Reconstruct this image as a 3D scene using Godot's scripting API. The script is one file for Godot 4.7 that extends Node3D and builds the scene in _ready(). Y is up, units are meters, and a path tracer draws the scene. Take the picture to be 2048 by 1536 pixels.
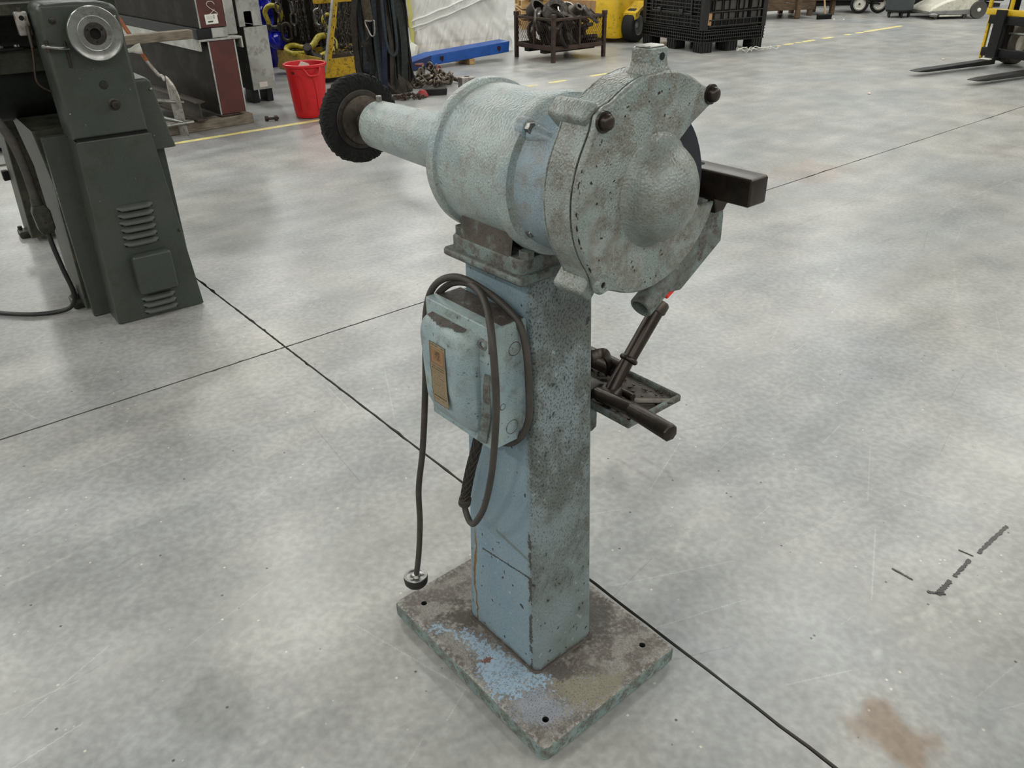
extends Node3D
# World: metres, y up, the floor is y = 0. ROOM is the yaw of the floor joints; most machines stand parallel to them.
const ROOM := deg_to_rad(39.15)
const CROSS := Vector3(-0.88, 0, -2.77)   # where the two saw-cut floor joints meet
var M := {}
var shared := {}
var used := {}


func _ready() -> void:
	camera_sky_and_exposure()
	lamps()
	textures_and_materials()
	hall()
	grinder(Vector3(0.030, 0, -1.287), deg_to_rad(40))
	tools_on_tray()
	grey_machine(Vector3(-1.61, 0, -2.99), deg_to_rad(36.87))
	steel_stock()
	rigging()
	middle_distance()
	far_right()
	small_things_on_floor()


func camera_sky_and_exposure() -> void:
	var cam := Camera3D.new()
	cam.name = "camera"
	var p := deg_to_rad(29.75)
	var r := deg_to_rad(-1.0)
	var f := Vector3(0, -sin(p), -cos(p))
	var u := Vector3(0, cos(p), -sin(p))
	var right := Vector3.RIGHT * cos(r) + u * sin(r)
	var up := u * cos(r) - Vector3.RIGHT * sin(r)
	cam.transform = Transform3D(Basis(right, up, -f), Vector3(0, 1.4, 0))
	cam.fov = rad_to_deg(2.0 * atan(768.0 / 1600.0))
	cam.near = 0.05
	cam.far = 200.0
	add_child(cam)
	cam.current = true
	var we := WorldEnvironment.new()
	we.name = "environment"
	var e := Environment.new()
	e.background_mode = Environment.BG_COLOR
	e.background_color = Color(0.25, 0.26, 0.27)
	e.tonemap_mode = Environment.TONE_MAPPER_LINEAR
	e.tonemap_exposure = 1.0
	e.sdfgi_enabled = true
	e.ssao_enabled = true
	e.ssil_enabled = true
	we.environment = e
	add_child(we)


func lamps() -> void:
	# high bay panels in a grid under the ceiling, each a glowing diffuser with an area light just below it
	M["lamp_glow"] = flat(Color(1, 1, 0.97), 0.5)
	M.lamp_glow.emission_enabled = true
	M.lamp_glow.emission = Color(1.0, 0.985, 0.93)
	M.lamp_glow.emission_energy_multiplier = 3.0
	M["lamp_white"] = flat(Color(0.8, 0.8, 0.8), 0.5)
	for i in 7:
		for k in 7:
			var at := room(-11.4 + 4.8 * i, -12.95 + 5.5 * k, 7.2)
			if Vector2(-11.4 + 4.8 * i - 0.6, -12.95 + 5.5 * k - 0.8).length() < 4.2:
				continue        # no lamp hangs right over this corner of the hall
			var t := thing("ceiling_lamp", "white high bay lamp panel hanging under the hall ceiling", "lamp", at, ROOM, "high bay lamps")
			var hous := MB.new()
			hous.box(Vector3(0, 0.05, 0), Vector3(0.62, 0.07, 1.24), 0.01)
			for s in [-0.5, 0.5]:
				hous.rod(Vector3(0, 0.08, s), Vector3(0, 0.62, s), 0.008, 6)
			part(t, "housing", hous, M.lamp_white)
			var g := MB.new()
			g.box(Vector3(0, 0.01, 0), Vector3(0.56, 0.02, 1.18), 0.0)
			part(t, "diffuser", g, M.lamp_glow)
			var l := AreaLight3D.new()
			l.name = "lamp_light"
			l.area_size = Vector2(0.56, 1.18)
			var far := Vector2(-11.4 + 4.8 * i - 6.0, -12.95 + 5.5 * k - 6.0).length()
			l.light_energy = 13.5 if far < 9.0 else 20.5
			l.light_color = Color(1.0, 1.0, 0.98)
			l.shadow_enabled = true
			l.set("area_range", 60.0)
			l.set("area_attenuation", 2.0)
			l.position = Vector3(0, -0.012, 0)
			l.rotation.x = -PI / 2
			t.add_child(l, true)


func room(u: float, v: float, y := 0.0) -> Vector3:   # u runs along joint A (right and away), v along joint B (left and away)
	return Vector3(u * cos(ROOM) - v * sin(ROOM), y, -u * sin(ROOM) - v * cos(ROOM))


# ---------------------------------------------------------------- helpers
class MB:   # collects triangles; build() makes normals that are smooth across soft edges
	var p := PackedVector3Array()
	var t := PackedVector2Array()

	func tri(a: Vector3, b: Vector3, c: Vector3, ua := Vector2.ZERO, ub := Vector2.ZERO, uc := Vector2.ZERO) -> void:
		if a.is_equal_approx(b) or b.is_equal_approx(c) or a.is_equal_approx(c):
			return
		p.append(a); p.append(b); p.append(c)
		t.append(ua); t.append(ub); t.append(uc)

	func quad(a: Vector3, b: Vector3, c: Vector3, d: Vector3, ua := Vector2(0, 1), ub := Vector2(1, 1), uc := Vector2(1, 0), ud := Vector2(0, 0)) -> void:
		tri(a, b, c, ua, ub, uc)
		tri(a, c, d, ua, uc, ud)

	func loft(rings: Array, caps := 3, closed := true) -> void:
		var n: int = rings[0].size()
		var m := n if closed else n - 1
		var us := PackedFloat32Array([0.0])
		for i in n:
			us.append(us[i] + rings[0][i].distance_to(rings[0][(i + 1) % n]))
		var tot := maxf(us[m], 1e-6)
		for k in rings.size() - 1:
			var a: PackedVector3Array = rings[k]
			var b: PackedVector3Array = rings[k + 1]
			var v0 := 1.0 - float(k) / (rings.size() - 1)
			var v1 := 1.0 - float(k + 1) / (rings.size() - 1)
			for i in m:
				var j := (i + 1) % n
				quad(a[i], a[j], b[j], b[i], Vector2(us[i] / tot, v0), Vector2(us[i + 1] / tot, v0), Vector2(us[i + 1] / tot, v1), Vector2(us[i] / tot, v1))
		if caps & 1:
			cap(rings[0], true)
		if caps & 2:
			cap(rings[-1], false)

	func cap(r: PackedVector3Array, flip: bool) -> void:
		var c := Vector3.ZERO
		for v in r:
			c += v
		c /= r.size()
		for i in r.size():
			var j := (i + 1) % r.size()
			if flip:
				tri(c, r[j], r[i])
			else:
				tri(c, r[i], r[j])

	func box(c: Vector3, s: Vector3, b := 0.004, basis := Basis.IDENTITY) -> void:
		var h := s / 2
		b = minf(b, minf(h.x, minf(h.y, h.z)) * 0.9)
		var rings := []
		var ys := [[-h.y, b], [-h.y + b, 0.0], [h.y - b, 0.0], [h.y, b]] if b > 0.0 else [[-h.y, 0.0], [h.y, 0.0]]
		for y in ys:
			var x: float = h.x - y[1]
			var z: float = h.z - y[1]
			var r := PackedVector3Array()
			if b > 0.0:
				for q in [[-x, -z + b - y[1]], [-x, z - b + y[1]], [-x + b - y[1], z], [x - b + y[1], z], [x, z - b + y[1]], [x, -z + b - y[1]], [x - b + y[1], -z], [-x + b - y[1], -z]]:
					r.append(c + basis * Vector3(q[0], y[0], q[1]))
			else:
				for q in [[-x, -z], [-x, z], [x, z], [x, -z]]:
					r.append(c + basis * Vector3(q[0], y[0], q[1]))
			rings.append(r)
		loft(rings)

	static func frame(d: Vector3) -> Basis:   # a basis whose y is d
		var y := d.normalized()
		var a := Vector3.RIGHT if absf(y.x) < 0.8 else Vector3.BACK
		var z := a.cross(y).normalized()
		return Basis(y.cross(z), y, z)

	func rod(a: Vector3, b: Vector3, r: float, n := 12, r2 := -1.0, bev := 0.0, twist := 0.0) -> void:
		if r2 < 0.0:
			r2 = r
		var f := frame(b - a)
		var l := a.distance_to(b)
		var prof := [[r, 0.0], [r2, l]] if bev <= 0.0 else [[r - bev, 0.0], [r, bev], [r2, l - bev], [r2 - bev, l]]
		var rings := []
		for q in prof:
			var g := PackedVector3Array()
			for i in n:
				var w := TAU * i / n + twist
				g.append(a + f * Vector3(q[0] * cos(w), q[1], q[0] * sin(w)))
			rings.append(g)
		loft(rings)

	func tube(pts: PackedVector3Array, r: float, n := 8, caps := 3, radii := PackedFloat32Array(), squash := 1.0) -> void:
		var rings := []
		var f := frame(pts[1] - pts[0])
		for k in pts.size():
			var d := (pts[mini(k + 1, pts.size() - 1)] - pts[maxi(k - 1, 0)]).normalized()
			var x := (f.x - d * f.x.dot(d)).normalized()
			f = Basis(x, d, x.cross(d))
			var rr := radii[k] if radii.size() else r
			var g := PackedVector3Array()
			for i in n:
				var w := TAU * i / n
				g.append(pts[k] + f.x * (rr * cos(w)) + f.z * (rr * squash * sin(w)))
			rings.append(g)
		loft(rings, caps)

	func lathe(prof: Array, n := 32, xf := Transform3D.IDENTITY, a0 := 0.0, a1 := TAU, caps := 0) -> void:   # prof: [radius, height along y]
		var full := is_equal_approx(a1 - a0, TAU)
		var m := n if full else n + 1
		var rings := []
		for q in prof:
			var g := PackedVector3Array()
			for i in m:
				var w := a0 + (a1 - a0) * i / n
				g.append(xf * Vector3(q[0] * cos(w), q[1], q[0] * sin(w)))
			rings.append(g)
		loft(rings, caps, full)

	static func inset(poly: PackedVector2Array, d: float) -> PackedVector2Array:
		var o := PackedVector2Array()
		var n := poly.size()
		var area := 0.0
		for i in n:
			area += poly[i].cross(poly[(i + 1) % n])
		var s := 1.0 if area > 0.0 else -1.0
		for i in n:
			var e0 := (poly[i] - poly[(i + n - 1) % n]).normalized()
			var e1 := (poly[(i + 1) % n] - poly[i]).normalized()
			var n0 := Vector2(-e0.y, e0.x) * s
			var n1 := Vector2(-e1.y, e1.x) * s
			var m := (n0 + n1)
			m = m / maxf(m.length_squared() * 0.5, 0.5)
			o.append(poly[i] + m * d)
		return o

	func prism(poly: PackedVector2Array, z0: float, z1: float, bev := 0.0, xf := Transform3D.IDENTITY) -> void:
		var inner := inset(poly, bev) if bev > 0.0 else poly
		var lay := [[inner, z0], [poly, z0 + bev], [poly, z1 - bev], [inner, z1]] if bev > 0.0 else [[poly, z0], [poly, z1]]
		var rings := []
		for q in lay:
			var g := PackedVector3Array()
			for v in q[0]:
				g.append(xf * Vector3(v.x, v.y, q[1]))
			rings.append(g)
		loft(rings, 0)
		var idx := Geometry2D.triangulate_polygon(inner)
		for z in [z0, z1]:
			for i in range(0, idx.size(), 3):
				var a := inner[idx[i]]; var b := inner[idx[i + 1]]; var c := inner[idx[i + 2]]
				if z == z0:
					tri(xf * Vector3(a.x, a.y, z), xf * Vector3(c.x, c.y, z), xf * Vector3(b.x, b.y, z))
				else:
					tri(xf * Vector3(a.x, a.y, z), xf * Vector3(b.x, b.y, z), xf * Vector3(c.x, c.y, z))

	func add(o: MB, xf := Transform3D.IDENTITY) -> void:
		for v in o.p:
			p.append(xf * v)
		t.append_array(o.t)

	func build(mat: Material, soft := 0.66) -> ArrayMesh:
		var nf := p.size() / 3
		var fn := PackedVector3Array()
		fn.resize(nf)
		var keys := []
		keys.resize(p.size())
		var at := {}
		for f in nf:
			fn[f] = (p[f * 3 + 2] - p[f * 3]).cross(p[f * 3 + 1] - p[f * 3])
			for k in 3:
				var key := Vector3i((p[f * 3 + k] * 20000.0).round())
				keys[f * 3 + k] = key
				if at.has(key):
					at[key].append(f)
				else:
					at[key] = [f]
		var nn := PackedVector3Array()
		nn.resize(p.size())
		for f in nf:
			var me := fn[f].normalized()
			for k in 3:
				var s := Vector3.ZERO
				for g in at[keys[f * 3 + k]]:
					var o: Vector3 = fn[g]
					if o.normalized().dot(me) > soft:
						s += o
				nn[f * 3 + k] = s.normalized() if s.length_squared() > 0.0 else me
		var arr := []
		arr.resize(Mesh.ARRAY_MAX)
		arr[Mesh.ARRAY_VERTEX] = p
		arr[Mesh.ARRAY_NORMAL] = nn
		arr[Mesh.ARRAY_TEX_UV] = t
		var am := ArrayMesh.new()
		am.add_surface_from_arrays(Mesh.PRIMITIVE_TRIANGLES, arr)
		am.surface_set_material(0, mat)
		return am


func numbered(called: String) -> String:
	used[called] = used.get(called, -1) + 1
	return called if used[called] == 0 else "%s_%03d" % [called, used[called]]


func tag(o: Node3D, label: String, category: String, group := "") -> Node3D:
	o.set_meta("label", label)
	o.set_meta("category", category)
	if group:
		o.set_meta("group", group)
	return o


func thing(called: String, label: String, category: String, at := Vector3.ZERO, turn := 0.0, group := "") -> Node3D:
	var o := Node3D.new()
	o.name = numbered(called)
	add_child(o)
	o.position = at
	o.rotation.y = turn
	return tag(o, label, category, group)


func part(parent: Node3D, called: String, m: Variant, mat: Material = null, xf := Transform3D.IDENTITY, soft := 0.66) -> MeshInstance3D:
	var o := MeshInstance3D.new()
	o.name = called
	o.mesh = m.build(mat, soft) if m is MB else m
	o.transform = xf
	parent.add_child(o, true)
	return o


func solo(called: String, label: String, category: String, m: Variant, mat: Material, at := Vector3.ZERO, turn := 0.0, group := "") -> MeshInstance3D:
	var o := MeshInstance3D.new()
	o.name = numbered(called)
	o.mesh = m.build(mat) if m is MB else m
	add_child(o)
	o.position = at
	o.rotation.y = turn
	return tag(o, label, category, group) as MeshInstance3D


func struct(called: String, m: Variant, mat: Material, at := Vector3.ZERO, turn := 0.0) -> MeshInstance3D:
	var o := MeshInstance3D.new()
	o.name = called
	o.mesh = m.build(mat) if m is MB else m
	add_child(o)
	o.position = at
	o.rotation.y = turn
	o.set_meta("kind", "structure")
	return o


func dup(root: Node3D, at: Vector3, turn: float, label := "") -> Node3D:
	var stem: String = root.get_meta("stem") if root.has_meta("stem") else String(root.name)
	var r: Node3D = root.duplicate()
	r.name = numbered(stem)
	add_child(r)
	r.position = at
	r.rotation = Vector3(0, turn, 0)
	if label:
		r.set_meta("label", label)
	return r


func spline(pts: Array, per := 8) -> PackedVector3Array:
	var o := PackedVector3Array()
	var n := pts.size()
	for i in n - 1:
		var a: Vector3 = pts[maxi(i - 1, 0)]
		var b: Vector3 = pts[i]
		var c: Vector3 = pts[i + 1]
		var d: Vector3 = pts[mini(i + 2, n - 1)]
		for k in per:
			o.append(b.cubic_interpolate(c, a, d, float(k) / per))
	o.append(pts[n - 1])
	return o


func arc(cx: float, cy: float, r: float, a0: float, a1: float, n: int) -> PackedVector2Array:
	var o := PackedVector2Array()
	for i in n + 1:
		var w := deg_to_rad(lerpf(a0, a1, float(i) / n))
		o.append(Vector2(cx + r * cos(w), cy + r * sin(w)))
	return o


func rrect(w: float, d: float, r: float, n := 4) -> PackedVector2Array:   # rounded rectangle round the origin, w and d are half sizes; starts at (-w, -d)
	var o := PackedVector2Array()
	for q in [[-w + r, -d + r, 270.0, 180.0], [-w + r, d - r, 180.0, 90.0], [w - r, d - r, 90.0, 0.0], [w - r, -d + r, 0.0, -90.0]]:
		o.append_array(arc(q[0], q[1], r, q[2], q[3], n))
	return o


func ring3(poly: PackedVector2Array, xf: Transform3D) -> PackedVector3Array:   # a polygon in x and z
	var o := PackedVector3Array()
	for v in poly:
		o.append(xf * Vector3(v.x, 0, v.y))
	return o


func at_y(y: float, x := 0.0, z := 0.0) -> Transform3D:
	return Transform3D(Basis.IDENTITY, Vector3(x, y, z))


func along(axis: String, at: Vector3) -> Transform3D:   # turns the y of a lathe into x or z
	if axis == "z":
		return Transform3D(Basis(Vector3.RIGHT, Vector3.BACK, Vector3.DOWN), at)
	if axis == "x":
		return Transform3D(Basis(Vector3.DOWN, Vector3.RIGHT, Vector3.BACK), at)
	return Transform3D(Basis.IDENTITY, at)


# ---------------------------------------------------------------- materials
func flat(c: Color, rough := 0.6, metal := 0.0) -> StandardMaterial3D:
	var m := StandardMaterial3D.new()
	m.albedo_color = c
	m.roughness = rough
	m.metallic = metal
	return m


func tri_mat(tex: Texture2D, metres: float, rough := 0.5, metal := 0.0, tint := Color.WHITE, bump: Texture2D = null, depth := 0.05) -> StandardMaterial3D:
	var m := flat(tint, rough, metal)
	m.albedo_texture = tex
	m.uv1_triplanar = true
	m.uv1_scale = Vector3.ONE / metres
	if bump:
		m.heightmap_enabled = true
		m.heightmap_texture = bump
		m.heightmap_scale = depth
	return m


func noise(w: int, h: int, freq: float, octaves := 4, sd := 1, type := FastNoiseLite.TYPE_SIMPLEX_SMOOTH) -> PackedByteArray:
	var n := FastNoiseLite.new()
	n.noise_type = type
	n.frequency = freq
	n.fractal_octaves = octaves
	n.fractal_type = FastNoiseLite.FRACTAL_FBM if octaves > 1 else FastNoiseLite.FRACTAL_NONE
	n.seed = sd
	var im := n.get_seamless_image(w, h, false, false, 0.15, true)
	im.convert(Image.FORMAT_L8)
	return im.get_data()


func grey_tex(b: PackedByteArray, w: int, h: int) -> ImageTexture:
	return ImageTexture.create_from_image(Image.create_from_data(w, h, false, Image.FORMAT_L8, b))


func worn(size: int, base: Color, other: Color, dirt: Color, sd: int, dirt_from := 0.55, dirt_most := 0.7, speck := 0.5, chip := Color(0.12, 0.11, 0.1), chip_from := 0.86) -> ImageTexture:
	# base paint drifting to another tone, soiled in blotches, specked, with chips
	var a := noise(size, size, 2.2 / size, 5, sd)
	var b := noise(size, size, 6.0 / size, 6, sd + 1)
	var c := noise(size, size, 110.0 / size, 2, sd + 2)
	var d := noise(size, size, 22.0 / size, 3, sd + 3)
	var o := PackedByteArray()
	o.resize(size * size * 3)
	var lut_t := PackedFloat32Array(); var lut_d := PackedFloat32Array(); var lut_s := PackedFloat32Array(); var lut_c := PackedFloat32Array()
	for i in 256:
		var x := i / 255.0
		lut_t.append(smoothstep(0.35, 0.65, x))
		lut_d.append(smoothstep(dirt_from - 0.08, dirt_from + 0.24, x) * dirt_most)
		lut_s.append(1.0 - speck * smoothstep(0.66, 0.8, x) + 0.22 * speck * (0.5 - x))
		lut_c.append(smoothstep(chip_from, chip_from + 0.02, x))
	var k := 0
	for i in size * size:
		var t := lut_t[a[i]]
		var q := minf(1.0, lut_d[b[i]] * (0.75 + (d[i] - 128) * 0.004) + (d[i] - 128) * 0.0016 * dirt_most)
		q = maxf(q, 0.0)
		var s := lut_s[c[i]]
		var ch := lut_c[d[i]]
		var r := (base.r + (other.r - base.r) * t)
		var g := (base.g + (other.g - base.g) * t)
		var l := (base.b + (other.b - base.b) * t)
		r = (r + (dirt.r - r) * q) * s
		g = (g + (dirt.g - g) * q) * s
		l = (l + (dirt.b - l) * q) * s
		o[k] = int(clampf(r + (chip.r - r) * ch, 0, 1) * 255.0)
		o[k + 1] = int(clampf(g + (chip.g - g) * ch, 0, 1) * 255.0)
		o[k + 2] = int(clampf(l + (chip.b - l) * ch, 0, 1) * 255.0)
		k += 3
	return ImageTexture.create_from_image(Image.create_from_data(size, size, false, Image.FORMAT_RGB8, o))


func wood(base: Color, dark: Color, sd: int) -> ImageTexture:
	var n := FastNoiseLite.new()
	n.seed = sd
	n.frequency = 0.11
	n.fractal_octaves = 4
	var im := n.get_seamless_image(32, 256)
	im.resize(256, 256, Image.INTERPOLATE_CUBIC)
	im.convert(Image.FORMAT_L8)
	var b := im.get_data()
	var c := noise(256, 256, 0.015, 3, sd + 5)
	var o := PackedByteArray()
	o.resize(256 * 256 * 3)
	for i in 256 * 256:
		var t := clampf((b[i] * 0.7 + c[i] * 0.5) / 255.0 - 0.1, 0, 1)
		o[i * 3] = int(lerpf(base.r, dark.r, t) * 255)
		o[i * 3 + 1] = int(lerpf(base.g, dark.g, t) * 255)
		o[i * 3 + 2] = int(lerpf(base.b, dark.b, t) * 255)
	return ImageTexture.create_from_image(Image.create_from_data(256, 256, false, Image.FORMAT_RGB8, o))


func textures_and_materials() -> void:
	var hammer := grey_tex(noise(512, 512, 64.0 / 512, 2, 5), 512, 512)
	var rough_cast := grey_tex(noise(512, 512, 16.0 / 512, 4, 9), 512, 512)
	var soft_bump := grey_tex(noise(256, 256, 5.0 / 256, 3, 15), 256, 256)
	shared["soft_bump"] = soft_bump
	shared["hammer"] = hammer
	M["blue"] = tri_mat(worn(512, Color(0.52, 0.575, 0.585), Color(0.575, 0.615, 0.61), Color(0.5, 0.49, 0.46), 11, 0.48, 0.65, 0.3, Color(0.2, 0.2, 0.18), 0.88), 0.34, 0.34, 0.0, Color.WHITE, hammer, 0.11)
	M["bell"] = tri_mat(worn(256, Color(0.475, 0.55, 0.6), Color(0.52, 0.585, 0.615), Color(0.48, 0.46, 0.43), 17, 0.5, 0.7, 0.3, Color(0.2, 0.2, 0.18), 0.9), 0.25, 0.36, 0.0, Color.WHITE, hammer, 0.08)
	M["guard"] = tri_mat(worn(512, Color(0.465, 0.505, 0.495), Color(0.515, 0.545, 0.53), Color(0.385, 0.365, 0.33), 21, 0.42, 0.7, 0.4, Color(0.16, 0.15, 0.13), 0.87), 0.3, 0.33, 0.0, Color.WHITE, hammer, 0.12)
	M["grime"] = tri_mat(worn(512, Color(0.225, 0.195, 0.17), Color(0.29, 0.26, 0.235), Color(0.42, 0.45, 0.45), 31, 0.6, 0.7, 0.5), 0.3, 0.7, 0.0, Color.WHITE, rough_cast, 0.12)
	M["casting"] = tri_mat(worn(512, Color(0.42, 0.47, 0.46), Color(0.36, 0.38, 0.36), Color(0.27, 0.23, 0.21), 41, 0.5, 0.85, 0.5), 0.22, 0.6, 0.0, Color.WHITE, rough_cast, 0.1)
	M["plate_side"] = tri_mat(worn(256, Color(0.42, 0.49, 0.48), Color(0.46, 0.52, 0.51), Color(0.3, 0.28, 0.25), 47, 0.46, 0.8, 0.45, Color(0.15, 0.14, 0.12), 0.82), 0.25, 0.5, 0.0, Color.WHITE, rough_cast, 0.1)
	M["boxpaint"] = tri_mat(worn(512, Color(0.5, 0.57, 0.59), Color(0.55, 0.61, 0.61), Color(0.4, 0.4, 0.38), 51, 0.58, 0.6, 0.3), 0.3, 0.45, 0.0, Color.WHITE, soft_bump, 0.05)
	M["machine"] = tri_mat(worn(512, Color(0.222, 0.242, 0.22), Color(0.24, 0.256, 0.234), Color(0.205, 0.205, 0.18), 61, 0.6, 0.5, 0.12, Color(0.5, 0.52, 0.5), 0.95), 0.9, 0.4, 0.0, Color.WHITE, soft_bump, 0.03)
	M["machine_dirty"] = tri_mat(worn(512, Color(0.19, 0.195, 0.165), Color(0.235, 0.23, 0.195), Color(0.11, 0.11, 0.095), 71, 0.5, 0.7, 0.3), 0.6, 0.45)
	M["machine_dark"] = tri_mat(worn(256, Color(0.10, 0.115, 0.10), Color(0.135, 0.145, 0.125), Color(0.075, 0.075, 0.065), 72, 0.5, 0.7, 0.3), 0.6, 0.5)
	M["steel"] = tri_mat(worn(256, Color(0.55, 0.55, 0.54), Color(0.62, 0.62, 0.61), Color(0.4, 0.37, 0.33), 81, 0.55, 0.6, 0.3), 0.2, 0.34, 0.9)
	M["dark_steel"] = tri_mat(worn(256, Color(0.2, 0.185, 0.17), Color(0.25, 0.23, 0.21), Color(0.14, 0.12, 0.1), 91, 0.5, 0.7, 0.4), 0.15, 0.45, 0.6)
	M["chain"] = tri_mat(worn(256, Color(0.3, 0.285, 0.27), Color(0.42, 0.405, 0.39), Color(0.2, 0.16, 0.13), 92, 0.5, 0.6, 0.4), 0.1, 0.32, 0.45)
	M["bright_chain"] = tri_mat(worn(256, Color(0.36, 0.33, 0.29), Color(0.5, 0.47, 0.43), Color(0.24, 0.17, 0.12), 93, 0.5, 0.7, 0.5), 0.12, 0.4, 0.6)
	M["rust"] = tri_mat(worn(256, Color(0.22, 0.16, 0.13), Color(0.27, 0.19, 0.15), Color(0.15, 0.11, 0.1), 94, 0.5, 0.7, 0.4), 0.2, 0.65, 0.2)
	M["red_primer"] = tri_mat(worn(256, Color(0.29, 0.11, 0.09), Color(0.32, 0.125, 0.1), Color(0.26, 0.13, 0.12), 95, 0.6, 0.5, 0.2, Color(0.5, 0.45, 0.42), 0.93), 0.5, 0.5)
	M["plate_steel"] = tri_mat(worn(256, Color(0.6, 0.6, 0.58), Color(0.68, 0.68, 0.66), Color(0.44, 0.43, 0.41), 96, 0.56, 0.5, 0.06, Color(0.3, 0.3, 0.28), 0.97), 0.9, 0.4, 0.15)
	M["web_steel"] = tri_mat(worn(256, Color(0.12, 0.112, 0.10), Color(0.17, 0.162, 0.145), Color(0.10, 0.09, 0.08), 97, 0.5, 0.7, 0.1), 0.8, 0.35, 0.2)
	M["yellow"] = tri_mat(worn(256, Color(0.78, 0.62, 0.06), Color(0.72, 0.58, 0.08), Color(0.36, 0.31, 0.12), 98, 0.6, 0.8, 0.4, Color(0.14, 0.12, 0.09), 0.8), 0.35, 0.45)
	M["truck_yellow"] = tri_mat(worn(256, Color(0.86, 0.7, 0.1), Color(0.8, 0.66, 0.12), Color(0.5, 0.44, 0.2), 99, 0.65, 0.6, 0.15), 1.2, 0.45)
	M["shackle"] = tri_mat(worn(256, Color(0.75, 0.68, 0.16), Color(0.7, 0.64, 0.2), Color(0.34, 0.31, 0.2), 100, 0.58, 0.8, 0.4, Color(0.12, 0.11, 0.1), 0.82), 0.2, 0.4)
	M["blue_steel"] = tri_mat(worn(256, Color(0.0, 0.27, 0.58), Color(0.0, 0.295, 0.62), Color(0.03, 0.2, 0.42), 101, 0.6, 0.6, 0.1, Color(0.5, 0.6, 0.75), 0.9), 0.6, 0.45)
	M["timber"] = tri_mat(wood(Color(0.54, 0.5, 0.44), Color(0.32, 0.29, 0.25), 3), 0.5, 0.8)
	M["pale_wood"] = tri_mat(wood(Color(0.78, 0.66, 0.46), Color(0.55, 0.42, 0.26), 4), 0.6, 0.8)
	M["old_wood"] = tri_mat(wood(Color(0.42, 0.34, 0.25), Color(0.22, 0.17, 0.12), 6), 0.7, 0.85)
	M["cardboard"] = tri_mat(worn(256, Color(0.62, 0.48, 0.33), Color(0.66, 0.52, 0.36), Color(0.5, 0.4, 0.3), 103, 0.6, 0.5, 0.15, Color(0.75, 0.68, 0.58), 0.95), 0.6, 0.85)
	M["red_plastic"] = tri_mat(worn(256, Color(0.72, 0.05, 0.08), Color(0.76, 0.065, 0.1), Color(0.6, 0.06, 0.09), 104, 0.65, 0.5, 0.1, Color(0.62, 0.05, 0.07), 0.97), 0.5, 0.42)
	M["rubber"] = flat(Color(0.055, 0.055, 0.055), 0.75)
	M["black_plastic"] = tri_mat(worn(256, Color(0.07, 0.073, 0.08), Color(0.088, 0.09, 0.096), Color(0.11, 0.108, 0.10), 105, 0.6, 0.6, 0.1), 0.8, 0.42)
	M["black_paint"] = flat(Color(0.065, 0.068, 0.075), 0.45)
	M["hole"] = flat(Color(0.02, 0.018, 0.016), 0.9)
	M["cable"] = tri_mat(worn(256, Color(0.2, 0.185, 0.165), Color(0.24, 0.22, 0.2), Color(0.14, 0.13, 0.12), 106, 0.55, 0.6, 0.2), 0.2, 0.6)
	M["black_cable"] = flat(Color(0.085, 0.08, 0.072), 0.55)
	M["bristle"] = flat(Color(0.03, 0.03, 0.034), 0.95)
	M["bristle"].rim_enabled = true
	M["bristle"].rim = 0.08
	M["washer"] = tri_mat(worn(256, Color(0.29, 0.265, 0.24), Color(0.34, 0.31, 0.28), Color(0.22, 0.2, 0.18), 107, 0.55, 0.6, 0.3), 0.12, 0.42, 0.7)
	M["stone"] = tri_mat(grey_tex(noise(256, 256, 60.0 / 256, 2, 44), 256, 256), 0.05, 0.95, 0.0, Color(0.36, 0.38, 0.42), hammer, 0.1)
	M["gunmetal"] = tri_mat(worn(256, Color(0.2, 0.178, 0.16), Color(0.235, 0.205, 0.185), Color(0.15, 0.13, 0.115), 108, 0.55, 0.6, 0.1), 0.12, 0.33, 0.7)
	M["chrome"] = tri_mat(worn(256, Color(0.5, 0.5, 0.49), Color(0.55, 0.55, 0.54), Color(0.38, 0.37, 0.35), 109, 0.6, 0.6, 0.15), 0.2, 0.3, 0.9)
	M["aluminium"] = tri_mat(worn(256, Color(0.6, 0.58, 0.56), Color(0.7, 0.69, 0.67), Color(0.42, 0.38, 0.34), 110, 0.55, 0.7, 0.3), 0.25, 0.42, 0.7)
	M["varnish"] = tri_mat(wood(Color(0.6, 0.33, 0.12), Color(0.42, 0.21, 0.08), 8), 0.3, 0.5)
	M["white_plastic"] = flat(Color(0.82, 0.81, 0.77), 0.4)
	M["cream"] = tri_mat(worn(256, Color(0.74, 0.73, 0.68), Color(0.78, 0.77, 0.71), Color(0.55, 0.53, 0.48), 111, 0.6, 0.5, 0.15), 0.7, 0.45)
	M["grey_plastic"] = flat(Color(0.22, 0.25, 0.26), 0.55)
	M["wrap"] = flat(Color(0.97, 0.97, 0.96, 0.66), 0.27)
	M["wrap"].transparency = BaseMaterial3D.TRANSPARENCY_ALPHA
	M["wrap"].backlight_enabled = true
	M["wrap"].backlight = Color(0.4, 0.4, 0.4)
	M["grey_paint"] = tri_mat(worn(256, Color(0.42, 0.43, 0.42), Color(0.47, 0.47, 0.46), Color(0.35, 0.33, 0.3), 112, 0.55, 0.6, 0.2), 0.6, 0.5)
	M["blue_sheet"] = flat(Color(0.07, 0.1, 0.62), 0.25)
	M["paper"] = flat(Color(0.82, 0.78, 0.74), 0.8)
	M["orange"] = flat(Color(0.85, 0.16, 0.06), 0.5)
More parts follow.
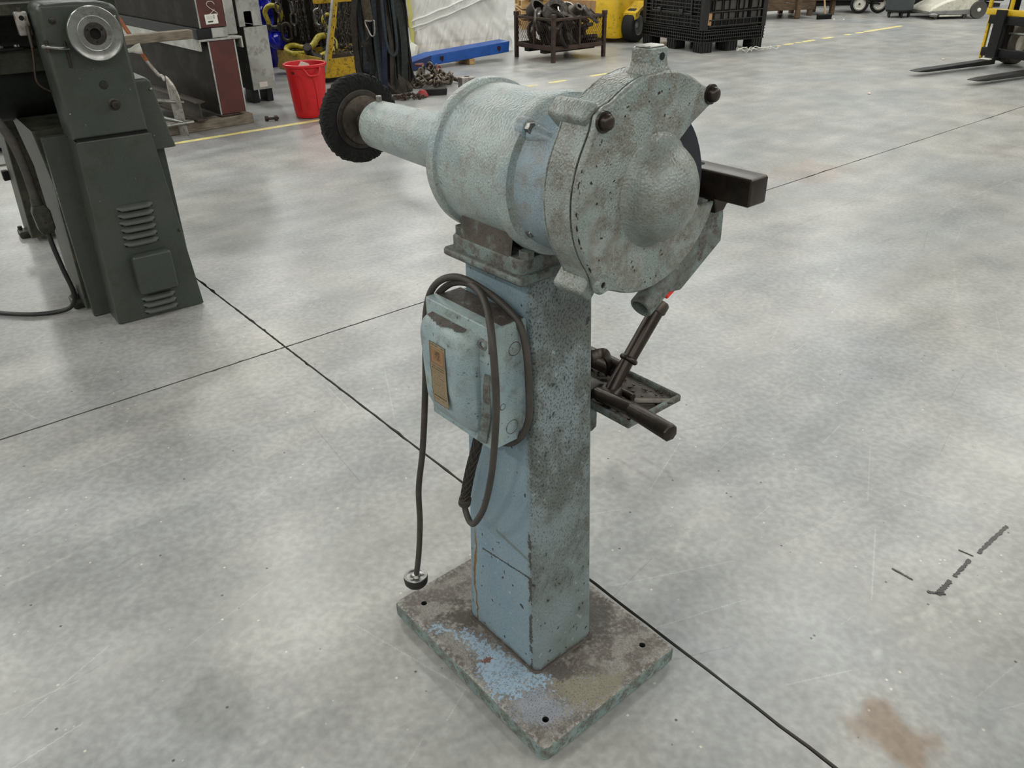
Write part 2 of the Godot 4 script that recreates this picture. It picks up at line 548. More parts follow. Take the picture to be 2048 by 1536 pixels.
	for q in [["strap_black", Color(0.1, 0.095, 0.085)], ["strap_brown", Color(0.17, 0.145, 0.115)], ["strap_green", Color(0.12, 0.145, 0.13)], ["strap_slate", Color(0.15, 0.18, 0.2)], ["strap_blue", Color(0.07, 0.10, 0.2)], ["strap_olive", Color(0.25, 0.225, 0.16)]]:
		M[q[0]] = tri_mat(worn(128, q[1], q[1].lightened(0.06), q[1].darkened(0.35), 120 + q[0].length(), 0.5, 0.7, 0.3, q[1].lightened(0.2), 0.93), 0.2, 0.8)
	M["wall"] = tri_mat(worn(256, Color(0.64, 0.65, 0.64), Color(0.68, 0.68, 0.67), Color(0.58, 0.58, 0.56), 130, 0.6, 0.5, 0.05), 3.0, 0.7)
	M["joint"] = flat(Color(0.06, 0.057, 0.052), 0.9)
	M["tar"] = flat(Color(0.1, 0.095, 0.08), 0.35)
	M["line_yellow"] = tri_mat(worn(256, Color(0.83, 0.76, 0.44), Color(0.85, 0.79, 0.5), Color(0.7, 0.67, 0.54), 131, 0.5, 0.7, 0.2), 0.5, 0.55)
	for q in [["web_steel", 0.2], ["machine", 0.4], ["machine_dark", 0.3], ["machine_dirty", 0.35], ["black_paint", 0.4]]:
		M[q[0]].metallic_specular = q[1]
	M.web_steel.metallic = 0.0
	M.web_steel.roughness = 0.5
	column_material()
	base_material()
	label_materials()
	floor_material(rough_cast)


func put(o: PackedByteArray, i: int, c: Color) -> void:
	o[i] = int(clampf(c.r, 0, 1) * 255)
	o[i + 1] = int(clampf(c.g, 0, 1) * 255)
	o[i + 2] = int(clampf(c.b, 0, 1) * 255)


func column_material() -> void:
	# wraps once round the column: the box side first (0 to 0.29 of the width), then the side under the wheel
	var n := 768
	var a := noise(n, n, 4.0 / n, 4, 201)
	var c := noise(n, n, 130.0 / n, 2, 202)
	var d := noise(n, n, 26.0 / n, 3, 203)
	var o := PackedByteArray()
	o.resize(n * n * 3)
	for y in n:
		var h := 1.0 - float(y) / n            # 0 foot, 1 head
		for x in n:
			var i := y * n + x
			var u := float(x) / n
			var t := a[i] / 255.0
			var s := c[i] / 255.0
			var e := d[i] / 255.0
			var side := smoothstep(0.27, 0.3, u)   # 0 on the blue side, 1 on the others
			var col := Color(0.415, 0.5, 0.55).lerp(Color(0.47, 0.54, 0.57), t)
			var grey := Color(0.44, 0.485, 0.495).lerp(Color(0.41, 0.45, 0.445), smoothstep(0.3, 0.7, t))
			col = col.lerp(grey, side)
			var soil := smoothstep(0.38, 0.72, t * 0.7 + e * 0.35 - 0.1 + 0.3 * (smoothstep(0.1, 0.8, h) - 0.4) * side - 0.14 * (1.0 - side))
			col = col.lerp(Color(0.25, 0.245, 0.23), soil * (0.15 + 0.5 * side) * (0.5 + 0.5 * s))
			var grain := smoothstep(0.58, 0.75, s) * (0.1 + 0.5 * side * smoothstep(0.0, 0.7, h))
			col = col.lerp(Color(0.13, 0.135, 0.13), grain)
			if e > 0.84:
				col = col.lerp(Color(0.1, 0.1, 0.09), 0.75)
			elif e < 0.13:
				col = col.lerp(Color(0.62, 0.68, 0.7), 0.4)
			var w := absf(u - 0.287 + (s - 0.5) * 0.008)   # paint worn along the front corner
			if w < 0.006 and e > 0.46 and h < 0.42:
				col = col.lerp(Color(0.17, 0.17, 0.14), 0.75)
			# rust that ran down the far edge of the blue side
			var run := absf(u - 0.044 - 0.006 * sin(h * 30.0) + (e - 0.5) * 0.012)
			if h < 0.34:
				col = col.lerp(Color(0.42, 0.27, 0.1), smoothstep(maxf(0.0085 * smoothstep(-0.05, 0.2, h), 0.004), 0.002, run) * smoothstep(0.34, 0.24, h) * 0.85)
			# a scratched line and a faint rubbed one, slanting up towards the front corner
			var q := h - (0.262 + (u - 0.08) * 0.12)
			if u > 0.085 and u < 0.285 and absf(q + (s - 0.5) * 0.004) < 0.0022:
				col = col.lerp(Color(0.13, 0.14, 0.13), 0.8)
			var q2 := h - (0.352 - (u - 0.15) * 0.12)
			if u > 0.15 and u < 0.285 and absf(q2) < 0.005:
				col = col.lerp(Color(0.3, 0.31, 0.26), 0.4)
			if h < 0.025:
				col = col.lerp(Color(0.22, 0.2, 0.18), smoothstep(0.025, 0.0, h) * 0.8 * e * 1.6)
			put(o, i * 3, col)
	var m := flat(Color.WHITE, 0.5)
	m.albedo_texture = ImageTexture.create_from_image(Image.create_from_data(n, n, false, Image.FORMAT_RGB8, o))
	m.heightmap_enabled = true
	m.heightmap_texture = grey_tex(noise(768, 768, 80.0 / 768, 2, 5), 768, 768)
	m.heightmap_scale = 0.05
	M["column"] = m


func blob(p: Vector2, poly: Array, soft: float, jitter: float) -> float:   # 1 inside the polygon, falling to 0 over soft
	var v := PackedVector2Array()
	for q in poly:
		v.append(Vector2(q[0], q[1]))
	var best := 1e9
	for i in v.size():
		best = minf(best, p.distance_to(Geometry2D.get_closest_point_to_segment(p, v[i], v[(i + 1) % v.size()])))
	if Geometry2D.is_point_in_polygon(p, v):
		best = -best
	return smoothstep(soft, -soft, best + jitter)


func base_material() -> void:
	# the top of the foot plate, seen from above: x across (0.384 m), z down (0.516 m)
	var w := 384
	var h := 512
	var a := noise(w, h, 6.0 / w, 5, 211)
	var b := noise(w, h, 30.0 / w, 4, 212)
	var c := noise(w, h, 90.0 / w, 2, 213)
	var blue := [[-0.165, -0.13], [-0.15, -0.09], [-0.144, 0.003], [-0.176, 0.043], [-0.185, 0.103], [-0.142, 0.126], [-0.086, 0.136], [-0.085, 0.15], [-0.07, 0.135], [-0.10, 0.025], [-0.125, -0.07]]
	var lav := [[-0.142, 0.12], [-0.175, 0.143], [-0.172, 0.19], [-0.144, 0.217], [-0.088, 0.23], [-0.099, 0.169], [-0.081, 0.139]]
	var tan := [[-0.076, 0.14], [-0.085, 0.214], [-0.042, 0.247], [0.018, 0.247], [0.055, 0.23], [0.003, 0.194]]
	var dark := [[-0.068, 0.113], [-0.019, 0.116], [-0.022, 0.163], [-0.058, 0.161], [-0.069, 0.136]]
	var damp := [[-0.131, -0.143], [-0.076, -0.15], [-0.08, -0.08], [-0.13, -0.09]]
	var damp2 := [[0.08, -0.1], [0.167, -0.02], [0.169, 0.079], [0.135, 0.138], [0.089, 0.122], [0.0, 0.118], [0.08, 0.1]]
	var o := PackedByteArray()
	o.resize(w * h * 3)
	for y in h:
		for x in w:
			var i := y * w + x
			var p := Vector2((float(x) / w - 0.5) * 0.384, (float(y) / h - 0.5) * 0.516)
			var t := a[i] / 255.0
			var f := b[i] / 255.0
			var s := c[i] / 255.0
			var j := (f - 0.5) * 0.05 + (t - 0.5) * 0.03
			var col := Color(0.33, 0.305, 0.28).lerp(Color(0.45, 0.435, 0.41), smoothstep(0.35, 0.65, t))
			col = col.lerp(Color(0.56, 0.58, 0.58), smoothstep(0.52, 0.7, f) * 0.6 * s)
			col = col.lerp(Color(0.2, 0.185, 0.17), blob(p, damp2, 0.03, j) * 0.75)
			col = col.lerp(Color(0.2, 0.18, 0.14), blob(p, damp, 0.02, j) * 0.85)
			col = col.lerp(Color(0.47, 0.45, 0.38), blob(p, tan, 0.008, j) * 0.8)
			col = col.lerp(Color(0.3, 0.275, 0.265), blob(p, dark, 0.004, j * 0.5) * 0.9)
			col = col.lerp(Color(0.5, 0.525, 0.565), blob(p, lav, 0.012, j) * 0.75)
			col = col.lerp(Color(0.52, 0.615, 0.69).lerp(Color(0.42, 0.44, 0.46), smoothstep(0.5, 0.75, f) * 0.7), blob(p, blue, 0.007, j) * 0.85)
			var edge := minf(0.192 - absf(p.x), 0.258 - absf(p.y))
			col = col.lerp(Color(0.6, 0.6, 0.58), smoothstep(0.02, 0.002, edge) * 0.55 * smoothstep(0.35, 0.65, f))
			if p.distance_to(Vector2(-0.137, 0.015)) < 0.008 + j * 0.3:
				col = col.lerp(Color(0.36, 0.2, 0.14), 0.8)
			col = col.lerp(Color(0.12, 0.11, 0.1), smoothstep(0.68, 0.8, s) * 0.5)
			put(o, i * 3, col)
	var m := flat(Color.WHITE, 0.62)
	m.albedo_texture = ImageTexture.create_from_image(Image.create_from_data(w, h, false, Image.FORMAT_RGB8, o))
	m.heightmap_enabled = true
	m.heightmap_texture = grey_tex(noise(512, 512, 40.0 / 512, 4, 214), 512, 512)
	m.heightmap_scale = 0.05
	M["base_top"] = m


func label_materials() -> void:
	# tan instruction label of the starter box: a heading line, a square emblem and rows of worn small print
	var w := 96
	var h := 288
	var im := Image.create(w, h, false, Image.FORMAT_RGB8)
	im.fill(Color(0.57, 0.45, 0.27))
	var rng := RandomNumberGenerator.new()
	rng.seed = 7
	im.fill_rect(Rect2i(0, 0, w, h), Color(0.22, 0.16, 0.09))
	im.fill_rect(Rect2i(3, 3, w - 6, h - 6), Color(0.5, 0.44, 0.33))
	im.fill_rect(Rect2i(4, 30, w - 8, 84), Color(0.44, 0.34, 0.24))
	im.fill_rect(Rect2i(16, 38, 62, 66), Color(0.55, 0.45, 0.3))
	im.fill_rect(Rect2i(20, 42, 54, 58), Color(0.48, 0.35, 0.22))
	var ink := Color(0.2, 0.13, 0.07)
	for k in 90:
		im.fill_rect(Rect2i(32 + rng.randi() % 28, 52 + rng.randi() % 38, 2 + rng.randi() % 5, 1 + rng.randi() % 3), ink)
	var rows := [[12, 7, 6], [118, 5, 6], [127, 5, 6], [138, 2, 4], [145, 2, 4], [152, 2, 4], [160, 3, 4], [168, 2, 4], [176, 2, 4], [183, 2, 4], [191, 3, 4], [200, 2, 4], [208, 2, 4], [216, 2, 4], [224, 2, 4], [232, 3, 4], [244, 8, 8], [262, 4, 5]]
	for q in rows:
		var x := 9
		while x < w - 12:
			var l := 2 + rng.randi() % int(q[2])
			if rng.randf() > 0.16:
				im.fill_rect(Rect2i(x, q[0], l, q[1]), ink)
			x += l + 1 + rng.randi() % 3
	for k in 500:
		im.set_pixel(rng.randi() % w, rng.randi() % h, Color(0.45, 0.35, 0.22))
	var m := flat(Color.WHITE, 0.5)
	m.albedo_texture = ImageTexture.create_from_image(im)
	M["label"] = m
	# white paper tag of the steel tube
	var t := Image.create(96, 72, false, Image.FORMAT_RGB8)
	t.fill(Color(0.85, 0.85, 0.82))
	for k in 5:
		var x := 14
		while x < 60:
			var l := 3 + rng.randi() % 7
			t.fill_rect(Rect2i(x, 12 + k * 6, l, 2), Color(0.45, 0.45, 0.45))
			x += l + 2
	t.fill_rect(Rect2i(18, 48, 40, 12), Color(0.2, 0.2, 0.2))
	for k in 14:
		t.fill_rect(Rect2i(66 + (k % 4) * 2, 6 + k * 2, 3, 4), Color(0.1, 0.1, 0.1))
	var mt := flat(Color.WHITE, 0.6)
	mt.albedo_texture = ImageTexture.create_from_image(t)
	M["tag_print"] = mt


func floor_material(bump: Texture2D) -> void:
	# fine concrete, 2.6 m to the tile
	var n := 1024
	var a := noise(n, n, 7.0 / n, 5, 301)
	var b := noise(n, n, 90.0 / n, 4, 302)
	var c := noise(n, n, 2.5 / n, 3, 303)
	var o := PackedByteArray()
	o.resize(n * n * 3)
	var rng := RandomNumberGenerator.new()
	rng.seed = 12
	for i in n * n:
		var t := a[i] / 255.0 - 0.5
		var f := b[i] / 255.0 - 0.5
		var w := c[i] / 255.0 - 0.5
		var v := 0.65 + t * 0.12 + f * 0.12 + w * 0.03
		var warm := 0.004 + w * 0.022
		o[i * 3] = int((v + warm * 0.6) * 255)
		o[i * 3 + 1] = int((v + 0.004) * 255)
		o[i * 3 + 2] = int((v - warm) * 255)
	var im := Image.create_from_data(n, n, false, Image.FORMAT_RGB8, o)
	for k in 420:                      # white grit and dark crumbs pressed into the surface
		var s := 1 + rng.randi() % 2
		im.fill_rect(Rect2i(rng.randi() % n, rng.randi() % n, s, s), Color(0.86, 0.85, 0.8) if rng.randf() < 0.7 else Color(0.33, 0.32, 0.3))
	for k in 90:                       # scratches
		var at := Vector2(rng.randf() * n, rng.randf() * n)
		var dir := Vector2.from_angle(rng.randf_range(-0.5, 0.5) + (PI * 0.5 if rng.randf() < 0.25 else 0.0))
		var l := rng.randi_range(20, 150)
		var tone := rng.randf_range(0.03, 0.1) * (1.0 if rng.randf() < 0.72 else -1.0)
		for q in l:
			at += dir
			var x := posmod(int(at.x), n)
			var y := posmod(int(at.y), n)
			var g := im.get_pixel(x, y)
			im.set_pixel(x, y, Color(g.r + tone, g.g + tone, g.b + tone))
	# wide variation over 16 m: traffic, dust, stains (multiplies the fine tile; mid grey leaves it alone)
	var big := 1536
	var e := noise(big, big, 12.0 / big, 7, 311)
	var n2 := FastNoiseLite.new()      # scuffs drawn out along joint A, the way the trucks drive
	n2.seed = 312
	n2.frequency = 0.045
	n2.fractal_octaves = 5
	var s2 := n2.get_seamless_image(480, big)
	s2.resize(big, big, Image.INTERPOLATE_CUBIC)
	s2.convert(Image.FORMAT_L8)
	var g2 := s2.get_data()
	var nn := FastNoiseLite.new()
	nn.seed = 313
	nn.frequency = 0.016
	var st := nn.get_seamless_image(384, big)
	st.resize(big, big, Image.INTERPOLATE_CUBIC)
	st.convert(Image.FORMAT_L8)
	var streak := st.get_data()
	var q2 := PackedByteArray()
	q2.resize(big * big * 3)
	for i in big * big:
		var t := e[i] / 255.0 - 0.5
		var f := g2[i] / 255.0 - 0.5
		var s := streak[i] / 255.0 - 0.5
		var v := 0.88 + t * 0.08 + f * 0.13 + s * 0.05
		v = minf(v, 0.995)
		var hue := t * 0.02 + f * 0.012
		q2[i * 3] = int(clampf(v + hue, 0, 1) * 255)
		q2[i * 3 + 1] = int(clampf(v, 0, 1) * 255)
		q2[i * 3 + 2] = int(clampf(v - hue * 0.8, 0, 1) * 255)
	var wide := Image.create_from_data(big, big, false, Image.FORMAT_RGB8, q2)
	# stains with a shape of their own, in room metres (u, v)
	stain(wide, [[1.25, 0.41], [1.29, 0.37], [1.24, 0.33], [1.25, 0.27], [1.18, 0.25], [1.14, 0.3], [1.17, 0.34], [1.2, 0.38]], Color(0.86, 0.76, 0.68))
	stain(wide, [[1.36, 1.3], [1.46, 1.3], [1.44, 1.24], [1.38, 1.24]], Color(0.9, 0.9, 0.9))
	stain(wide, [[1.5, 1.22], [1.56, 1.2], [1.54, 1.14], [1.5, 1.16]], Color(0.9, 0.9, 0.9))
	stain(wide, [[1.12, 0.76], [1.2, 0.74], [1.19, 0.68], [1.12, 0.68]], Color(0.9, 0.9, 0.9))
	stain(wide, [[1.22, 0.7], [1.3, 0.69], [1.29, 0.64], [1.22, 0.63]], Color(0.88, 0.88, 0.87))
	stain(wide, [[4.0, 3.3], [4.5, 3.2], [4.55, 2.9], [4.1, 2.85]], Color(0.86, 0.85, 0.84))
	stain(wide, [[4.4, 2.9], [5.0, 2.95], [5.0, 2.6], [4.5, 2.55]], Color(0.97, 0.92, 0.9))
	stain(wide, [[0.15, 1.31], [0.3, 1.33], [0.3, 1.2], [0.18, 1.18]], Color(0.88, 0.88, 0.87))
	stain(wide, [[1.3, 6.7], [3.4, 6.9], [3.3, 6.3], [1.6, 6.0]], Color(0.84, 0.83, 0.83))
	stain(wide, [[5.81, 2.48], [6.08, 2.47], [6.04, 2.37], [5.76, 2.36]], Color(1, 1, 0.98))
	for q in [[[-0.06, 1.95], [0.07, 1.958], [0.18, 1.97], [0.46, 1.99]], [[1.43, 0.49], [1.56, 0.45], [1.9, 0.35]], [[1.37, 0.46], [1.53, 0.41], [1.72, 0.38]], [[1.62, 0.44], [1.52, 0.425]], [[4.5, 1.80], [5.0, 1.83], [5.55, 1.83]], [[0.29, 2.02], [0.33, 2.03]], [[1.12, 3.62], [1.2, 3.7]], [[1.2, 3.6], [1.34, 3.72]], [[1.3, 3.95], [1.42, 4.05]], [[0.75, 2.9], [1.02, 2.78]], [[1.3, 0.95], [1.5, 1.02]], [[0.15, 1.1], [0.4, 1.14]], [[3.0, 1.6], [3.4, 1.75]], [[3.4, 1.2], [3.9, 1.45]]]:
		rub(wide, q, Color(1, 1, 0.98), 0.75)
	for q in [[[1.49, 1.34], [1.5, 1.2]], [[1.56, 1.3], [1.55, 1.16]], [[0.95, 3.3], [0.7, 3.42]], [[2.2, 4.6], [2.5, 4.8]], [[0.52, 1.9], [0.5, 1.8]], [[3.6, 2.2], [4.4, 2.24]]]:
		rub(wide, q, Color(0.62, 0.6, 0.58), 0.35)
	var m := flat(Color.WHITE, 0.32)
	m.albedo_texture = ImageTexture.create_from_image(im)
	m.uv1_scale = Vector3.ONE / 2.6
	m.detail_enabled = true
	m.detail_blend_mode = BaseMaterial3D.BLEND_MODE_MUL
	m.detail_uv_layer = BaseMaterial3D.DETAIL_UV_2
	m.detail_albedo = ImageTexture.create_from_image(wide)
	m.uv2_scale = Vector3.ONE / 16.0
	m.metallic_specular = 0.5
	M["concrete"] = m
	M["edge_concrete"] = flat(Color(0.36, 0.35, 0.33), 0.9)


func rub(im: Image, pts: Array, tone: Color, k: float) -> void:   # a scratch or rubbed mark, in room metres
	var s := im.get_width() / 16.0
	for i in pts.size() - 1:
		var a := Vector2(pts[i][0], pts[i][1]) * s
		var c := Vector2(pts[i + 1][0], pts[i + 1][1]) * s
		var n := int(a.distance_to(c)) + 1
		for j in n:
			var p := a.lerp(c, float(j) / n)
			var x := posmod(int(p.x), im.get_width())
			var y := posmod(int(p.y), im.get_height())
			im.set_pixel(x, y, im.get_pixel(x, y).lerp(tone, k * (0.6 + 0.4 * sin(j * 0.7))))


func stain(im: Image, poly: Array, tone: Color) -> void:
	var s := im.get_width() / 16.0
	var lo := Vector2(1e9, 1e9)
	var hi := -lo
	for q in poly:
		lo = lo.min(Vector2(q[0], q[1]))
		hi = hi.max(Vector2(q[0], q[1]))
	for y in range(int((lo.y - 0.1) * s), int((hi.y + 0.1) * s)):
		for x in range(int((lo.x - 0.1) * s), int((hi.x + 0.1) * s)):
			var k := blob(Vector2(x / s, y / s), poly, 0.02, 0.02 * sin(x * 0.21 + 2.0 * sin(y * 0.17)) + 0.012 * sin(x * 0.63 - y * 0.41))
			if k > 0.0:
				var px := posmod(x, im.get_width())
				var py := posmod(y, im.get_height())
				im.set_pixel(px, py, im.get_pixel(px, py).lerp(Color(tone.r * 0.9, tone.g * 0.9, tone.b * 0.9), k * 0.9))


# ---------------------------------------------------------------- the hall
func hall() -> void:
	var lo := Vector2(-17, -19)
	var hi := Vector2(21, 21)
	var cu := 1.07
	var cv := 2.70
	var g := 0.0032
	var floor_root := Node3D.new()
	floor_root.name = "floor"
	floor_root.set_meta("kind", "structure")
	floor_root.rotation.y = ROOM
	add_child(floor_root)
	var rng := RandomNumberGenerator.new()
	rng.seed = 41
	for q in [[lo.x, lo.y, -1, -1], [hi.x, lo.y, 1, -1], [lo.x, hi.y, -1, 1], [hi.x, hi.y, 1, 1]]:
		# one slab: its two joint edges are a little ragged
		var su: int = q[2]
		var sv: int = q[3]
		var pts := PackedVector2Array()
		var c := Vector2(cu + g * su, cv + g * sv)
		pts.append(Vector2(q[0], q[1]))
		pts.append(Vector2(q[0], c.y))
		var n := 220
		for i in range(1, n):
			var x := lerpf(q[0], c.x, 1.0 - pow(1.0 - float(i) / n, 2.2))
			pts.append(Vector2(x, c.y + sv * (absf(rng.randfn(0, 0.0012)) + (0.004 if rng.randf() < 0.035 else 0.0))))
		pts.append(c)
		for i in range(1, n):
			var y := lerpf(c.y, q[1], pow(float(i) / n, 2.2))
			pts.append(Vector2(c.x + su * (absf(rng.randfn(0, 0.0012)) + (0.004 if rng.randf() < 0.035 else 0.0)), y))
		pts.append(Vector2(c.x, q[1]))
		var st := SurfaceTool.new()
		st.begin(Mesh.PRIMITIVE_TRIANGLES)
		st.set_normal(Vector3.UP)
		var order := Geometry2D.triangulate_polygon(pts)
		var first := (pts[order[1]] - pts[order[0]]).cross(pts[order[2]] - pts[order[0]])
		if first > 0.0:            # clockwise as seen from above
			order.reverse()
		for i in order:
			st.set_uv(pts[i])
			st.set_uv2(pts[i])
			st.add_vertex(Vector3(pts[i].x, 0, -pts[i].y))
		var am := st.commit()
		am.surface_set_material(0, M.concrete)
		var st2 := SurfaceTool.new()
		st2.begin(Mesh.PRIMITIVE_TRIANGLES)
		for i in pts.size():
			var a := pts[i]
			var b := pts[(i + 1) % pts.size()]
			var e := (b - a).normalized()
			st2.set_normal(Vector3(e.y, 0, e.x))
			for k in [[a, 0.0], [b, 0.0], [b, -0.03], [a, 0.0], [b, -0.03], [a, -0.03]]:
				st2.add_vertex(Vector3(k[0].x, k[1], -k[0].y))
		am = st2.commit(am)
		am.surface_set_material(1, M.edge_concrete)
		part(floor_root, "concrete_slab", am)
	var bed := MB.new()
	bed.box(Vector3((lo.x + hi.x) / 2, -0.14, -(lo.y + hi.y) / 2), Vector3(hi.x - lo.x + 0.6, 0.22, hi.y - lo.y + 0.6), 0.0)
	part(floor_root, "joint_bed", bed, M.joint)
	var mid := room((lo.x + hi.x) / 2, (lo.y + hi.y) / 2)
	var w := hi.x - lo.x
	var d := hi.y - lo.y
	var height := 8.0
	for q in [["wall_front", 0.0, -1, w, d], ["wall_back", 0.0, 1, w, d], ["wall_left", PI / 2, -1, d, w], ["wall_right", PI / 2, 1, d, w]]:
		var m := MB.new()
		m.box(Vector3(0, height / 2, 0), Vector3(q[3] + 0.6, height + 0.2, 0.3), 0.0)
		var off := Vector3(0, 0, q[2] * (q[4] / 2 + 0.15)).rotated(Vector3.UP, ROOM + q[1])
		struct(q[0], m, M.wall, mid + off, ROOM + q[1])
	var c2 := MB.new()
	c2.box(Vector3.ZERO, Vector3(w + 0.6, 0.2, d + 0.6), 0.0)
	struct("ceiling", c2, M.wall, mid + Vector3(0, height, 0), ROOM)
	floor_lines()


func floor_lines() -> void:
	# the yellow aisle line, worn away in places, and bits of old floor tape
	var rng := RandomNumberGenerator.new()
	rng.seed = 77
	var a := Vector3(-2.95, 0, -5.92)
	var dirv := Vector3(cos(ROOM), 0, -sin(ROOM))
	var root := Node3D.new()
	root.name = "floor_line"
	root.set_meta("kind", "structure")
	root.position = a
	root.rotation.y = ROOM
	add_child(root)
	for q in [[0.0, 0.42], [0.45, 0.48], [0.50, 1.78], [3.6, 4.2], [4.36, 4.6], [4.95, 5.3], [8.3, 8.42], [8.5, 8.7], [8.78, 8.88], [8.93, 9.22], [9.42, 9.68], [9.98, 10.11], [10.27, 10.46], [10.5, 11.57]]:
		var pts := PackedVector2Array()
		var n := maxi(4, int((q[1] - q[0]) / 0.08))
		var wide := 0.034 if q[1] < 8.0 else 0.042
		for i in n + 1:
			pts.append(Vector2(lerpf(q[0], q[1], float(i) / n), wide * (0.55 if i == 0 or i == n else rng.randf_range(0.85, 1.05))))
		for i in n + 1:
			pts.append(Vector2(lerpf(q[1], q[0], float(i) / n), -wide * (0.5 if i == 0 or i == n else rng.randf_range(0.8, 1.05))))
		var m := MB.new()
		m.prism(pts, 0.0, 0.0008, 0.0, Transform3D(Basis(Vector3.RIGHT, Vector3.BACK, Vector3.UP), Vector3.ZERO))
		part(root, "painted_stroke", m, M.line_yellow)


func ragged(u0: float, v0: float, u1: float, v1: float, wide: float, sd: int, n := 14) -> MB:   # a torn strip lying on the floor, in room metres
	var rng := RandomNumberGenerator.new()
	rng.seed = sd
	var a := Vector2(u0, -v0)
	var b := Vector2(u1, -v1)
	var s := (b - a).normalized().orthogonal()
	var pts := PackedVector2Array()
	for i in n + 1:
		pts.append(a.lerp(b, float(i) / n) + s * wide * rng.randf_range(0.25, 1.0))
	for i in n + 1:
		pts.append(b.lerp(a, float(i) / n) - s * wide * rng.randf_range(0.25, 1.0))
	var m := MB.new()
	m.prism(pts, 0.0, 0.0012, 0.0, Transform3D(Basis(Vector3.RIGHT, Vector3.BACK, Vector3.UP), Vector3.ZERO))
	return m


func small_things_on_floor() -> void:
	for q in [[1.885, 0.452, 2.05, 0.45, 0.007, 1, "longest strip of dark tape residue stuck to bare concrete"], [1.755, 0.452, 1.845, 0.455, 0.0065, 2, "middle length torn piece of dark tape residue on bare concrete"], [1.665, 0.45, 1.735, 0.452, 0.008, 3, "short crumbled piece of dark tape residue with a bent end"], [1.668, 0.565, 1.668, 0.512, 0.0035, 4, "thin dark glossy sliver of tape lying across from the longer strips"], [1.655, 0.47, 1.68, 0.438, 0.005, 5, "small dark tape corner at the end of the torn strips"], [1.86, 0.49, 1.865, 0.455, 0.0025, 6, "hair-thin dark tape thread between the two longer strips"]]:
		var o := solo("floor_tape", q[6], "tape", ragged(q[0], q[1], q[2], q[3], q[4], q[5], 30), M.tar, Vector3.ZERO, ROOM)
		o.position.y = 0.0002
	# rusty bolt with a nut near the yellow line
	var t := thing("rusty_bolt", "rusty bolt lying on the floor in front of the red bin", "bolt", Vector3(-1.99, 0.019, -7.03), deg_to_rad(12))
	var m := MB.new()
	m.rod(Vector3(-0.05, 0, 0), Vector3(0.05, 0, 0), 0.011, 10)
	part(t, "shank", m, M.rust)
	m = MB.new()
	m.rod(Vector3(-0.065, 0.002, 0), Vector3(-0.035, 0.002, 0), 0.021, 6, -1, 0.003)
	part(t, "head", m, M.rust)
	m = MB.new()
	m.rod(Vector3(0.012, 0.002, 0), Vector3(0.04, 0.002, 0), 0.021, 6, -1, 0.003, 0.4)
	part(t, "nut", m, M.rust)
	var rng := RandomNumberGenerator.new()
	rng.seed = 5
	for w in [[Vector3(3.36, 0, -7.75), "tiny white crumb of litter alone on the open floor"], [Vector3(5.0, 0, -9.75), "tiny white crumb of litter beyond the tip of the far fork"], [Vector3(5.5, 0, -14.2), "tiny white crumb of litter farther from the push broom's head"], [Vector3(5.36, 0, -14.25), "tiny white crumb of litter close beside the push broom's head"]]:
		var q: Vector3 = w[0]
		m = MB.new()
		m.lathe([[0.0, 0.0], [0.014, 0.002], [0.017, 0.009], [0.008, 0.016], [0.0, 0.017]], 7, Transform3D(Basis.IDENTITY.scaled(Vector3(1.2, 1, 0.8)), Vector3.ZERO))
		solo("paper_pellet", w[1], "litter", m, M.paper, q, rng.randf() * 3.0, "white crumbs on the floor")


# ---------------------------------------------------------------- the pedestal grinder (local: x to the operator, z along the shaft to the guard)
func poly3(l: Array) -> PackedVector2Array:
	var o := PackedVector2Array()
	for q in l:
		o.append(Vector2(q[0], q[1]))
	return o


func bolt(parent: Node3D, called: String, at: Vector3, dir: Vector3, r: float, h: float, mat: Material, dome := false) -> MeshInstance3D:
	var m := MB.new()
	if dome:
		m.lathe([[0.0, -0.002], [r, -0.002], [r, h * 0.55], [r * 0.85, h * 0.85], [r * 0.5, h], [0.0, h]], 16)
	else:
		m.rod(Vector3(0, -0.002, 0), Vector3(0, h, 0), r, 6, -1.0, h * 0.12)
	return part(parent, called, m, mat, Transform3D(MB.frame(dir), at))


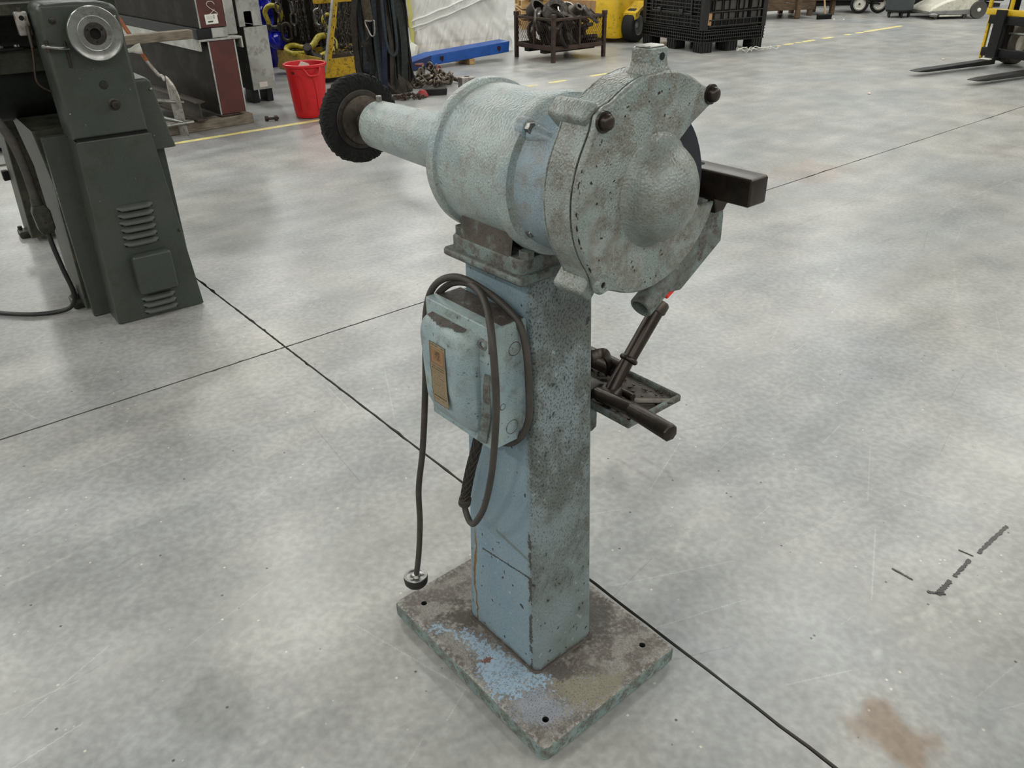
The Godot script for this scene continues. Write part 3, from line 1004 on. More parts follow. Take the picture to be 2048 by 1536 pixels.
func grinder(at: Vector3, turn: float) -> void:
	var t := thing("pedestal_grinder", "blue-grey pedestal grinder with wheel guard, buffing wheel and switch box on bolted base", "grinder", at, turn)
	var m := MB.new()
	# foot plate: sides, then the top in nine fields of which the corner ones have a bolt hole
	var hx := 0.192
	var hz := 0.258
	var top := 0.047
	var b := 0.007
	m.loft([ring3(rrect(hx - 0.012, hz - 0.012, 0.008, 2), at_y(0.001)), ring3(rrect(hx - 0.006, hz - 0.006, 0.01, 2), at_y(0.012)), ring3(rrect(hx, hz, 0.012, 2), at_y(0.014)), ring3(rrect(hx, hz, 0.012, 2), at_y(top - b)), ring3(rrect(hx - b * 0.35, hz - b * 0.35, 0.012, 2), at_y(top - b * 0.3))], 1)
	var plate := part(t, "foot_plate", m, M.plate_side)
	m = MB.new()
	var outer := ring3(rrect(hx - b * 0.35, hz - b * 0.35, 0.012, 2), at_y(top - b * 0.3))
	var inner := ring3(rrect(hx - b, hz - b, 0.012, 2), at_y(top))
	m.loft([outer, inner], 0)
	var xs := [-(hx - b - 0.012), -0.10, 0.10, hx - b - 0.012]
	var zs := [-(hz - b - 0.012), -0.165, 0.165, hz - b - 0.012]
	# rim between the rounded inner outline and the straight field of nine
	var sq := PackedVector3Array()
	for v in inner:
		sq.append(Vector3(clampf(v.x, xs[0], xs[3]), top, clampf(v.z, zs[0], zs[3])))
	m.loft([inner, sq], 0)
	var holes := []
	for i in 3:
		for k in 3:
			var x0: float = xs[i]; var x1: float = xs[i + 1]; var z0: float = zs[k]; var z1: float = zs[k + 1]
			if i == 1 or k == 1:
				m.quad(Vector3(x0, top, z0), Vector3(x1, top, z0), Vector3(x1, top, z1), Vector3(x0, top, z1))
				continue
			var c := Vector3(0.142 * signf(x0 + x1), top, 0.207 * signf(z0 + z1))
			var ro := PackedVector3Array()
			var ri := PackedVector3Array()
			var rl := PackedVector3Array()
			for q in 32:
				var w := TAU * q / 32
				var d := Vector3(cos(w), 0, sin(w))
				var s := minf(((x1 if d.x > 0 else x0) - c.x) / d.x if absf(d.x) > 1e-4 else 1e9, ((z1 if d.z > 0 else z0) - c.z) / d.z if absf(d.z) > 1e-4 else 1e9)
				ro.append(c + d * s)
				ri.append(c + d * 0.0068)
				rl.append(c + d * 0.0062 - Vector3(0, 0.034, 0))
			m.loft([ro, ri], 0)
			for e in 4:    # the corners that the ring of rays misses
				var ce := Vector3(x0 if e % 2 else x1, top, z0 if e < 2 else z1)
				for q in 32:
					var p0 := ro[q]
					var p1 := ro[(q + 1) % 32]
					if absf(p0.x - p1.x) > 1e-5 and absf(p0.z - p1.z) > 1e-5 and (absf(p0.x - ce.x) < 1e-5 or absf(p1.x - ce.x) < 1e-5) and (absf(p0.z - ce.z) < 1e-5 or absf(p1.z - ce.z) < 1e-5):
						m.tri(p0, p1, ce)
			var hole := MB.new()
			hole.loft([ri, rl], 2)
			holes.append(hole)
	for i in m.p.size():
		m.t[i] = Vector2(m.p[i].x / 0.384 + 0.5, m.p[i].z / 0.516 + 0.5)
	part(plate, "worn_top", m, M.base_top)
	for hole in holes:
		part(plate, "bolt_hole", hole, M.hole)
	# column, slightly tapered
	m = MB.new()
	m.loft([ring3(rrect(0.081, 0.1135, 0.013), at_y(0.044)), ring3(rrect(0.0685, 0.091, 0.011), at_y(0.917))], 2)
	part(t, "column", m, M.column)
	m = MB.new()   # weld bead round the foot of the column
	var bead := PackedVector3Array()
	var rngb := RandomNumberGenerator.new()
	rngb.seed = 3
	for v in rrect(0.083, 0.1155, 0.013, 3):
		bead.append(Vector3(v.x, 0.047 + rngb.randf() * 0.002, v.y))
	bead.append(bead[0])
	m.tube(bead, 0.004, 6)
	part(t, "weld_bead", m, M.grime)
	m = MB.new()
	m.box(Vector3(0, 0.9225, 0), Vector3(0.206, 0.015, 0.204), 0.004)
	part(t, "head_plate", m, M.casting)
	# motor foot: bolted casting with a saddle
	m = MB.new()
	m.loft([ring3(rrect(0.094, 0.093, 0.016), at_y(0.930)), ring3(rrect(0.094, 0.093, 0.016), at_y(0.949)), ring3(rrect(0.0905, 0.0895, 0.014), at_y(0.954))], 3)
	var foot := part(t, "motor_foot", m, M.casting)
	m = MB.new()
	m.prism(poly3([[-0.092, 0.950], [0.092, 0.950], [0.086, 0.992], [0.06, 0.975], [0.0, 0.955], [-0.06, 0.975], [-0.086, 0.992]]), -0.068, 0.062, 0.003)
	part(foot, "saddle", m, M.grime)
	for q in [[-0.074, 0.082], [-0.074, -0.082], [0.074, 0.082], [0.074, -0.082]]:
		bolt(foot, "hex_bolt", Vector3(q[0], 0.954, q[1]), Vector3.UP, 0.0125, 0.011, M.casting)
	# motor: shell with end rims, bells, spindle housing
	var ax := 1.068
	m = MB.new()
	m.lathe([[0.115, -0.092], [0.1165, -0.088], [0.117, 0.068], [0.1185, 0.074]], 72, along("z", Vector3(0, ax, 0)))
	var shell := part(t, "motor_housing", m, M.blue)
	m = MB.new()
	m.lathe([[0.116, -0.086], [0.1225, -0.088], [0.124, -0.092], [0.124, -0.102], [0.121, -0.107], [0.117, -0.110]], 72, along("z", Vector3(0, ax, 0)))
	part(shell, "rear_rim", m, M.blue)
	m = MB.new()
	m.lathe([[0.1165, 0.062], [0.1235, 0.066], [0.1245, 0.072], [0.1245, 0.088], [0.1225, 0.093], [0.113, 0.095], [0.110, 0.097]], 72, along("z", Vector3(0, ax, 0)))
	part(shell, "front_rim", m, M.blue)
	m = MB.new()
	m.lathe([[0.119, -0.106], [0.116, -0.116], [0.104, -0.128], [0.08, -0.137], [0.066, -0.141], [0.058, -0.150], [0.0535, -0.168], [0.051, -0.2], [0.0455, -0.44], [0.0435, -0.4445], [0.034, -0.4455], [0.0, -0.4455]], 64, along("z", Vector3(0, ax - 0.003, 0)))
	var arm := part(t, "spindle_housing", m, M.blue)
	bolt(arm, "oil_plug", Vector3(0, ax + 0.042, -0.432), Vector3.UP, 0.0062, 0.011, M.steel)
	m = MB.new()
	m.lathe([[0.112, 0.094], [0.109, 0.100], [0.107, 0.115], [0.104, 0.15], [0.101, 0.185], [0.098, 0.212]], 64, along("z", Vector3(0, ax, 0)))
	var bell := part(t, "end_bell", m, M.bell)
	for q in [[-0.083, 0.087], [-0.081, -0.068], [0.083, 0.087], [0.081, -0.068]]:
		m = MB.new()
		m.rod(Vector3(q[0] * 0.95, ax + q[1] * 0.95, 0.080), Vector3(q[0] * 0.95, ax + q[1] * 0.95, 0.0965), 0.0165, 20, 0.0155, 0.002)
		m.rod(Vector3(q[0] * 0.88, ax + q[1] * 0.88, 0.094), Vector3(q[0] * 0.80, ax + q[1] * 0.80, 0.135), 0.016, 16, 0.009, 0.002)
		part(bell, "bolt_boss", m, M.bell)
		bolt(bell, "bolt", Vector3(q[0] * 0.985, ax + q[1] * 0.985, 0.0965), Vector3.BACK, 0.0088, 0.009, M.steel)
	# buffing wheel on the far end of the shaft
	m = MB.new()
	m.rod(Vector3(0, ax - 0.002, -0.54), Vector3(0, ax - 0.002, -0.42), 0.0125, 16)
	m.rod(Vector3(0, ax - 0.002, -0.503), Vector3(0, ax - 0.002, -0.478), 0.0205, 20, 0.018, 0.002)
	m.rod(Vector3(0, ax - 0.002, -0.478), Vector3(0, ax - 0.002, -0.449), 0.0225, 6, 0.0225, 0.003)
	part(t, "shaft", m, M.washer)
	var buff := MB.new()
	var rng := RandomNumberGenerator.new()
	rng.seed = 8
	var rings := []
	var bn := 168
	var wob := PackedFloat32Array()
	for i in bn:
		wob.append(rng.randf_range(-1, 1))
	for q in [[0.044, -0.509], [0.056, -0.507], [0.061, -0.5045], [0.066, -0.503], [0.071, -0.502], [0.076, -0.5015], [0.080, -0.503], [0.0835, -0.505], [0.086, -0.508], [0.0875, -0.514], [0.086, -0.522], [0.08, -0.526], [0.055, -0.524], [0.03, -0.523]]:
		var r := PackedVector3Array()
		for i in bn:
			var w := TAU * i / bn
			var deep: float = 0.0 if q[0] < 0.06 else (q[0] - 0.055) / 0.03
			var rr: float = q[0] + deep * (0.0007 * wob[i] + 0.0012 * wob[(i * 7 + int(q[0] * 900)) % bn])
			r.append(Vector3(rr * cos(w), ax - 0.002 + rr * sin(w), q[1] + deep * 0.0026 * wob[(i * 5 + int(q[0] * 1300)) % bn]))
		rings.append(r)
	buff.loft(rings, 3)
	var bw := part(t, "buffing_wheel", buff, M.bristle, Transform3D.IDENTITY, 0.9)
	m = MB.new()
	m.lathe([[0.044, -0.508], [0.055, -0.506], [0.0575, -0.504], [0.056, -0.5025], [0.044, -0.5015]], 56, along("z", Vector3(0, ax - 0.002, 0)))
	part(bw, "hub_disc", m, M.dark_steel)
	m = MB.new()
	m.lathe([[0.047, -0.504], [0.0485, -0.5], [0.047, -0.4965], [0.03, -0.493], [0.012, -0.492]], 56, along("z", Vector3(0, ax - 0.002, 0)))
	part(bw, "clamping_washer", m, M.washer)
	guard(t, ax)
	switch_box(t)
	tray(t)


func guard_outline(grow := 0.0) -> PackedVector2Array:
	var cx := -0.005
	var cy := 1.088
	var r := 0.1495 + grow
	var o := PackedVector2Array()
	for k in 57:    # counter-clockwise from the upper lip of the mouth round to the lower lip, with three ears
		var w := lerpf(40.0, 341.0, k / 56.0)
		var rr := r
		for e in [[45.0, 0.012, 5.5], [135.0, 0.011, 6.0], [230.0, 0.012, 6.0]]:
			rr += e[1] * exp(-pow((w - e[0]) / e[2], 2.0))
		o.append(Vector2(cx + rr * cos(deg_to_rad(w)), cy + rr * sin(deg_to_rad(w))))
	return o


func guard(t: Node3D, ax: float) -> void:
	# back shell: a wall round the rim and a back plate; the cover closes the front; both leave a mouth towards the operator
	var out := guard_outline()
	var m := MB.new()
	var lip := out.duplicate()
	lip.append_array(poly3([[0.126, 1.04], [0.06, 1.046], [0.045, 1.09], [0.036, 1.138], [0.09, 1.182]]))
	m.prism(lip, 0.205, 0.2135, 0.003)
	var shell := part(t, "wheel_guard", m, M.guard)
	m = MB.new()
	var rings := []
	for q in [[0.0, 0.2065], [0.0, 0.2565], [-0.012, 0.2565], [-0.012, 0.2095]]:
		var r := PackedVector3Array()
		for v in guard_outline(q[0]):
			r.append(Vector3(v.x, v.y, q[1]))
		rings.append(r)
	m.loft(rings, 0, false)
	part(shell, "rim_wall", m, M.guard)
	for q in [[-0.108, 1.191, 0.186], [-0.104, 0.970, 0.196]]:    # long lugs behind the ears
		m = MB.new()
		var w := Vector2(q[0] + 0.005, q[1] - 1.088).angle()
		m.box(Vector3(q[0] - 0.004, q[1] + (0.002 if q[1] > 1.0 else -0.004), (q[2] + 0.256) / 2), Vector3(0.034, 0.03, 0.256 - q[2]), 0.005, Basis(Vector3.BACK, w))
		part(shell, "lug", m, M.guard)
	# cover plate with a dome over the shaft end
	m = MB.new()
	var face := guard_outline(0.0005)
	face.append_array(poly3([[0.125, 1.0385], [0.10, 1.0415], [0.052, 1.046], [0.0, 1.06], [0.0, 1.11], [0.036, 1.138], [0.066, 1.162]]))
	m.prism(face, 0.2578, 0.2685, 0.0028)
	var cover := part(shell, "guard_cover", m, M.guard)
	m = MB.new()
	var dome := []
	for q in [[0.080, 0.2660], [0.0765, 0.2695], [0.0715, 0.2745], [0.068, 0.281], [0.0645, 0.290], [0.058, 0.301], [0.047, 0.311], [0.033, 0.318], [0.017, 0.3218], [0.002, 0.3228]]:
		var r := PackedVector3Array()
		for i in 48:
			var w := TAU * i / 48
			r.append(Vector3(-0.003 + q[0] * 0.9 * cos(w), 1.083 + q[0] * 1.02 * sin(w), q[1]))
		dome.append(r)
	m.loft(dome, 2)
	part(cover, "hub_dome", m, M.guard)
	m = MB.new()   # closes the dome from behind towards the wheel
	m.rod(Vector3(-0.003, 1.083, 0.256), Vector3(-0.003, 1.083, 0.2675), 0.0715, 40)
	part(cover, "hub_collar", m, M.guard)
	for q in [[-0.1105, 1.1905], [0.099, 1.197]]:
		bolt(cover, "cap_bolt", Vector3(q[0], q[1], 0.2685), Vector3.BACK, 0.0105, 0.0125, M.gunmetal, true)
		m = MB.new()
		m.lathe([[0.0135, -0.001], [0.0135, 0.0028], [0.006, 0.003]], 20, along("z", Vector3(q[0], q[1], 0.2685)))
		part(cover, "bolt_washer", m, M.gunmetal)
	m = MB.new()
	m.lathe([[0.0045, 0.0], [0.0045, 0.004], [0.011, 0.0055], [0.0145, 0.001], [0.0145, -0.003]], 20, along("z", Vector3(-0.101, 0.973, 0.2675)))
	part(cover, "empty_bolt_boss", m, M.guard)
	m = MB.new()
	m.rod(Vector3(-0.101, 0.973, 0.2685), Vector3(-0.101, 0.973, 0.2692), 0.0048, 12)
	part(cover, "screw_hole", m, M.hole)
	m = MB.new()      # paint knocked off along the edge of the cover
	var rc := RandomNumberGenerator.new()
	rc.seed = 14
	for k in 34:
		var w := deg_to_rad(rc.randf_range(128.0, 236.0))
		var r := 0.1497 - rc.randf() * 0.0035
		var l := rc.randf_range(0.0015, 0.006)
		var chip := PackedVector2Array()
		for j in 7:
			chip.append(Vector2(rc.randf_range(0.0006, 0.0016) * cos(TAU * j / 7.0), rc.randf_range(0.6, 1.0) * l * sin(TAU * j / 7.0)))
		m.prism(chip, -0.001, 0.0004, 0.0, Transform3D(Basis(Vector3.BACK, w) * Basis(Vector3.UP, 0.75), Vector3(-0.005 + (r - 0.0008) * cos(w), 1.088 + (r - 0.0008) * sin(w), 0.2678)))
	for k in 40:
		var q := Vector2.from_angle(rc.randf() * TAU) * rc.randf_range(0.085, 0.14)
		if q.x < 0.04:
			m.box(Vector3(q.x - 0.005, q.y + 1.088, 0.2686), Vector3(rc.randf_range(0.001, 0.003), rc.randf_range(0.001, 0.005), 0.0005), 0.0, Basis(Vector3.BACK, rc.randf() * 3.0))
	part(cover, "paint_chips", m, M.dark_steel).set_meta("kind", "stuff")
	# square post on top with a cross hole
	m = MB.new()
	var post := []
	for q in [[0.032, 0.022, 1.227], [0.025, 0.0205, 1.2345], [0.0195, 0.0175, 1.242], [0.0180, 0.0165, 1.249], [0.0180, 0.0165, 1.2635], [0.0165, 0.015, 1.265]]:
		post.append(ring3(rrect(q[0], q[1], 0.004, 2), at_y(q[2], -0.006, 0.2455)))
	m.loft(post, 3)
	var pst := part(shell, "top_post", m, M.guard)
	m = MB.new()
	m.rod(Vector3(-0.001, 1.2545, 0.2612), Vector3(-0.001, 1.2545, 0.2628), 0.0047, 18)
	part(pst, "cross_hole", m, M.hole)
	m = MB.new()
	m.box(Vector3(-0.006, 1.266, 0.2455), Vector3(0.030, 0.003, 0.024), 0.001)
	part(pst, "top_cap", m, M.steel)
	# grinding wheel
	m = MB.new()
	m.lathe([[0.03, 0.0], [0.1245, 0.0], [0.127, 0.0025], [0.127, 0.0235], [0.1245, 0.026], [0.03, 0.026]], 72, along("z", Vector3(0, ax, 0.2225)))
	part(t, "grinding_wheel", m, M.stone)
	# work rest: dark square bar, and the bracket with the pipe stub under the mouth
	m = MB.new()
	m.box(Vector3(0.163, 1.0605, 0.258), Vector3(0.0435, 0.0415, 0.132), 0.003)
	var bar := part(t, "work_rest_bar", m, M.gunmetal)
	m = MB.new()
	m.rod(Vector3(0.163, 1.0812, 0.214), Vector3(0.163, 1.0818, 0.214), 0.0085, 18)
	part(bar, "bar_hole", m, M.hole)
	m = MB.new()
	m.prism(poly3([[0.135, 1.038], [0.188, 1.038], [0.196, 1.0], [0.197, 0.958], [0.105, 0.899], [0.06, 0.905], [0.03, 0.925], [0.07, 0.952], [0.108, 0.98], [0.124, 1.01]]), 0.2245, 0.2475, 0.003)
	var br := part(t, "rest_bracket", m, M.casting)
	m = MB.new()
	m.prism(poly3([[0.143, 1.042], [0.184, 1.042], [0.184, 1.032], [0.172, 1.016], [0.152, 1.016]]), 0.228, 0.262, 0.002)
	part(br, "rest_arm", m, M.gunmetal)
	bolt(br, "set_screw", Vector3(0.136, 1.0, 0.2475), Vector3.BACK, 0.006, 0.005, M.steel)
	m = MB.new()   # pipe stub, open towards the rear
	var p0 := Vector3(0.014, 0.894, 0.243)
	var p1 := Vector3(0.098, 0.940, 0.236)
	var f := MB.frame(p1 - p0)
	m.lathe([[0.0145, 0.06], [0.0145, 0.0], [0.0178, 0.0005], [0.0188, 0.002], [0.0188, 0.085], [0.012, 0.0955], [0.0, 0.0965]], 28, Transform3D(f, p0))
	var stub := part(br, "pipe_stub", m, M.casting)
	m = MB.new()
	m.lathe([[0.0, 0.03], [0.0146, 0.03]], 20, Transform3D(f, p0))
	part(stub, "pipe_bore", m, M.hole)
	m = MB.new()
	m.prism(poly3([[0.085, 0.902], [0.118, 0.907], [0.123, 0.886], [0.104, 0.876]]), 0.206, 0.2235, 0.002)
	part(br, "orange_tab", m, M.orange)


func switch_box(t: Node3D) -> void:
	var m := MB.new()
	var x0 := -0.068
	var x1 := -0.140
	m.box(Vector3((x0 + x1) / 2, 0.7335, -0.012), Vector3(x0 - x1, 0.227, 0.178), 0.003)
	var box := part(t, "switch_box", m, M.boxpaint)
	m = MB.new()
	m.box(Vector3(-0.105, 0.8475, -0.012), Vector3(0.064, 0.0016, 0.17), 0.0006)
	part(box, "dusty_top", m, M.grime)
	# door: a folded lid with a raised bulge, rounded on top, running out flat at the bottom
	m = MB.new()
	m.box(Vector3(-0.1425, 0.7325, -0.012), Vector3(0.006, 0.232, 0.181), 0.002)
	m.box(Vector3(-0.133, 0.8475, -0.012), Vector3(0.022, 0.0035, 0.1815), 0.001)
	m.box(Vector3(-0.131, 0.806, 0.0785), Vector3(0.026, 0.082, 0.003), 0.001)
	var door := part(box, "door", m, M.boxpaint)
	m = MB.new()
	var r := []
	for q in [[0.0, -0.1445, 0.0], [0.0015, -0.152, 0.0], [0.0045, -0.163, 0.002], [0.010, -0.1705, 0.006], [0.0185, -0.1755, 0.013], [0.03, -0.1775, 0.024]]:
		var g := PackedVector3Array()
		for v in rrect(0.0715 - q[0], 0.101 - q[0] - q[2] * 0.4, 0.026):
			var slope: float = 0.016 * smoothstep(-0.02, -0.1, v.y) * clampf((-0.1445 - q[1]) / 0.03, 0, 1)
			g.append(Vector3(q[1] + slope, 0.733 + v.y - q[2] * 0.25, -0.026 + v.x))
		r.append(g)
	m.loft(r, 2)
	var bulge := part(door, "bulge", m, M.boxpaint)
	m = MB.new()   # film of dust along the rounded top of the bulge
	var rd := RandomNumberGenerator.new()
	rd.seed = 6
	var reach := PackedFloat32Array()
	for k in 41:
		reach.append(rd.randf_range(0.15, 1.0) * sin(PI * clampf(k / 40.0, 0.04, 0.96)))
	for k in 40:
		var za := lerpf(-0.074, 0.022, k / 40.0)
		var zb := lerpf(-0.074, 0.022, (k + 1) / 40.0)
		m.quad(Vector3(-0.1515, 0.8334, za), Vector3(-0.1515, 0.8334, zb), Vector3(-0.162, 0.8313, zb), Vector3(-0.162, 0.8313, za))
		var a := Vector3(-0.162, 0.8313, za).lerp(Vector3(-0.1705, 0.8246, za), reach[k])
		var b := Vector3(-0.162, 0.8313, zb).lerp(Vector3(-0.1705, 0.8246, zb), reach[k + 1])
		m.quad(Vector3(-0.162, 0.8313, za), Vector3(-0.162, 0.8313, zb), b, a)
	part(bulge, "dust_film", m, M.grime)
	m = MB.new()   # the label follows the bulge
	var lab := [[-0.1782, 0.796], [-0.1786, 0.776], [-0.1786, 0.74], [-0.1780, 0.705], [-0.1760, 0.676]]
	for k in 4:
		var a: Array = lab[k]
		var b: Array = lab[k + 1]
		m.quad(Vector3(b[0], b[1], -0.051), Vector3(b[0], b[1], -0.006), Vector3(a[0], a[1], -0.006), Vector3(a[0], a[1], -0.051), Vector2(0, (k + 1) / 4.0), Vector2(1, (k + 1) / 4.0), Vector2(1, k / 4.0), Vector2(0, k / 4.0))
	part(bulge, "instruction_label", m, M.label)
	m = MB.new()   # hasp eye at the upper edge of the door
	m.lathe([[0.0055, -0.0012], [0.0105, -0.0012], [0.0105, 0.0012], [0.0055, 0.0012], [0.0055, -0.0012]], 20, Transform3D(MB.frame(Vector3(-1, 0, 0.15)), Vector3(-0.1465, 0.817, 0.056)))
	m.box(Vector3(-0.1455, 0.8255, 0.064), Vector3(0.0024, 0.006, 0.014), 0.0005)
	part(door, "hasp", m, M.steel)
	m = MB.new()
	m.box(Vector3(-0.1458, 0.818, 0.0725), Vector3(0.0012, 0.026, 0.0035), 0.0)
	part(door, "hasp_slot", m, M.hole)
	m = MB.new()   # bent lever strip down the right of the door
	var lv := spline([Vector3(-0.147, 0.766, 0.067), Vector3(-0.158, 0.758, 0.078), Vector3(-0.160, 0.74, 0.080), Vector3(-0.156, 0.715, 0.074), Vector3(-0.153, 0.685, 0.067), Vector3(-0.152, 0.655, 0.058), Vector3(-0.151, 0.628, 0.050)], 5)
	for k in lv.size() - 1:
		var wd := lerpf(0.005, 0.0105, k / float(lv.size()))
		var wd2 := lerpf(0.005, 0.0105, (k + 1) / float(lv.size()))
		var z := Vector3(0.25, 0, 1).normalized()
		var n := Vector3(-0.0016, 0, 0)
		m.loft([PackedVector3Array([lv[k] - z * wd, lv[k] - z * wd + n, lv[k] + z * wd + n, lv[k] + z * wd]), PackedVector3Array([lv[k + 1] - z * wd2, lv[k + 1] - z * wd2 + n, lv[k + 1] + z * wd2 + n, lv[k + 1] + z * wd2])], 3)
	part(door, "switch_lever", m, M.casting)
	for q in [[0.80, -0.097, 0.0125], [0.652, -0.105, 0.0135], [0.70, -0.125, 0.006]]:   # punched knock-outs on the side
		m = MB.new()
		m.lathe([[q[2] - 0.0012, 0.0], [q[2] - 0.0009, 0.0006], [q[2], 0.0006], [q[2] + 0.0004, 0.0]], 28, along("z", Vector3(q[1], q[0], 0.0771)))
		part(box, "knockout", m, M.casting)
	# cord: out of the braided strain relief, over the box, round it and down to the plug
	m = MB.new()
	var grip := spline([Vector3(-0.105, 0.622, -0.008), Vector3(-0.11, 0.56, -0.022), Vector3(-0.113, 0.50, -0.040), Vector3(-0.113, 0.445, -0.056), Vector3(-0.113, 0.418, -0.063)], 8)
	m.tube(grip, 0.0088, 12)
	var sleeve := part(box, "strain_relief", m, M.black_cable)
	m = MB.new()
	for s in 6:     # woven wire sleeve
		for hand in [-1.0, 1.0]:
			var h := PackedVector3Array()
			for k in grip.size():
				var d := (grip[mini(k + 1, grip.size() - 1)] - grip[maxi(k - 1, 0)]).normalized()
				var f := MB.frame(d)
				var w: float = TAU * s / 6.0 + hand * k * 0.34
				h.append(grip[k] + (f.x * cos(w) + f.z * sin(w)) * 0.0094)
			m.tube(h, 0.0011, 4)
	part(sleeve, "wire_mesh", m, M.washer)
	m = MB.new()
	for y in [0.0, 0.009]:
		m.lathe([[0.0085, -0.004], [0.0125, -0.003], [0.0125, 0.003], [0.0085, 0.004]], 16, Transform3D(MB.frame(Vector3(0, 1, 0.28)), Vector3(-0.113, 0.408 + y, -0.065 + y * 0.28)))
	part(sleeve, "sleeve_ring", m, M.cable)
	var path := [Vector3(-0.113, 0.43, -0.060), Vector3(-0.113, 0.405, -0.066), Vector3(-0.115, 0.386, -0.058), Vector3(-0.122, 0.380, -0.036), Vector3(-0.132, 0.405, -0.006), Vector3(-0.140, 0.47, 0.034), Vector3(-0.148, 0.56, 0.068), Vector3(-0.153, 0.65, 0.088), Vector3(-0.157, 0.73, 0.100), Vector3(-0.1575, 0.79, 0.099), Vector3(-0.155, 0.836, 0.092), Vector3(-0.143, 0.862, 0.072), Vector3(-0.124, 0.874, 0.040), Vector3(-0.106, 0.880, 0.0), Vector3(-0.098, 0.879, -0.045), Vector3(-0.105, 0.866, -0.085), Vector3(-0.116, 0.828, -0.116), Vector3(-0.118, 0.76, -0.122), Vector3(-0.110, 0.67, -0.117), Vector3(-0.098, 0.603, -0.07), Vector3(-0.090, 0.583, 0.0), Vector3(-0.088, 0.605, 0.062), Vector3(-0.087, 0.665, 0.098), Vector3(-0.087, 0.74, 0.100), Vector3(-0.086, 0.80, 0.093), Vector3(-0.087, 0.842, 0.078), Vector3(-0.089, 0.862, 0.048), Vector3(-0.092, 0.876, 0.0), Vector3(-0.105, 0.887, -0.06), Vector3(-0.124, 0.866, -0.100), Vector3(-0.134, 0.81, -0.120), Vector3(-0.140, 0.70, -0.126), Vector3(-0.143, 0.60, -0.137), Vector3(-0.146, 0.50, -0.152), Vector3(-0.150, 0.40, -0.172), Vector3(-0.152, 0.31, -0.176), Vector3(-0.156, 0.22, -0.186), Vector3(-0.160, 0.157, -0.197)]
	m = MB.new()
	m.tube(spline(path, 8), 0.0062, 10)
	var cord := part(t, "power_cord", m, M.cable)
	var pf := MB.frame(Vector3(0.05, 1, -0.1))
	var pp := Vector3(-0.161, 0.128, -0.200)
	m = MB.new()
	m.lathe([[0.0, -0.004], [0.021, -0.004], [0.0255, 0.002], [0.027, 0.014], [0.0265, 0.019]], 28, Transform3D(pf, pp))
	var plug := part(cord, "plug", m, M.black_cable)
	m = MB.new()
	m.lathe([[0.0265, 0.0185], [0.0255, 0.0205], [0.021, 0.0205], [0.0195, 0.0188], [0.012, 0.0185], [0.009, 0.024], [0.0, 0.026]], 28, Transform3D(pf, pp))
	for s in [-0.0135, 0.0135]:
		m.add(_screw(), Transform3D(pf, pp + pf * Vector3(s, 0.019, 0.006)))
	part(plug, "metal_cap", m, M.chrome)


func _screw() -> MB:
	var m := MB.new()
	m.lathe([[0.0038, 0.0], [0.0034, 0.0018], [0.0, 0.0022]], 8)
	return m


func tray(t: Node3D) -> void:
	var y := 0.575
	var x0 := 0.140
	var x1 := 0.288
	var z0 := -0.13
	var z1 := 0.128
	var m := MB.new()
	m.box(Vector3((x0 + x1) / 2, y - 0.004, (z0 + z1) / 2), Vector3(x1 - x0 - 0.004, 0.006, z1 - z0 - 0.004), 0.001)
	var tr := part(t, "tool_tray", m, M.grime)
	m = MB.new()
	for q in [[x0, 0], [x1, 0]]:
		m.box(Vector3(q[0], y + 0.001, (z0 + z1) / 2), Vector3(0.009, 0.017, z1 - z0 + 0.009), 0.0035)
	for z in [z0, z1]:
		m.box(Vector3((x0 + x1) / 2, y + 0.001, z), Vector3(x1 - x0, 0.017, 0.009), 0.0035)
	part(tr, "rolled_rim", m, M.casting)
	m = MB.new()
	m.prism(poly3([[0.066, 0.5], [0.066, 0.56], [0.08, 0.568], [0.24, 0.568], [0.24, 0.556], [0.12, 0.545], [0.085, 0.5]]), -0.03, -0.018, 0.001)
	part(tr, "support_bracket", m, M.casting)
	m = MB.new()
	m.lathe([[0.0, 0.515], [0.014, 0.516], [0.019, 0.524], [0.019, 0.572], [0.0, 0.573]], 18, Transform3D(Basis.IDENTITY, Vector3(0.140, 0, 0.02)))
	m.rod(Vector3(0.07, 0.54, 0.02), Vector3(0.13, 0.54, 0.02), 0.009, 12)
	part(tr, "clamp_socket", m, M.casting)


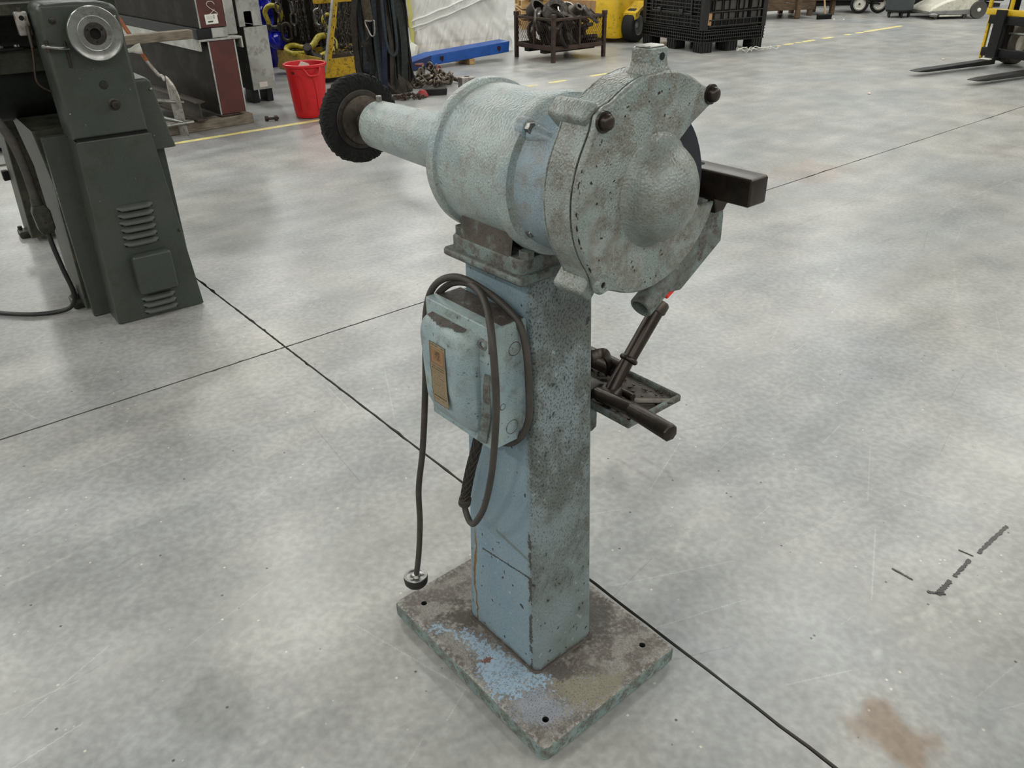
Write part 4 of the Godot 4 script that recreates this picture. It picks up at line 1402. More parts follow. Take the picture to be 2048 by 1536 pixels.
func tools_on_tray() -> void:
	var g := Transform3D(Basis(Vector3.UP, deg_to_rad(40)), Vector3(0.030, 0, -1.287))
	# long octagonal handle lying out over the front corner of the tray
	var t := thing("wheel_dresser", "dark steel wheel dresser lying across the tray with its octagonal handle sticking out", "hand tool", g.origin, deg_to_rad(40))
	var m := MB.new()
	m.rod(Vector3(0.150, 0.6, 0.03), Vector3(0.147, 0.606, 0.128), 0.0135, 8, 0.0145, 0.002, PI / 8)
	m.rod(Vector3(0.147, 0.606, 0.126), Vector3(0.131, 0.612, 0.236), 0.0162, 8, 0.0175, 0.004, PI / 8)
	part(t, "handle", m, M.gunmetal)
	m = MB.new()
	m.prism(poly3([[-0.026, -0.006], [-0.014, -0.014], [0.014, -0.014], [0.026, -0.006], [0.026, 0.010], [0.012, 0.016], [-0.012, 0.016], [-0.026, 0.010]]), -0.03, 0.03, 0.003, Transform3D(Basis.IDENTITY, Vector3(0.151, 0.600, 0.0)))
	part(t, "head", m, M.dark_steel)
	# upright round handle with a collar, leaning out of the tray
	t = thing("leaning_punch", "thick dark round bar with a collar leaning up and away out of the tool tray", "hand tool", g.origin, deg_to_rad(40))
	m = MB.new()
	var a := Vector3(0.176, 0.600, 0.046)
	var b := Vector3(0.302, 0.748, 0.05)
	m.rod(a, a.lerp(b, 0.36), 0.0135, 8, 0.0135, 0.002)
	m.rod(a.lerp(b, 0.38), b, 0.0148, 16, 0.0155, 0.002)
	part(t, "shank", m, M.gunmetal)
	m = MB.new()
	m.rod(a.lerp(b, 0.345), a.lerp(b, 0.40), 0.0192, 18, -1, 0.003)
	part(t, "collar", m, M.gunmetal)
	m = MB.new()
	m.lathe([[0.0155, -0.016], [0.0185, -0.013], [0.0185, 0.004], [0.0150, 0.009], [0.0, 0.010]], 18, Transform3D(MB.frame(b - a), b))
	part(t, "end_knob", m, M.washer)
	m = MB.new()
	m.box(Vector3(0.172, 0.594, 0.044), Vector3(0.042, 0.030, 0.046), 0.006, Basis(Vector3.UP, 0.3))
	part(t, "socket", m, M.dark_steel)
	m = MB.new()
	m.rod(Vector3(0.206, 0.588, 0.012), Vector3(0.2055, 0.588, 0.080), 0.0078, 14, -1, 0.001)
	solo("steel_pin", "short round steel pin lying in the dusty tray beside the long handle", "pin", m, M.gunmetal, g.origin, deg_to_rad(40))
	m = MB.new()
	m.box(Vector3(0.222, 0.581, 0.096), Vector3(0.112, 0.003, 0.017), 0.0008, Basis(Vector3.UP, -0.75))
	solo("flat_strip", "thin flat grey steel strip lying slantwise on the tray floor", "strip", m, M.washer, g.origin, deg_to_rad(40))
	m = MB.new()
	m.lathe([[0.0, 0.0], [0.018, 0.0], [0.0205, 0.003], [0.0205, 0.112], [0.016, 0.124], [0.0, 0.126]], 22, along("z", Vector3(0.252, 0.600, -0.115)))
	solo("steel_roll", "dark steel cylinder lying along the back rim of the tray", "cylinder", m, M.gunmetal, g.origin, deg_to_rad(40))
	m = MB.new()
	m.tube(spline([Vector3(0.172, 0.628, -0.045), Vector3(0.19, 0.648, -0.02), Vector3(0.215, 0.648, -0.01), Vector3(0.232, 0.62, -0.012), Vector3(0.238, 0.59, -0.02)], 6), 0.004, 6, 3, PackedFloat32Array(), 3.0)
	solo("bent_strap", "bent dark steel band arched over the tray next to the cylinder", "band", m, M.gunmetal, g.origin, deg_to_rad(40))
	var rng := RandomNumberGenerator.new()
	rng.seed = 19
	m = MB.new()
	for i in 120:
		var p := Vector3(rng.randf_range(0.15, 0.28), 0.577, rng.randf_range(-0.1, 0.12))
		var s := rng.randf_range(0.001, 0.0032)
		m.box(p, Vector3(s * 2, s, s * 1.4), 0.0, Basis(Vector3.UP, rng.randf() * 3))
	var grit := solo("grinding_grit", "dark grinding grit and chips scattered over the tray floor", "grit", m, M.dark_steel, g.origin, deg_to_rad(40))
	grit.set_meta("kind", "stuff")


# ---------------------------------------------------------------- the dark green-grey machine (local: x along its end face, z towards us out of the face)
func grey_machine(at: Vector3, turn: float) -> void:
	var t := thing("grey_lathe", "dark green-grey machine tool with bright handwheel disc and louvred end cabinet", "machine", at, turn)
	var m := MB.new()
	# end cabinet, tapering upwards
	m.loft([_rect4(0.0, 0.350, -0.150, 0.0, 0.006, 0.004), _rect4(0.0275, 0.2975, -0.150, 0.0, 0.728, 0.004), _rect4(0.031, 0.294, -0.146, -0.004, 0.733, 0.004)], 3)
	var cab := part(t, "end_cabinet", m, M.machine)
	for k in 6:
		part(cab, "louver", _louver(lerpf(0.142, 0.139, k / 5.0)), M.machine, Transform3D(Basis.IDENTITY, Vector3(0.172 - 0.0015 * k, 0.470 - 0.0285 * k, 0.001)))
		m = MB.new()
		m.box(Vector3(0.172 - 0.0015 * k, 0.470 - 0.0285 * k - 0.0105, 0.0), Vector3(0.128, 0.006, 0.004), 0.0)
		part(cab, "louver_slot", m, M.hole)
	for k in 3:
		part(cab, "louver", _louver(0.140), M.machine, Transform3D(Basis.IDENTITY, Vector3(0.177, 0.088 - 0.0275 * k, 0.001)))
		m = MB.new()
		m.box(Vector3(0.177, 0.088 - 0.0275 * k - 0.0105, 0.0), Vector3(0.128, 0.006, 0.004), 0.0)
		part(cab, "louver_slot", m, M.hole)
	m = MB.new()
	m.box(Vector3(0.1805, 0.2, 0.0235), Vector3(0.152, 0.165, 0.052), 0.010)
	part(cab, "terminal_box", m, M.machine)
	bolt(cab, "screw", Vector3(0.316, 0.339, 0.0), Vector3.BACK, 0.0055, 0.006, M.dark_steel, true)
	# main pedestal behind the cabinet
	m = MB.new()
	m.box(Vector3(0.155, 0.37, -0.171), Vector3(0.43, 0.735, 0.036), 0.003)
	var flange := part(t, "flange_panel", m, M.machine)
	for q in [0.675, 0.535, 0.515, 0.41, 0.31, 0.295, 0.05]:
		m = MB.new()
		m.rod(Vector3(-0.0605, q, -0.171), Vector3(-0.0595, q, -0.171), 0.004, 10)
		part(flange, "screw_hole", m, M.hole)
	m = MB.new()
	m.loft([_rect4(-0.075, 0.36, -0.46, -0.19, 0.03, 0.006), _rect4(-0.06, 0.34, -0.60, -0.19, 0.55, 0.006), _rect4(-0.08, 0.34, -0.68, -0.19, 0.76, 0.006)], 3)
	part(t, "pedestal", m, M.machine_dirty)
	m = MB.new()
	m.box(Vector3(-0.085, 0.02, -0.33), Vector3(0.05, 0.035, 0.10), 0.006)
	m.prism(poly3([[-0.30, 0.035], [-0.36, 0.035], [-0.345, 0.09], [-0.315, 0.09]]), -0.08, -0.065, 0.003, Transform3D(Basis(Vector3(0, 0, 1), Vector3.UP, Vector3(-1, 0, 0)), Vector3(-0.16, 0, 0)))
	m.rod(Vector3(-0.092, 0.0, -0.345), Vector3(-0.092, 0.05, -0.345), 0.009, 10)
	part(t, "levelling_foot", m, M.machine_dirty)
	# upper housing with rounded top, separated by a dark seam
	m = MB.new()
	m.box(Vector3(0.16, 0.736, -0.078), Vector3(0.25, 0.012, 0.13), 0.0)
	part(t, "seam", m, M.hole)
	m = MB.new()
	var prof := poly3([[0.022, 0.741], [0.290, 0.741], [0.284, 1.10]])
	prof.append_array(arc(0.245, 1.152, 0.037, 0, 70, 6))
	prof.append_array(poly3([[0.21, 1.197], [0.15, 1.203], [0.09, 1.201]]))
	prof.append_array(arc(0.05, 1.17, 0.030, 95, 180, 6))
	prof.append(Vector2(0.0185, 1.10))
	m.prism(prof, -0.18, 0.0, 0.012)
	var head := part(t, "end_housing", m, M.machine)
	# handwheel disc
	m = MB.new()
	m.lathe([[0.030, 0.058], [0.052, 0.058], [0.056, 0.0595], [0.060, 0.057], [0.078, 0.060], [0.083, 0.064], [0.0875, 0.064], [0.090, 0.060], [0.090, 0.050], [0.084, 0.045], [0.05, 0.04], [0.03, 0.0]], 56, along("z", Vector3(0.175, 1.097, 0)))
	var hw := part(t, "handwheel_disc", m, M.chrome)
	m = MB.new()
	m.lathe([[0.052, 0.0545], [0.040, 0.052], [0.037, 0.0585], [0.018, 0.059], [0.018, 0.04]], 40, along("z", Vector3(0.175, 1.097, 0)))
	part(hw, "hub_flange", m, M.dark_steel)
	m = MB.new()
	m.rod(Vector3(0.175, 1.097, 0.03), Vector3(0.175, 1.097, 0.045), 0.018, 20)
	part(hw, "bore", m, M.hole)
	for w in [0.5, 2.6, 4.7]:
		m = MB.new()
		m.rod(Vector3(0.175 + 0.027 * cos(w), 1.097 + 0.027 * sin(w), 0.052), Vector3(0.175 + 0.027 * cos(w), 1.097 + 0.027 * sin(w), 0.0596), 0.0042, 12)
		part(hw, "bolt_hole", m, M.hole)
	# knobs, plugs, levers on the housing
	m = MB.new()
	m.lathe([[0.022, 0.0], [0.022, 0.002], [0.016, 0.004], [0.0145, 0.012], [0.0125, 0.022], [0.006, 0.023], [0.005, 0.021], [0.0, 0.021]], 24, along("z", Vector3(0.191, 0.851, 0)))
	part(head, "shift_knob", m, M.dark_steel)
	m = MB.new()
	m.lathe([[0.0155, 0.0], [0.0145, 0.0022], [0.0, 0.0025]], 24, along("z", Vector3(0.172, 0.921, 0)))
	part(head, "plug", m, M.machine_dirty)
	m = MB.new()
	m.lathe([[0.011, 0.0], [0.0105, 0.005], [0.006, 0.0065], [0.0055, 0.011], [0.0, 0.012]], 18, along("z", Vector3(0.060, 1.143, 0)))
	part(head, "oil_cup", m, M.dark_steel)
	bolt(head, "screw", Vector3(0.262, 1.143, 0), Vector3.BACK, 0.0065, 0.008, M.steel, true)
	bolt(head, "screw", Vector3(0.035, 0.835, 0), Vector3.BACK, 0.003, 0.002, M.steel, true)
	m = MB.new()
	m.tube(spline([Vector3(0.012, 1.064, 0.0), Vector3(0.028, 1.064, 0.03), Vector3(0.055, 1.058, 0.03), Vector3(0.085, 1.054, 0.012)], 6), 0.0085, 10, 3, PackedFloat32Array(), 0.8)
	var lev := part(head, "clamp_lever", m, M.steel)
	m = MB.new()
	m.rod(Vector3(0.020, 1.045, 0.02), Vector3(0.020, 1.084, 0.02), 0.007, 12)
	m.rod(Vector3(0.080, 0.99, 0.008), Vector3(0.080, 1.076, 0.008), 0.0042, 10)
	part(lev, "clamp_pin", m, M.dark_steel)
	# box and handle on the far side
	m = MB.new()
	m.loft([_rect4(0.26, 0.395, -0.30, -0.06, 0.655, 0.01), _rect4(0.26, 0.385, -0.30, -0.06, 0.70, 0.01), _rect4(0.26, 0.353, -0.30, -0.06, 0.905, 0.01), _rect4(0.26, 0.340, -0.29, -0.07, 0.92, 0.01)], 3)
	var sb := part(t, "side_box", m, M.machine)
	bolt(sb, "screw", Vector3(0.345, 0.88, -0.06), Vector3.BACK, 0.006, 0.007, M.steel, true)
	m = MB.new()
	m.lathe([[0.0, 0.0], [0.006, 0.0], [0.008, 0.03], [0.016, 0.05], [0.019, 0.066], [0.0, 0.067]], 18, Transform3D(MB.frame(Vector3(1, 0.1, 0.2)), Vector3(0.275, 1.02, -0.05)))
	part(t, "white_lever_knob", m, M.white_plastic)
	# wide gear housing behind, under an overhanging top, on a second pedestal
	m = MB.new()
	m.loft([_rect4(-0.62, 0.33, -1.50, -0.24, 1.149, 0.01), _rect4(-0.63, 0.335, -1.51, -0.23, 1.153, 0.01), _rect4(-0.63, 0.335, -1.51, -0.23, 1.188, 0.01), _rect4(-0.62, 0.33, -1.50, -0.24, 1.192, 0.01)], 3)
	m.box(Vector3(-0.15, 1.29, -0.95), Vector3(0.9, 0.2, 1.0), 0.02)
	part(t, "top_table", m, M.machine_dirty)
	m = MB.new()
	m.loft([_rect4(-0.40, 0.28, -1.30, -0.62, 0.735, 0.05), _rect4(-0.50, 0.31, -1.40, -0.50, 0.765, 0.06), _rect4(-0.56, 0.32, -1.44, -0.44, 0.83, 0.05), _rect4(-0.58, 0.33, -1.45, -0.42, 0.92, 0.03), _rect4(-0.58, 0.33, -1.45, -0.42, 0.935, 0.02)], 3)
	part(t, "belly_casting", m, M.machine_dark)
	m = MB.new()
	m.box(Vector3(-0.125, 0.98, -0.90), Vector3(0.91, 0.085, 1.02), 0.004)
	part(t, "middle_band", m, M.machine_dirty)
	m = MB.new()
	m.box(Vector3(-0.125, 1.085, -0.93), Vector3(0.90, 0.125, 1.0), 0.004)
	part(t, "gear_housing", m, M.machine_dark)
	m = MB.new()
	m.box(Vector3(-0.2, 1.027, -0.395), Vector3(0.4, 0.012, 0.06), 0.003)
	part(t, "drip_ledge", m, M.machine_dark)
	for x in [-0.075, -0.02]:
		bolt(t, "ledge_bolt", Vector3(x, 1.033, -0.385), Vector3.UP, 0.012, 0.012, M.chrome, true)
	m = MB.new()
	m.loft([_rect4(-0.085, 0.34, -1.60, -1.34, 0.03, 0.01), _rect4(-0.06, 0.33, -1.56, -1.30, 0.80, 0.01)], 3)
	var leg := part(t, "rear_pedestal", m, M.machine_dirty)
	m = MB.new()
	m.box(Vector3(-0.095, 0.02, -1.50), Vector3(0.06, 0.035, 0.09), 0.006)
	m.rod(Vector3(-0.11, 0.0, -1.52), Vector3(-0.11, 0.055, -1.52), 0.011, 10)
	part(leg, "levelling_foot", m, M.machine_dirty)
	m = MB.new()
	m.box(Vector3(-0.09, 0.31, -1.585), Vector3(0.03, 0.05, 0.04), 0.003)
	part(leg, "latch", m, M.hole)
	# oil block with its pipe, hose and connector
	m = MB.new()
	m.box(Vector3(-0.008, 1.128, -0.16), Vector3(0.042, 0.078, 0.03), 0.004)
	var blk := part(t, "oil_block", m, M.aluminium)
	m = MB.new()
	m.rod(Vector3(-0.010, 1.147, -0.1455), Vector3(-0.010, 1.147, -0.1440), 0.0085, 18)
	part(blk, "port", m, M.hole)
	m = MB.new()
	m.rod(Vector3(-0.008, 1.165, -0.16), Vector3(-0.008, 1.178, -0.16), 0.008, 6)
	m.rod(Vector3(0.001, 1.115, -0.138), Vector3(-0.004, 1.05, -0.132), 0.0075, 12, 0.006, 0.001)
	m.rod(Vector3(0.001, 1.113, -0.135), Vector3(0.001, 1.121, -0.135), 0.008, 12)
	part(blk, "fitting", m, M.washer)
	m = MB.new()
	m.tube(spline([Vector3(-0.004, 1.055, -0.132), Vector3(-0.012, 1.0, -0.134), Vector3(-0.02, 0.955, -0.137), Vector3(-0.018, 0.932, -0.14), Vector3(0.0, 0.91, -0.145), Vector3(0.04, 0.885, -0.15)], 6), 0.0038, 8)
	part(blk, "copper_pipe", m, M.rust)
	m = MB.new()
	m.tube(spline([Vector3(-0.30, 1.05, -0.40), Vector3(-0.27, 0.97, -0.34), Vector3(-0.225, 0.90, -0.28), Vector3(-0.19, 0.84, -0.25), Vector3(-0.165, 0.78, -0.235), Vector3(-0.145, 0.71, -0.228), Vector3(-0.135, 0.62, -0.226), Vector3(-0.132, 0.50, -0.226)], 8), 0.0165, 12)
	var hose := part(t, "conduit", m, M.cable)
	m = MB.new()
	m.rod(Vector3(-0.132, 0.512, -0.226), Vector3(-0.131, 0.478, -0.226), 0.020, 8, 0.022, 0.003)
	m.loft([ring3(rrect(0.022, 0.022, 0.006, 2), at_y(0.48, -0.13, -0.226)), ring3(rrect(0.032, 0.027, 0.006, 2), at_y(0.455, -0.128, -0.226)), ring3(rrect(0.03, 0.027, 0.006, 2), at_y(0.385, -0.125, -0.226)), ring3(rrect(0.02, 0.018, 0.006, 2), at_y(0.365, -0.125, -0.226))], 3)
	part(hose, "connector", m, M.machine_dirty)
	m = MB.new()
	m.tube(spline([Vector3(-0.125, 0.372, -0.226), Vector3(-0.122, 0.30, -0.226), Vector3(-0.112, 0.20, -0.228), Vector3(-0.10, 0.10, -0.235), Vector3(-0.115, 0.035, -0.26), Vector3(-0.17, 0.012, -0.285), Vector3(-0.28, 0.011, -0.34), Vector3(-0.42, 0.011, -0.50), Vector3(-0.62, 0.011, -0.82), Vector3(-0.9, 0.011, -1.05), Vector3(-1.3, 0.011, -1.15)], 8), 0.0095, 10)
	part(hose, "power_cable", m, M.black_cable)
	# the next machine, cut by the left edge of the photograph
	t = thing("grey_machine_base", "light grey sheet metal machine base behind the dark machine's rear pedestal", "machine", Vector3(-3.95, 0, -6.25), ROOM)
	m = MB.new()
	m.loft([_rect4(-0.3, 0.26, -0.5, 0.3, 0.04, 0.006), _rect4(-0.3, 0.20, -0.5, 0.26, 0.42, 0.006), _rect4(-0.25, 0.15, -0.45, 0.2, 0.5, 0.006)], 3)
	part(t, "body", m, M.grey_paint)
	m = MB.new()
	m.box(Vector3(0.29, 0.17, 0.12), Vector3(0.09, 0.08, 0.08), 0.006)
	part(t, "black_box", m, M.black_paint)
	m = MB.new()
	m.box(Vector3(0, 0.02, -0.1), Vector3(0.4, 0.04, 0.6), 0.0)
	part(t, "plinth", m, M.black_paint)
	m = MB.new()
	m.tube(spline([Vector3(0, 0.006, 0), Vector3(0.1, 0.008, 0.03), Vector3(0.18, 0.012, -0.01), Vector3(0.28, 0.006, 0.03), Vector3(0.4, 0.006, 0.0)], 6), 0.012, 6, 3, PackedFloat32Array(), 0.3)
	solo("tan_strap", "tan webbing strap end lying on the floor beside the light grey machine base", "strap", m, M.strap_olive, Vector3(-3.62, 0, -5.62), ROOM)


func _rect4(x0: float, x1: float, z0: float, z1: float, y: float, r: float) -> PackedVector3Array:
	return ring3(rrect((x1 - x0) / 2, (z1 - z0) / 2, r, 2), at_y(y, (x0 + x1) / 2, (z0 + z1) / 2))


func _louver(w: float) -> MB:   # a pressed hood, open below
	var m := MB.new()
	var rings := []
	for i in 9:
		var a := PI * i / 8.0
		var r := PackedVector3Array()
		var s := 1.0
		for k in 9:
			var u := k / 8.0 * 2.0 - 1.0
			var e := pow(maxf(0.0, 1.0 - pow(absf(u), 6.0)), 0.5)
			r.append(Vector3(u * w / 2, 0.0115 * cos(a) * e * s, 0.0185 * sin(a * 0.6) * e))
		rings.append(r)
	m.loft(rings, 0, false)
	return m


# ---------------------------------------------------------------- steel beams, timbers, shovel on the left
func steel_stock() -> void:
	var yaw := deg_to_rad(40.5)
	var o := Vector3(-2.34, 0, -6.79)
	var m := MB.new()
	var t := thing("box_beam", "long red-ended steel box beam resting low on timbers under a white channel", "beam", o, yaw)
	_box_beam(t, 0.0, 0.228, 0.10, 0.653, 2.6, 0.013)
	t = thing("box_beam", "upper red-ended steel box beam with chalk squiggle and paper tag", "beam", o, yaw)
	_box_beam(t, -0.04, 0.19, 0.752, 1.30, 2.9, 0.012)
	m = MB.new()
	var chalk := []
	for q in [[0.112, 0.913], [0.095, 0.934], [0.062, 0.934], [0.048, 0.916], [0.066, 0.892], [0.100, 0.870], [0.124, 0.848], [0.112, 0.833], [0.09, 0.829], [0.072, 0.836]]:
		chalk.append(Vector3(q[0], q[1], 0.0004))
	m.tube(spline(chalk, 6), 0.0022, 6)
	m.tube(spline([Vector3(0.104, 0.878, 0.0004), Vector3(0.07, 0.852, 0.0004), Vector3(0.038, 0.836, 0.0004)], 5), 0.002, 6)
	part(t, "chalk_mark", m, M.paper)
	m = MB.new()
	m.quad(Vector3(0.018, 0.775, 0.0012), Vector3(0.118, 0.778, 0.0012), Vector3(0.116, 0.848, 0.0012), Vector3(0.016, 0.845, 0.0012))
	part(t, "paper_tag", m, M.tag_print)
	t = thing("steel_channel", "pale inverted steel channel lying on top of the lower red-ended beam", "channel", o, yaw)
	m = MB.new()
	m.prism(poly3([[-0.068, 0.588], [-0.056, 0.588], [-0.054, 0.656], [0.274, 0.656], [0.277, 0.588], [0.289, 0.588], [0.289, 0.672], [-0.068, 0.672]]), -2.2, 0.005, 0.002)
	part(t, "profile", m, M.plate_steel)
	for q in [["thick wooden timber lying across between the two red-ended beams", -0.72, -0.10, 0.684, 0.748, -0.09, 0.004, "timber"], ["pale weathered timber on the floor under the lower red-ended beam", -0.46, 0.27, 0.0, 0.078, -0.13, 0.006, "timber"], ["dark packing block between the white channel and the upper beam", -0.066, 0.05, 0.674, 0.75, -2.0, -0.002, "black_paint"], ["grey steel packing block beside the dark one under the upper beam", 0.054, 0.185, 0.674, 0.748, -0.09, -0.012, "plate_steel"], ["rusty packing block squeezed under the lower red-ended beam", 0.0, 0.17, 0.0785, 0.099, -0.12, -0.004, "rust"]]:
		m = MB.new()
		m.box(Vector3((q[1] + q[2]) / 2, (q[3] + q[4]) / 2, (q[5] + q[6]) / 2), Vector3(q[2] - q[1], q[4] - q[3], q[6] - q[5]), 0.004)
		var nm := "timber" if q[7] == "timber" else "packing_block"
		solo(nm, q[0], "timber" if q[7] == "timber" else "block", m, M[q[7]], o, yaw)
	for q in [[-0.16, 0.232, 0.05, "short rusty steel I-beam offcut ending nearest the lower red beam"], [-0.40, 0.232, -0.18, "steel I-beam offcut half hidden behind the shovel blade"]]:
		m = MB.new()
		var x: float = q[0]
		var y: float = q[1]
		m.prism(poly3([[x - 0.06, y - 0.148], [x + 0.03, y - 0.148], [x + 0.03, y - 0.138], [x - 0.011, y - 0.133], [x - 0.011, y - 0.015], [x + 0.03, y - 0.010], [x + 0.03, y], [x - 0.06, y], [x - 0.06, y - 0.010], [x - 0.019, y - 0.015], [x - 0.019, y - 0.133], [x - 0.06, y - 0.138]]), -1.2, q[2], 0.001)
		solo("beam_offcut", q[3], "beam", m, M.washer, o, yaw)
	for q in [[Vector3(-0.60, 0.20, 0.05), Vector3(-0.30, 0.085, 0.09), "bright thin steel bar lying slantwise behind the shovel, upper one"], [Vector3(-0.62, 0.10, 0.10), Vector3(-0.27, 0.10, 0.11), "bright steel pipe lying level behind the shovel's lower edge"], [Vector3(-0.62, 0.30, -0.02), Vector3(-0.30, 0.245, 0.06), "flat grey steel bar lying over the beam offcuts"]]:
		m = MB.new()
		m.rod(q[0], q[1], 0.014, 10, -1, 0.002)
		solo("steel_bar", q[2], "bar", m, M.steel, o, yaw)
	# grey boxes to the right of the red-ended beams
	var g := Vector3(-2.34, 0, -7.80)
	t = thing("grey_box_beam", "tall grey steel box beam with a blank sticker beside the red-ended beams", "beam", g, yaw)
	_grey_beam(t, 0.0, 0.222, 0.12, 0.655, false)
	m = MB.new()
	m.quad(Vector3(0.062, 0.14, 0.002), Vector3(0.142, 0.14, 0.002), Vector3(0.142, 0.185, 0.002), Vector3(0.062, 0.185, 0.002))
	part(t, "sticker", m, M.paper)
	t = thing("grey_box_beam", "upper grey steel box beam with a square notch cut in its lower edge", "beam", g, yaw)
	_grey_beam(t, -0.035, 0.18, 0.662, 1.2, true)
	for x in [0.03, 0.17]:
		m = MB.new()
		m.box(Vector3(x, 0.06, -0.12), Vector3(0.06, 0.118, 0.16), 0.004)
		solo("packing_block", "dark block under the grey box beam, " + ("nearer the red-ended beam" if x < 0.1 else "nearer the yellow rack"), "block", m, M.black_paint, g, yaw)
	t = thing("grey_beam", "narrow pale steel beam standing between the red-ended and the notched beam", "beam", o, yaw)
	m = MB.new()
	m.box(Vector3(0.27, 0.98, -0.8), Vector3(0.11, 0.61, 1.3), 0.004)
	part(t, "body", m, M.plate_steel)
	m = MB.new()
	m.box(Vector3(0.265, 0.33, -0.9), Vector3(0.05, 0.48, 1.5), 0.004)
	m.box(Vector3(0.28, 0.045, -0.6), Vector3(0.1, 0.088, 0.1), 0.003)
	part(t, "lower_web", m, M.plate_steel)
	shovel()


func _box_beam(t: Node3D, x0: float, x1: float, y0: float, y1: float, l: float, w: float) -> void:
	for q in [["side_plate", x0 + w / 2], ["side_plate", x1 - w / 2]]:
		var s := MB.new()
		s.box(Vector3(q[1], (y0 + y1) / 2, -l / 2), Vector3(w, y1 - y0, l), 0.002)
		part(t, q[0], s, M.web_steel)
		var e := MB.new()
		e.box(Vector3(q[1], (y0 + y1) / 2, 0.0006), Vector3(w * 0.9, y1 - y0, 0.0012), 0.0)
		part(t, "ground_edge", e, M.plate_steel)
	var m := MB.new()
	m.box(Vector3((x0 + x1) / 2, (y0 + y1) / 2, -0.006), Vector3(x1 - x0 - 2 * w - 0.001, y1 - y0 - 0.002, 0.010), 0.0015)
	part(t, "red_end_plate", m, M.red_primer)
	m = MB.new()
	for y in [y0 + w / 2, y1 - w / 2]:
		m.box(Vector3((x0 + x1) / 2, y, -l / 2 - 0.006), Vector3(x1 - x0 - 2 * w - 0.001, w, l - 0.012), 0.0)
	part(t, "flange_plate", m, M.web_steel)


func _grey_beam(t: Node3D, x0: float, x1: float, y0: float, y1: float, notch: bool) -> void:
	var m := MB.new()
	var p := poly3([[x0, y0], [x1, y0], [x1, y1], [x0, y1]])
	if notch:
		p = poly3([[x0, y0], [x0 + 0.055, y0], [x0 + 0.055, y0 + 0.115], [x0 + 0.062, y0 + 0.122], [x0 + 0.122, y0 + 0.122], [x0 + 0.129, y0 + 0.115], [x0 + 0.129, y0], [x1, y0], [x1, y1], [x0, y1]])
	m.prism(p, -0.012, 0.0, 0.001)
	part(t, "end_plate", m, M.plate_steel)
	m = MB.new()
	for x in [x0 + 0.006, x1 - 0.006]:
		m.box(Vector3(x, (y0 + y1) / 2, -1.21), Vector3(0.011, y1 - y0, 2.395), 0.0)
	for y in [y0 + 0.006, y1 - 0.006]:
		if notch and y < y0 + 0.1:
			continue
		m.box(Vector3((x0 + x1) / 2, y, -1.21), Vector3(x1 - x0 - 0.024, 0.011, 2.395), 0.0)
	part(t, "box_section", m, M.web_steel)


func shovel() -> void:
	var t := thing("scoop_shovel", "aluminium scoop shovel standing on its blade with an orange wooden handle", "shovel", Vector3(-2.585, 0, -6.60), 0.0)
	var m := MB.new()
	var rings := []
	for k in 13:                      # blade: a curved pan, straight below, rounded at the shoulder where the neck starts
		var v := k / 12.0
		var w: float = 1.0 if v < 0.55 else sqrt(maxf(0.015, 1.0 - pow((v - 0.55) / 0.452, 2.0)))
		var mid := Vector3(-0.012 * v - 0.055 * (1.0 - w), 0.435 * v, 0.0)
		var r := PackedVector3Array()
		for side in 2:
			for i in 15:
				var u := (i / 14.0 * 2.0 - 1.0) * (1.0 if side == 0 else -1.0)
				var bow := 0.055 * w * (1.0 - u * u) - side * 0.004
				r.append(mid + Vector3(0.060, 0, 0.105) * u * w + Vector3(-0.87, 0, 0.5) * bow)
		rings.append(r)
	m.loft(rings, 3)
	part(t, "blade", m, M.aluminium)
	m = MB.new()
	m.tube(spline([Vector3(-0.070, 0.40, 0.012), Vector3(-0.085, 0.432, 0.004), Vector3(-0.105, 0.44, 0.0), Vector3(-0.125, 0.46, 0.0), Vector3(-0.187, 0.552, -0.01)], 6), 0.0135, 12)
	part(t, "socket", m, M.aluminium)
	m = MB.new()
	m.rod(Vector3(-0.182, 0.545, -0.009), Vector3(-0.43, 1.04, -0.05), 0.0155, 14)
	part(t, "wooden_handle", m, M.varnish)
	m = MB.new()
	m.rod(Vector3(-0.258, 0.70, -0.02), Vector3(-0.268, 0.72, -0.022), 0.021, 14, -1, 0.004)
	part(t, "handle_ring", m, M.white_plastic)


# ---------------------------------------------------------------- rigging rack, chains, slings, bin
func link_mesh(l: float, w: float, r: float, n := 14, k := 6) -> MB:   # one chain link standing in x and y
	var pts := PackedVector3Array()
	var a := w / 2 - r
	var s := l / 2 - w / 2
	for i in n + 1:
		var t := TAU * i / n + 0.001
		pts.append(Vector3(a * cos(t), a * sin(t) + (s if sin(t) > 0 else -s), 0))
	var m := MB.new()
	m.tube(pts, r, k, 0)
	return m


func hanging_chain(called: String, label: String, group: String, top: Vector3, low: float, l: float, r: float, mat: Material, singly: bool, sway := 0.0) -> void:
	var t := thing(called, label, "chain", Vector3(top.x, 0, top.z), 0.0, group)
	var pitch := l - 2.0 * r
	var n := int((top.y - low) / pitch)
	if not singly:
		n = n / 2 * 2       # a few lengths share one mesh
	var key := "%s %f %d" % [called, l, n]
	if not singly and shared.has(key):
		part(t, "links", shared[key], null, at_y(top.y - 1.3)).set_meta("kind", "stuff")
		return
	var mesh := link_mesh(l, l * 0.62, r, 12 if singly else 8, 6 if singly else 4)
	if not shared.has(called):
		shared[called] = mesh.build(mat)
	var am: ArrayMesh = shared[called]
	var all := MB.new()
	for i in n:
		var x := sway * sin(i * 0.35)
		var xf := Transform3D(Basis(Vector3.UP, 0.5 + PI / 2 * (i % 2) + 0.25 * sin(i * 1.7)), Vector3(x, top.y - pitch * i - l / 2, sway * 0.5 * cos(i * 0.4)))
		if singly:
			part(t, "link", am, null, xf)
		else:
			all.add(mesh, xf)
	if not singly:
		shared[key] = all.build(mat)
		part(t, "links", shared[key]).set_meta("kind", "stuff")


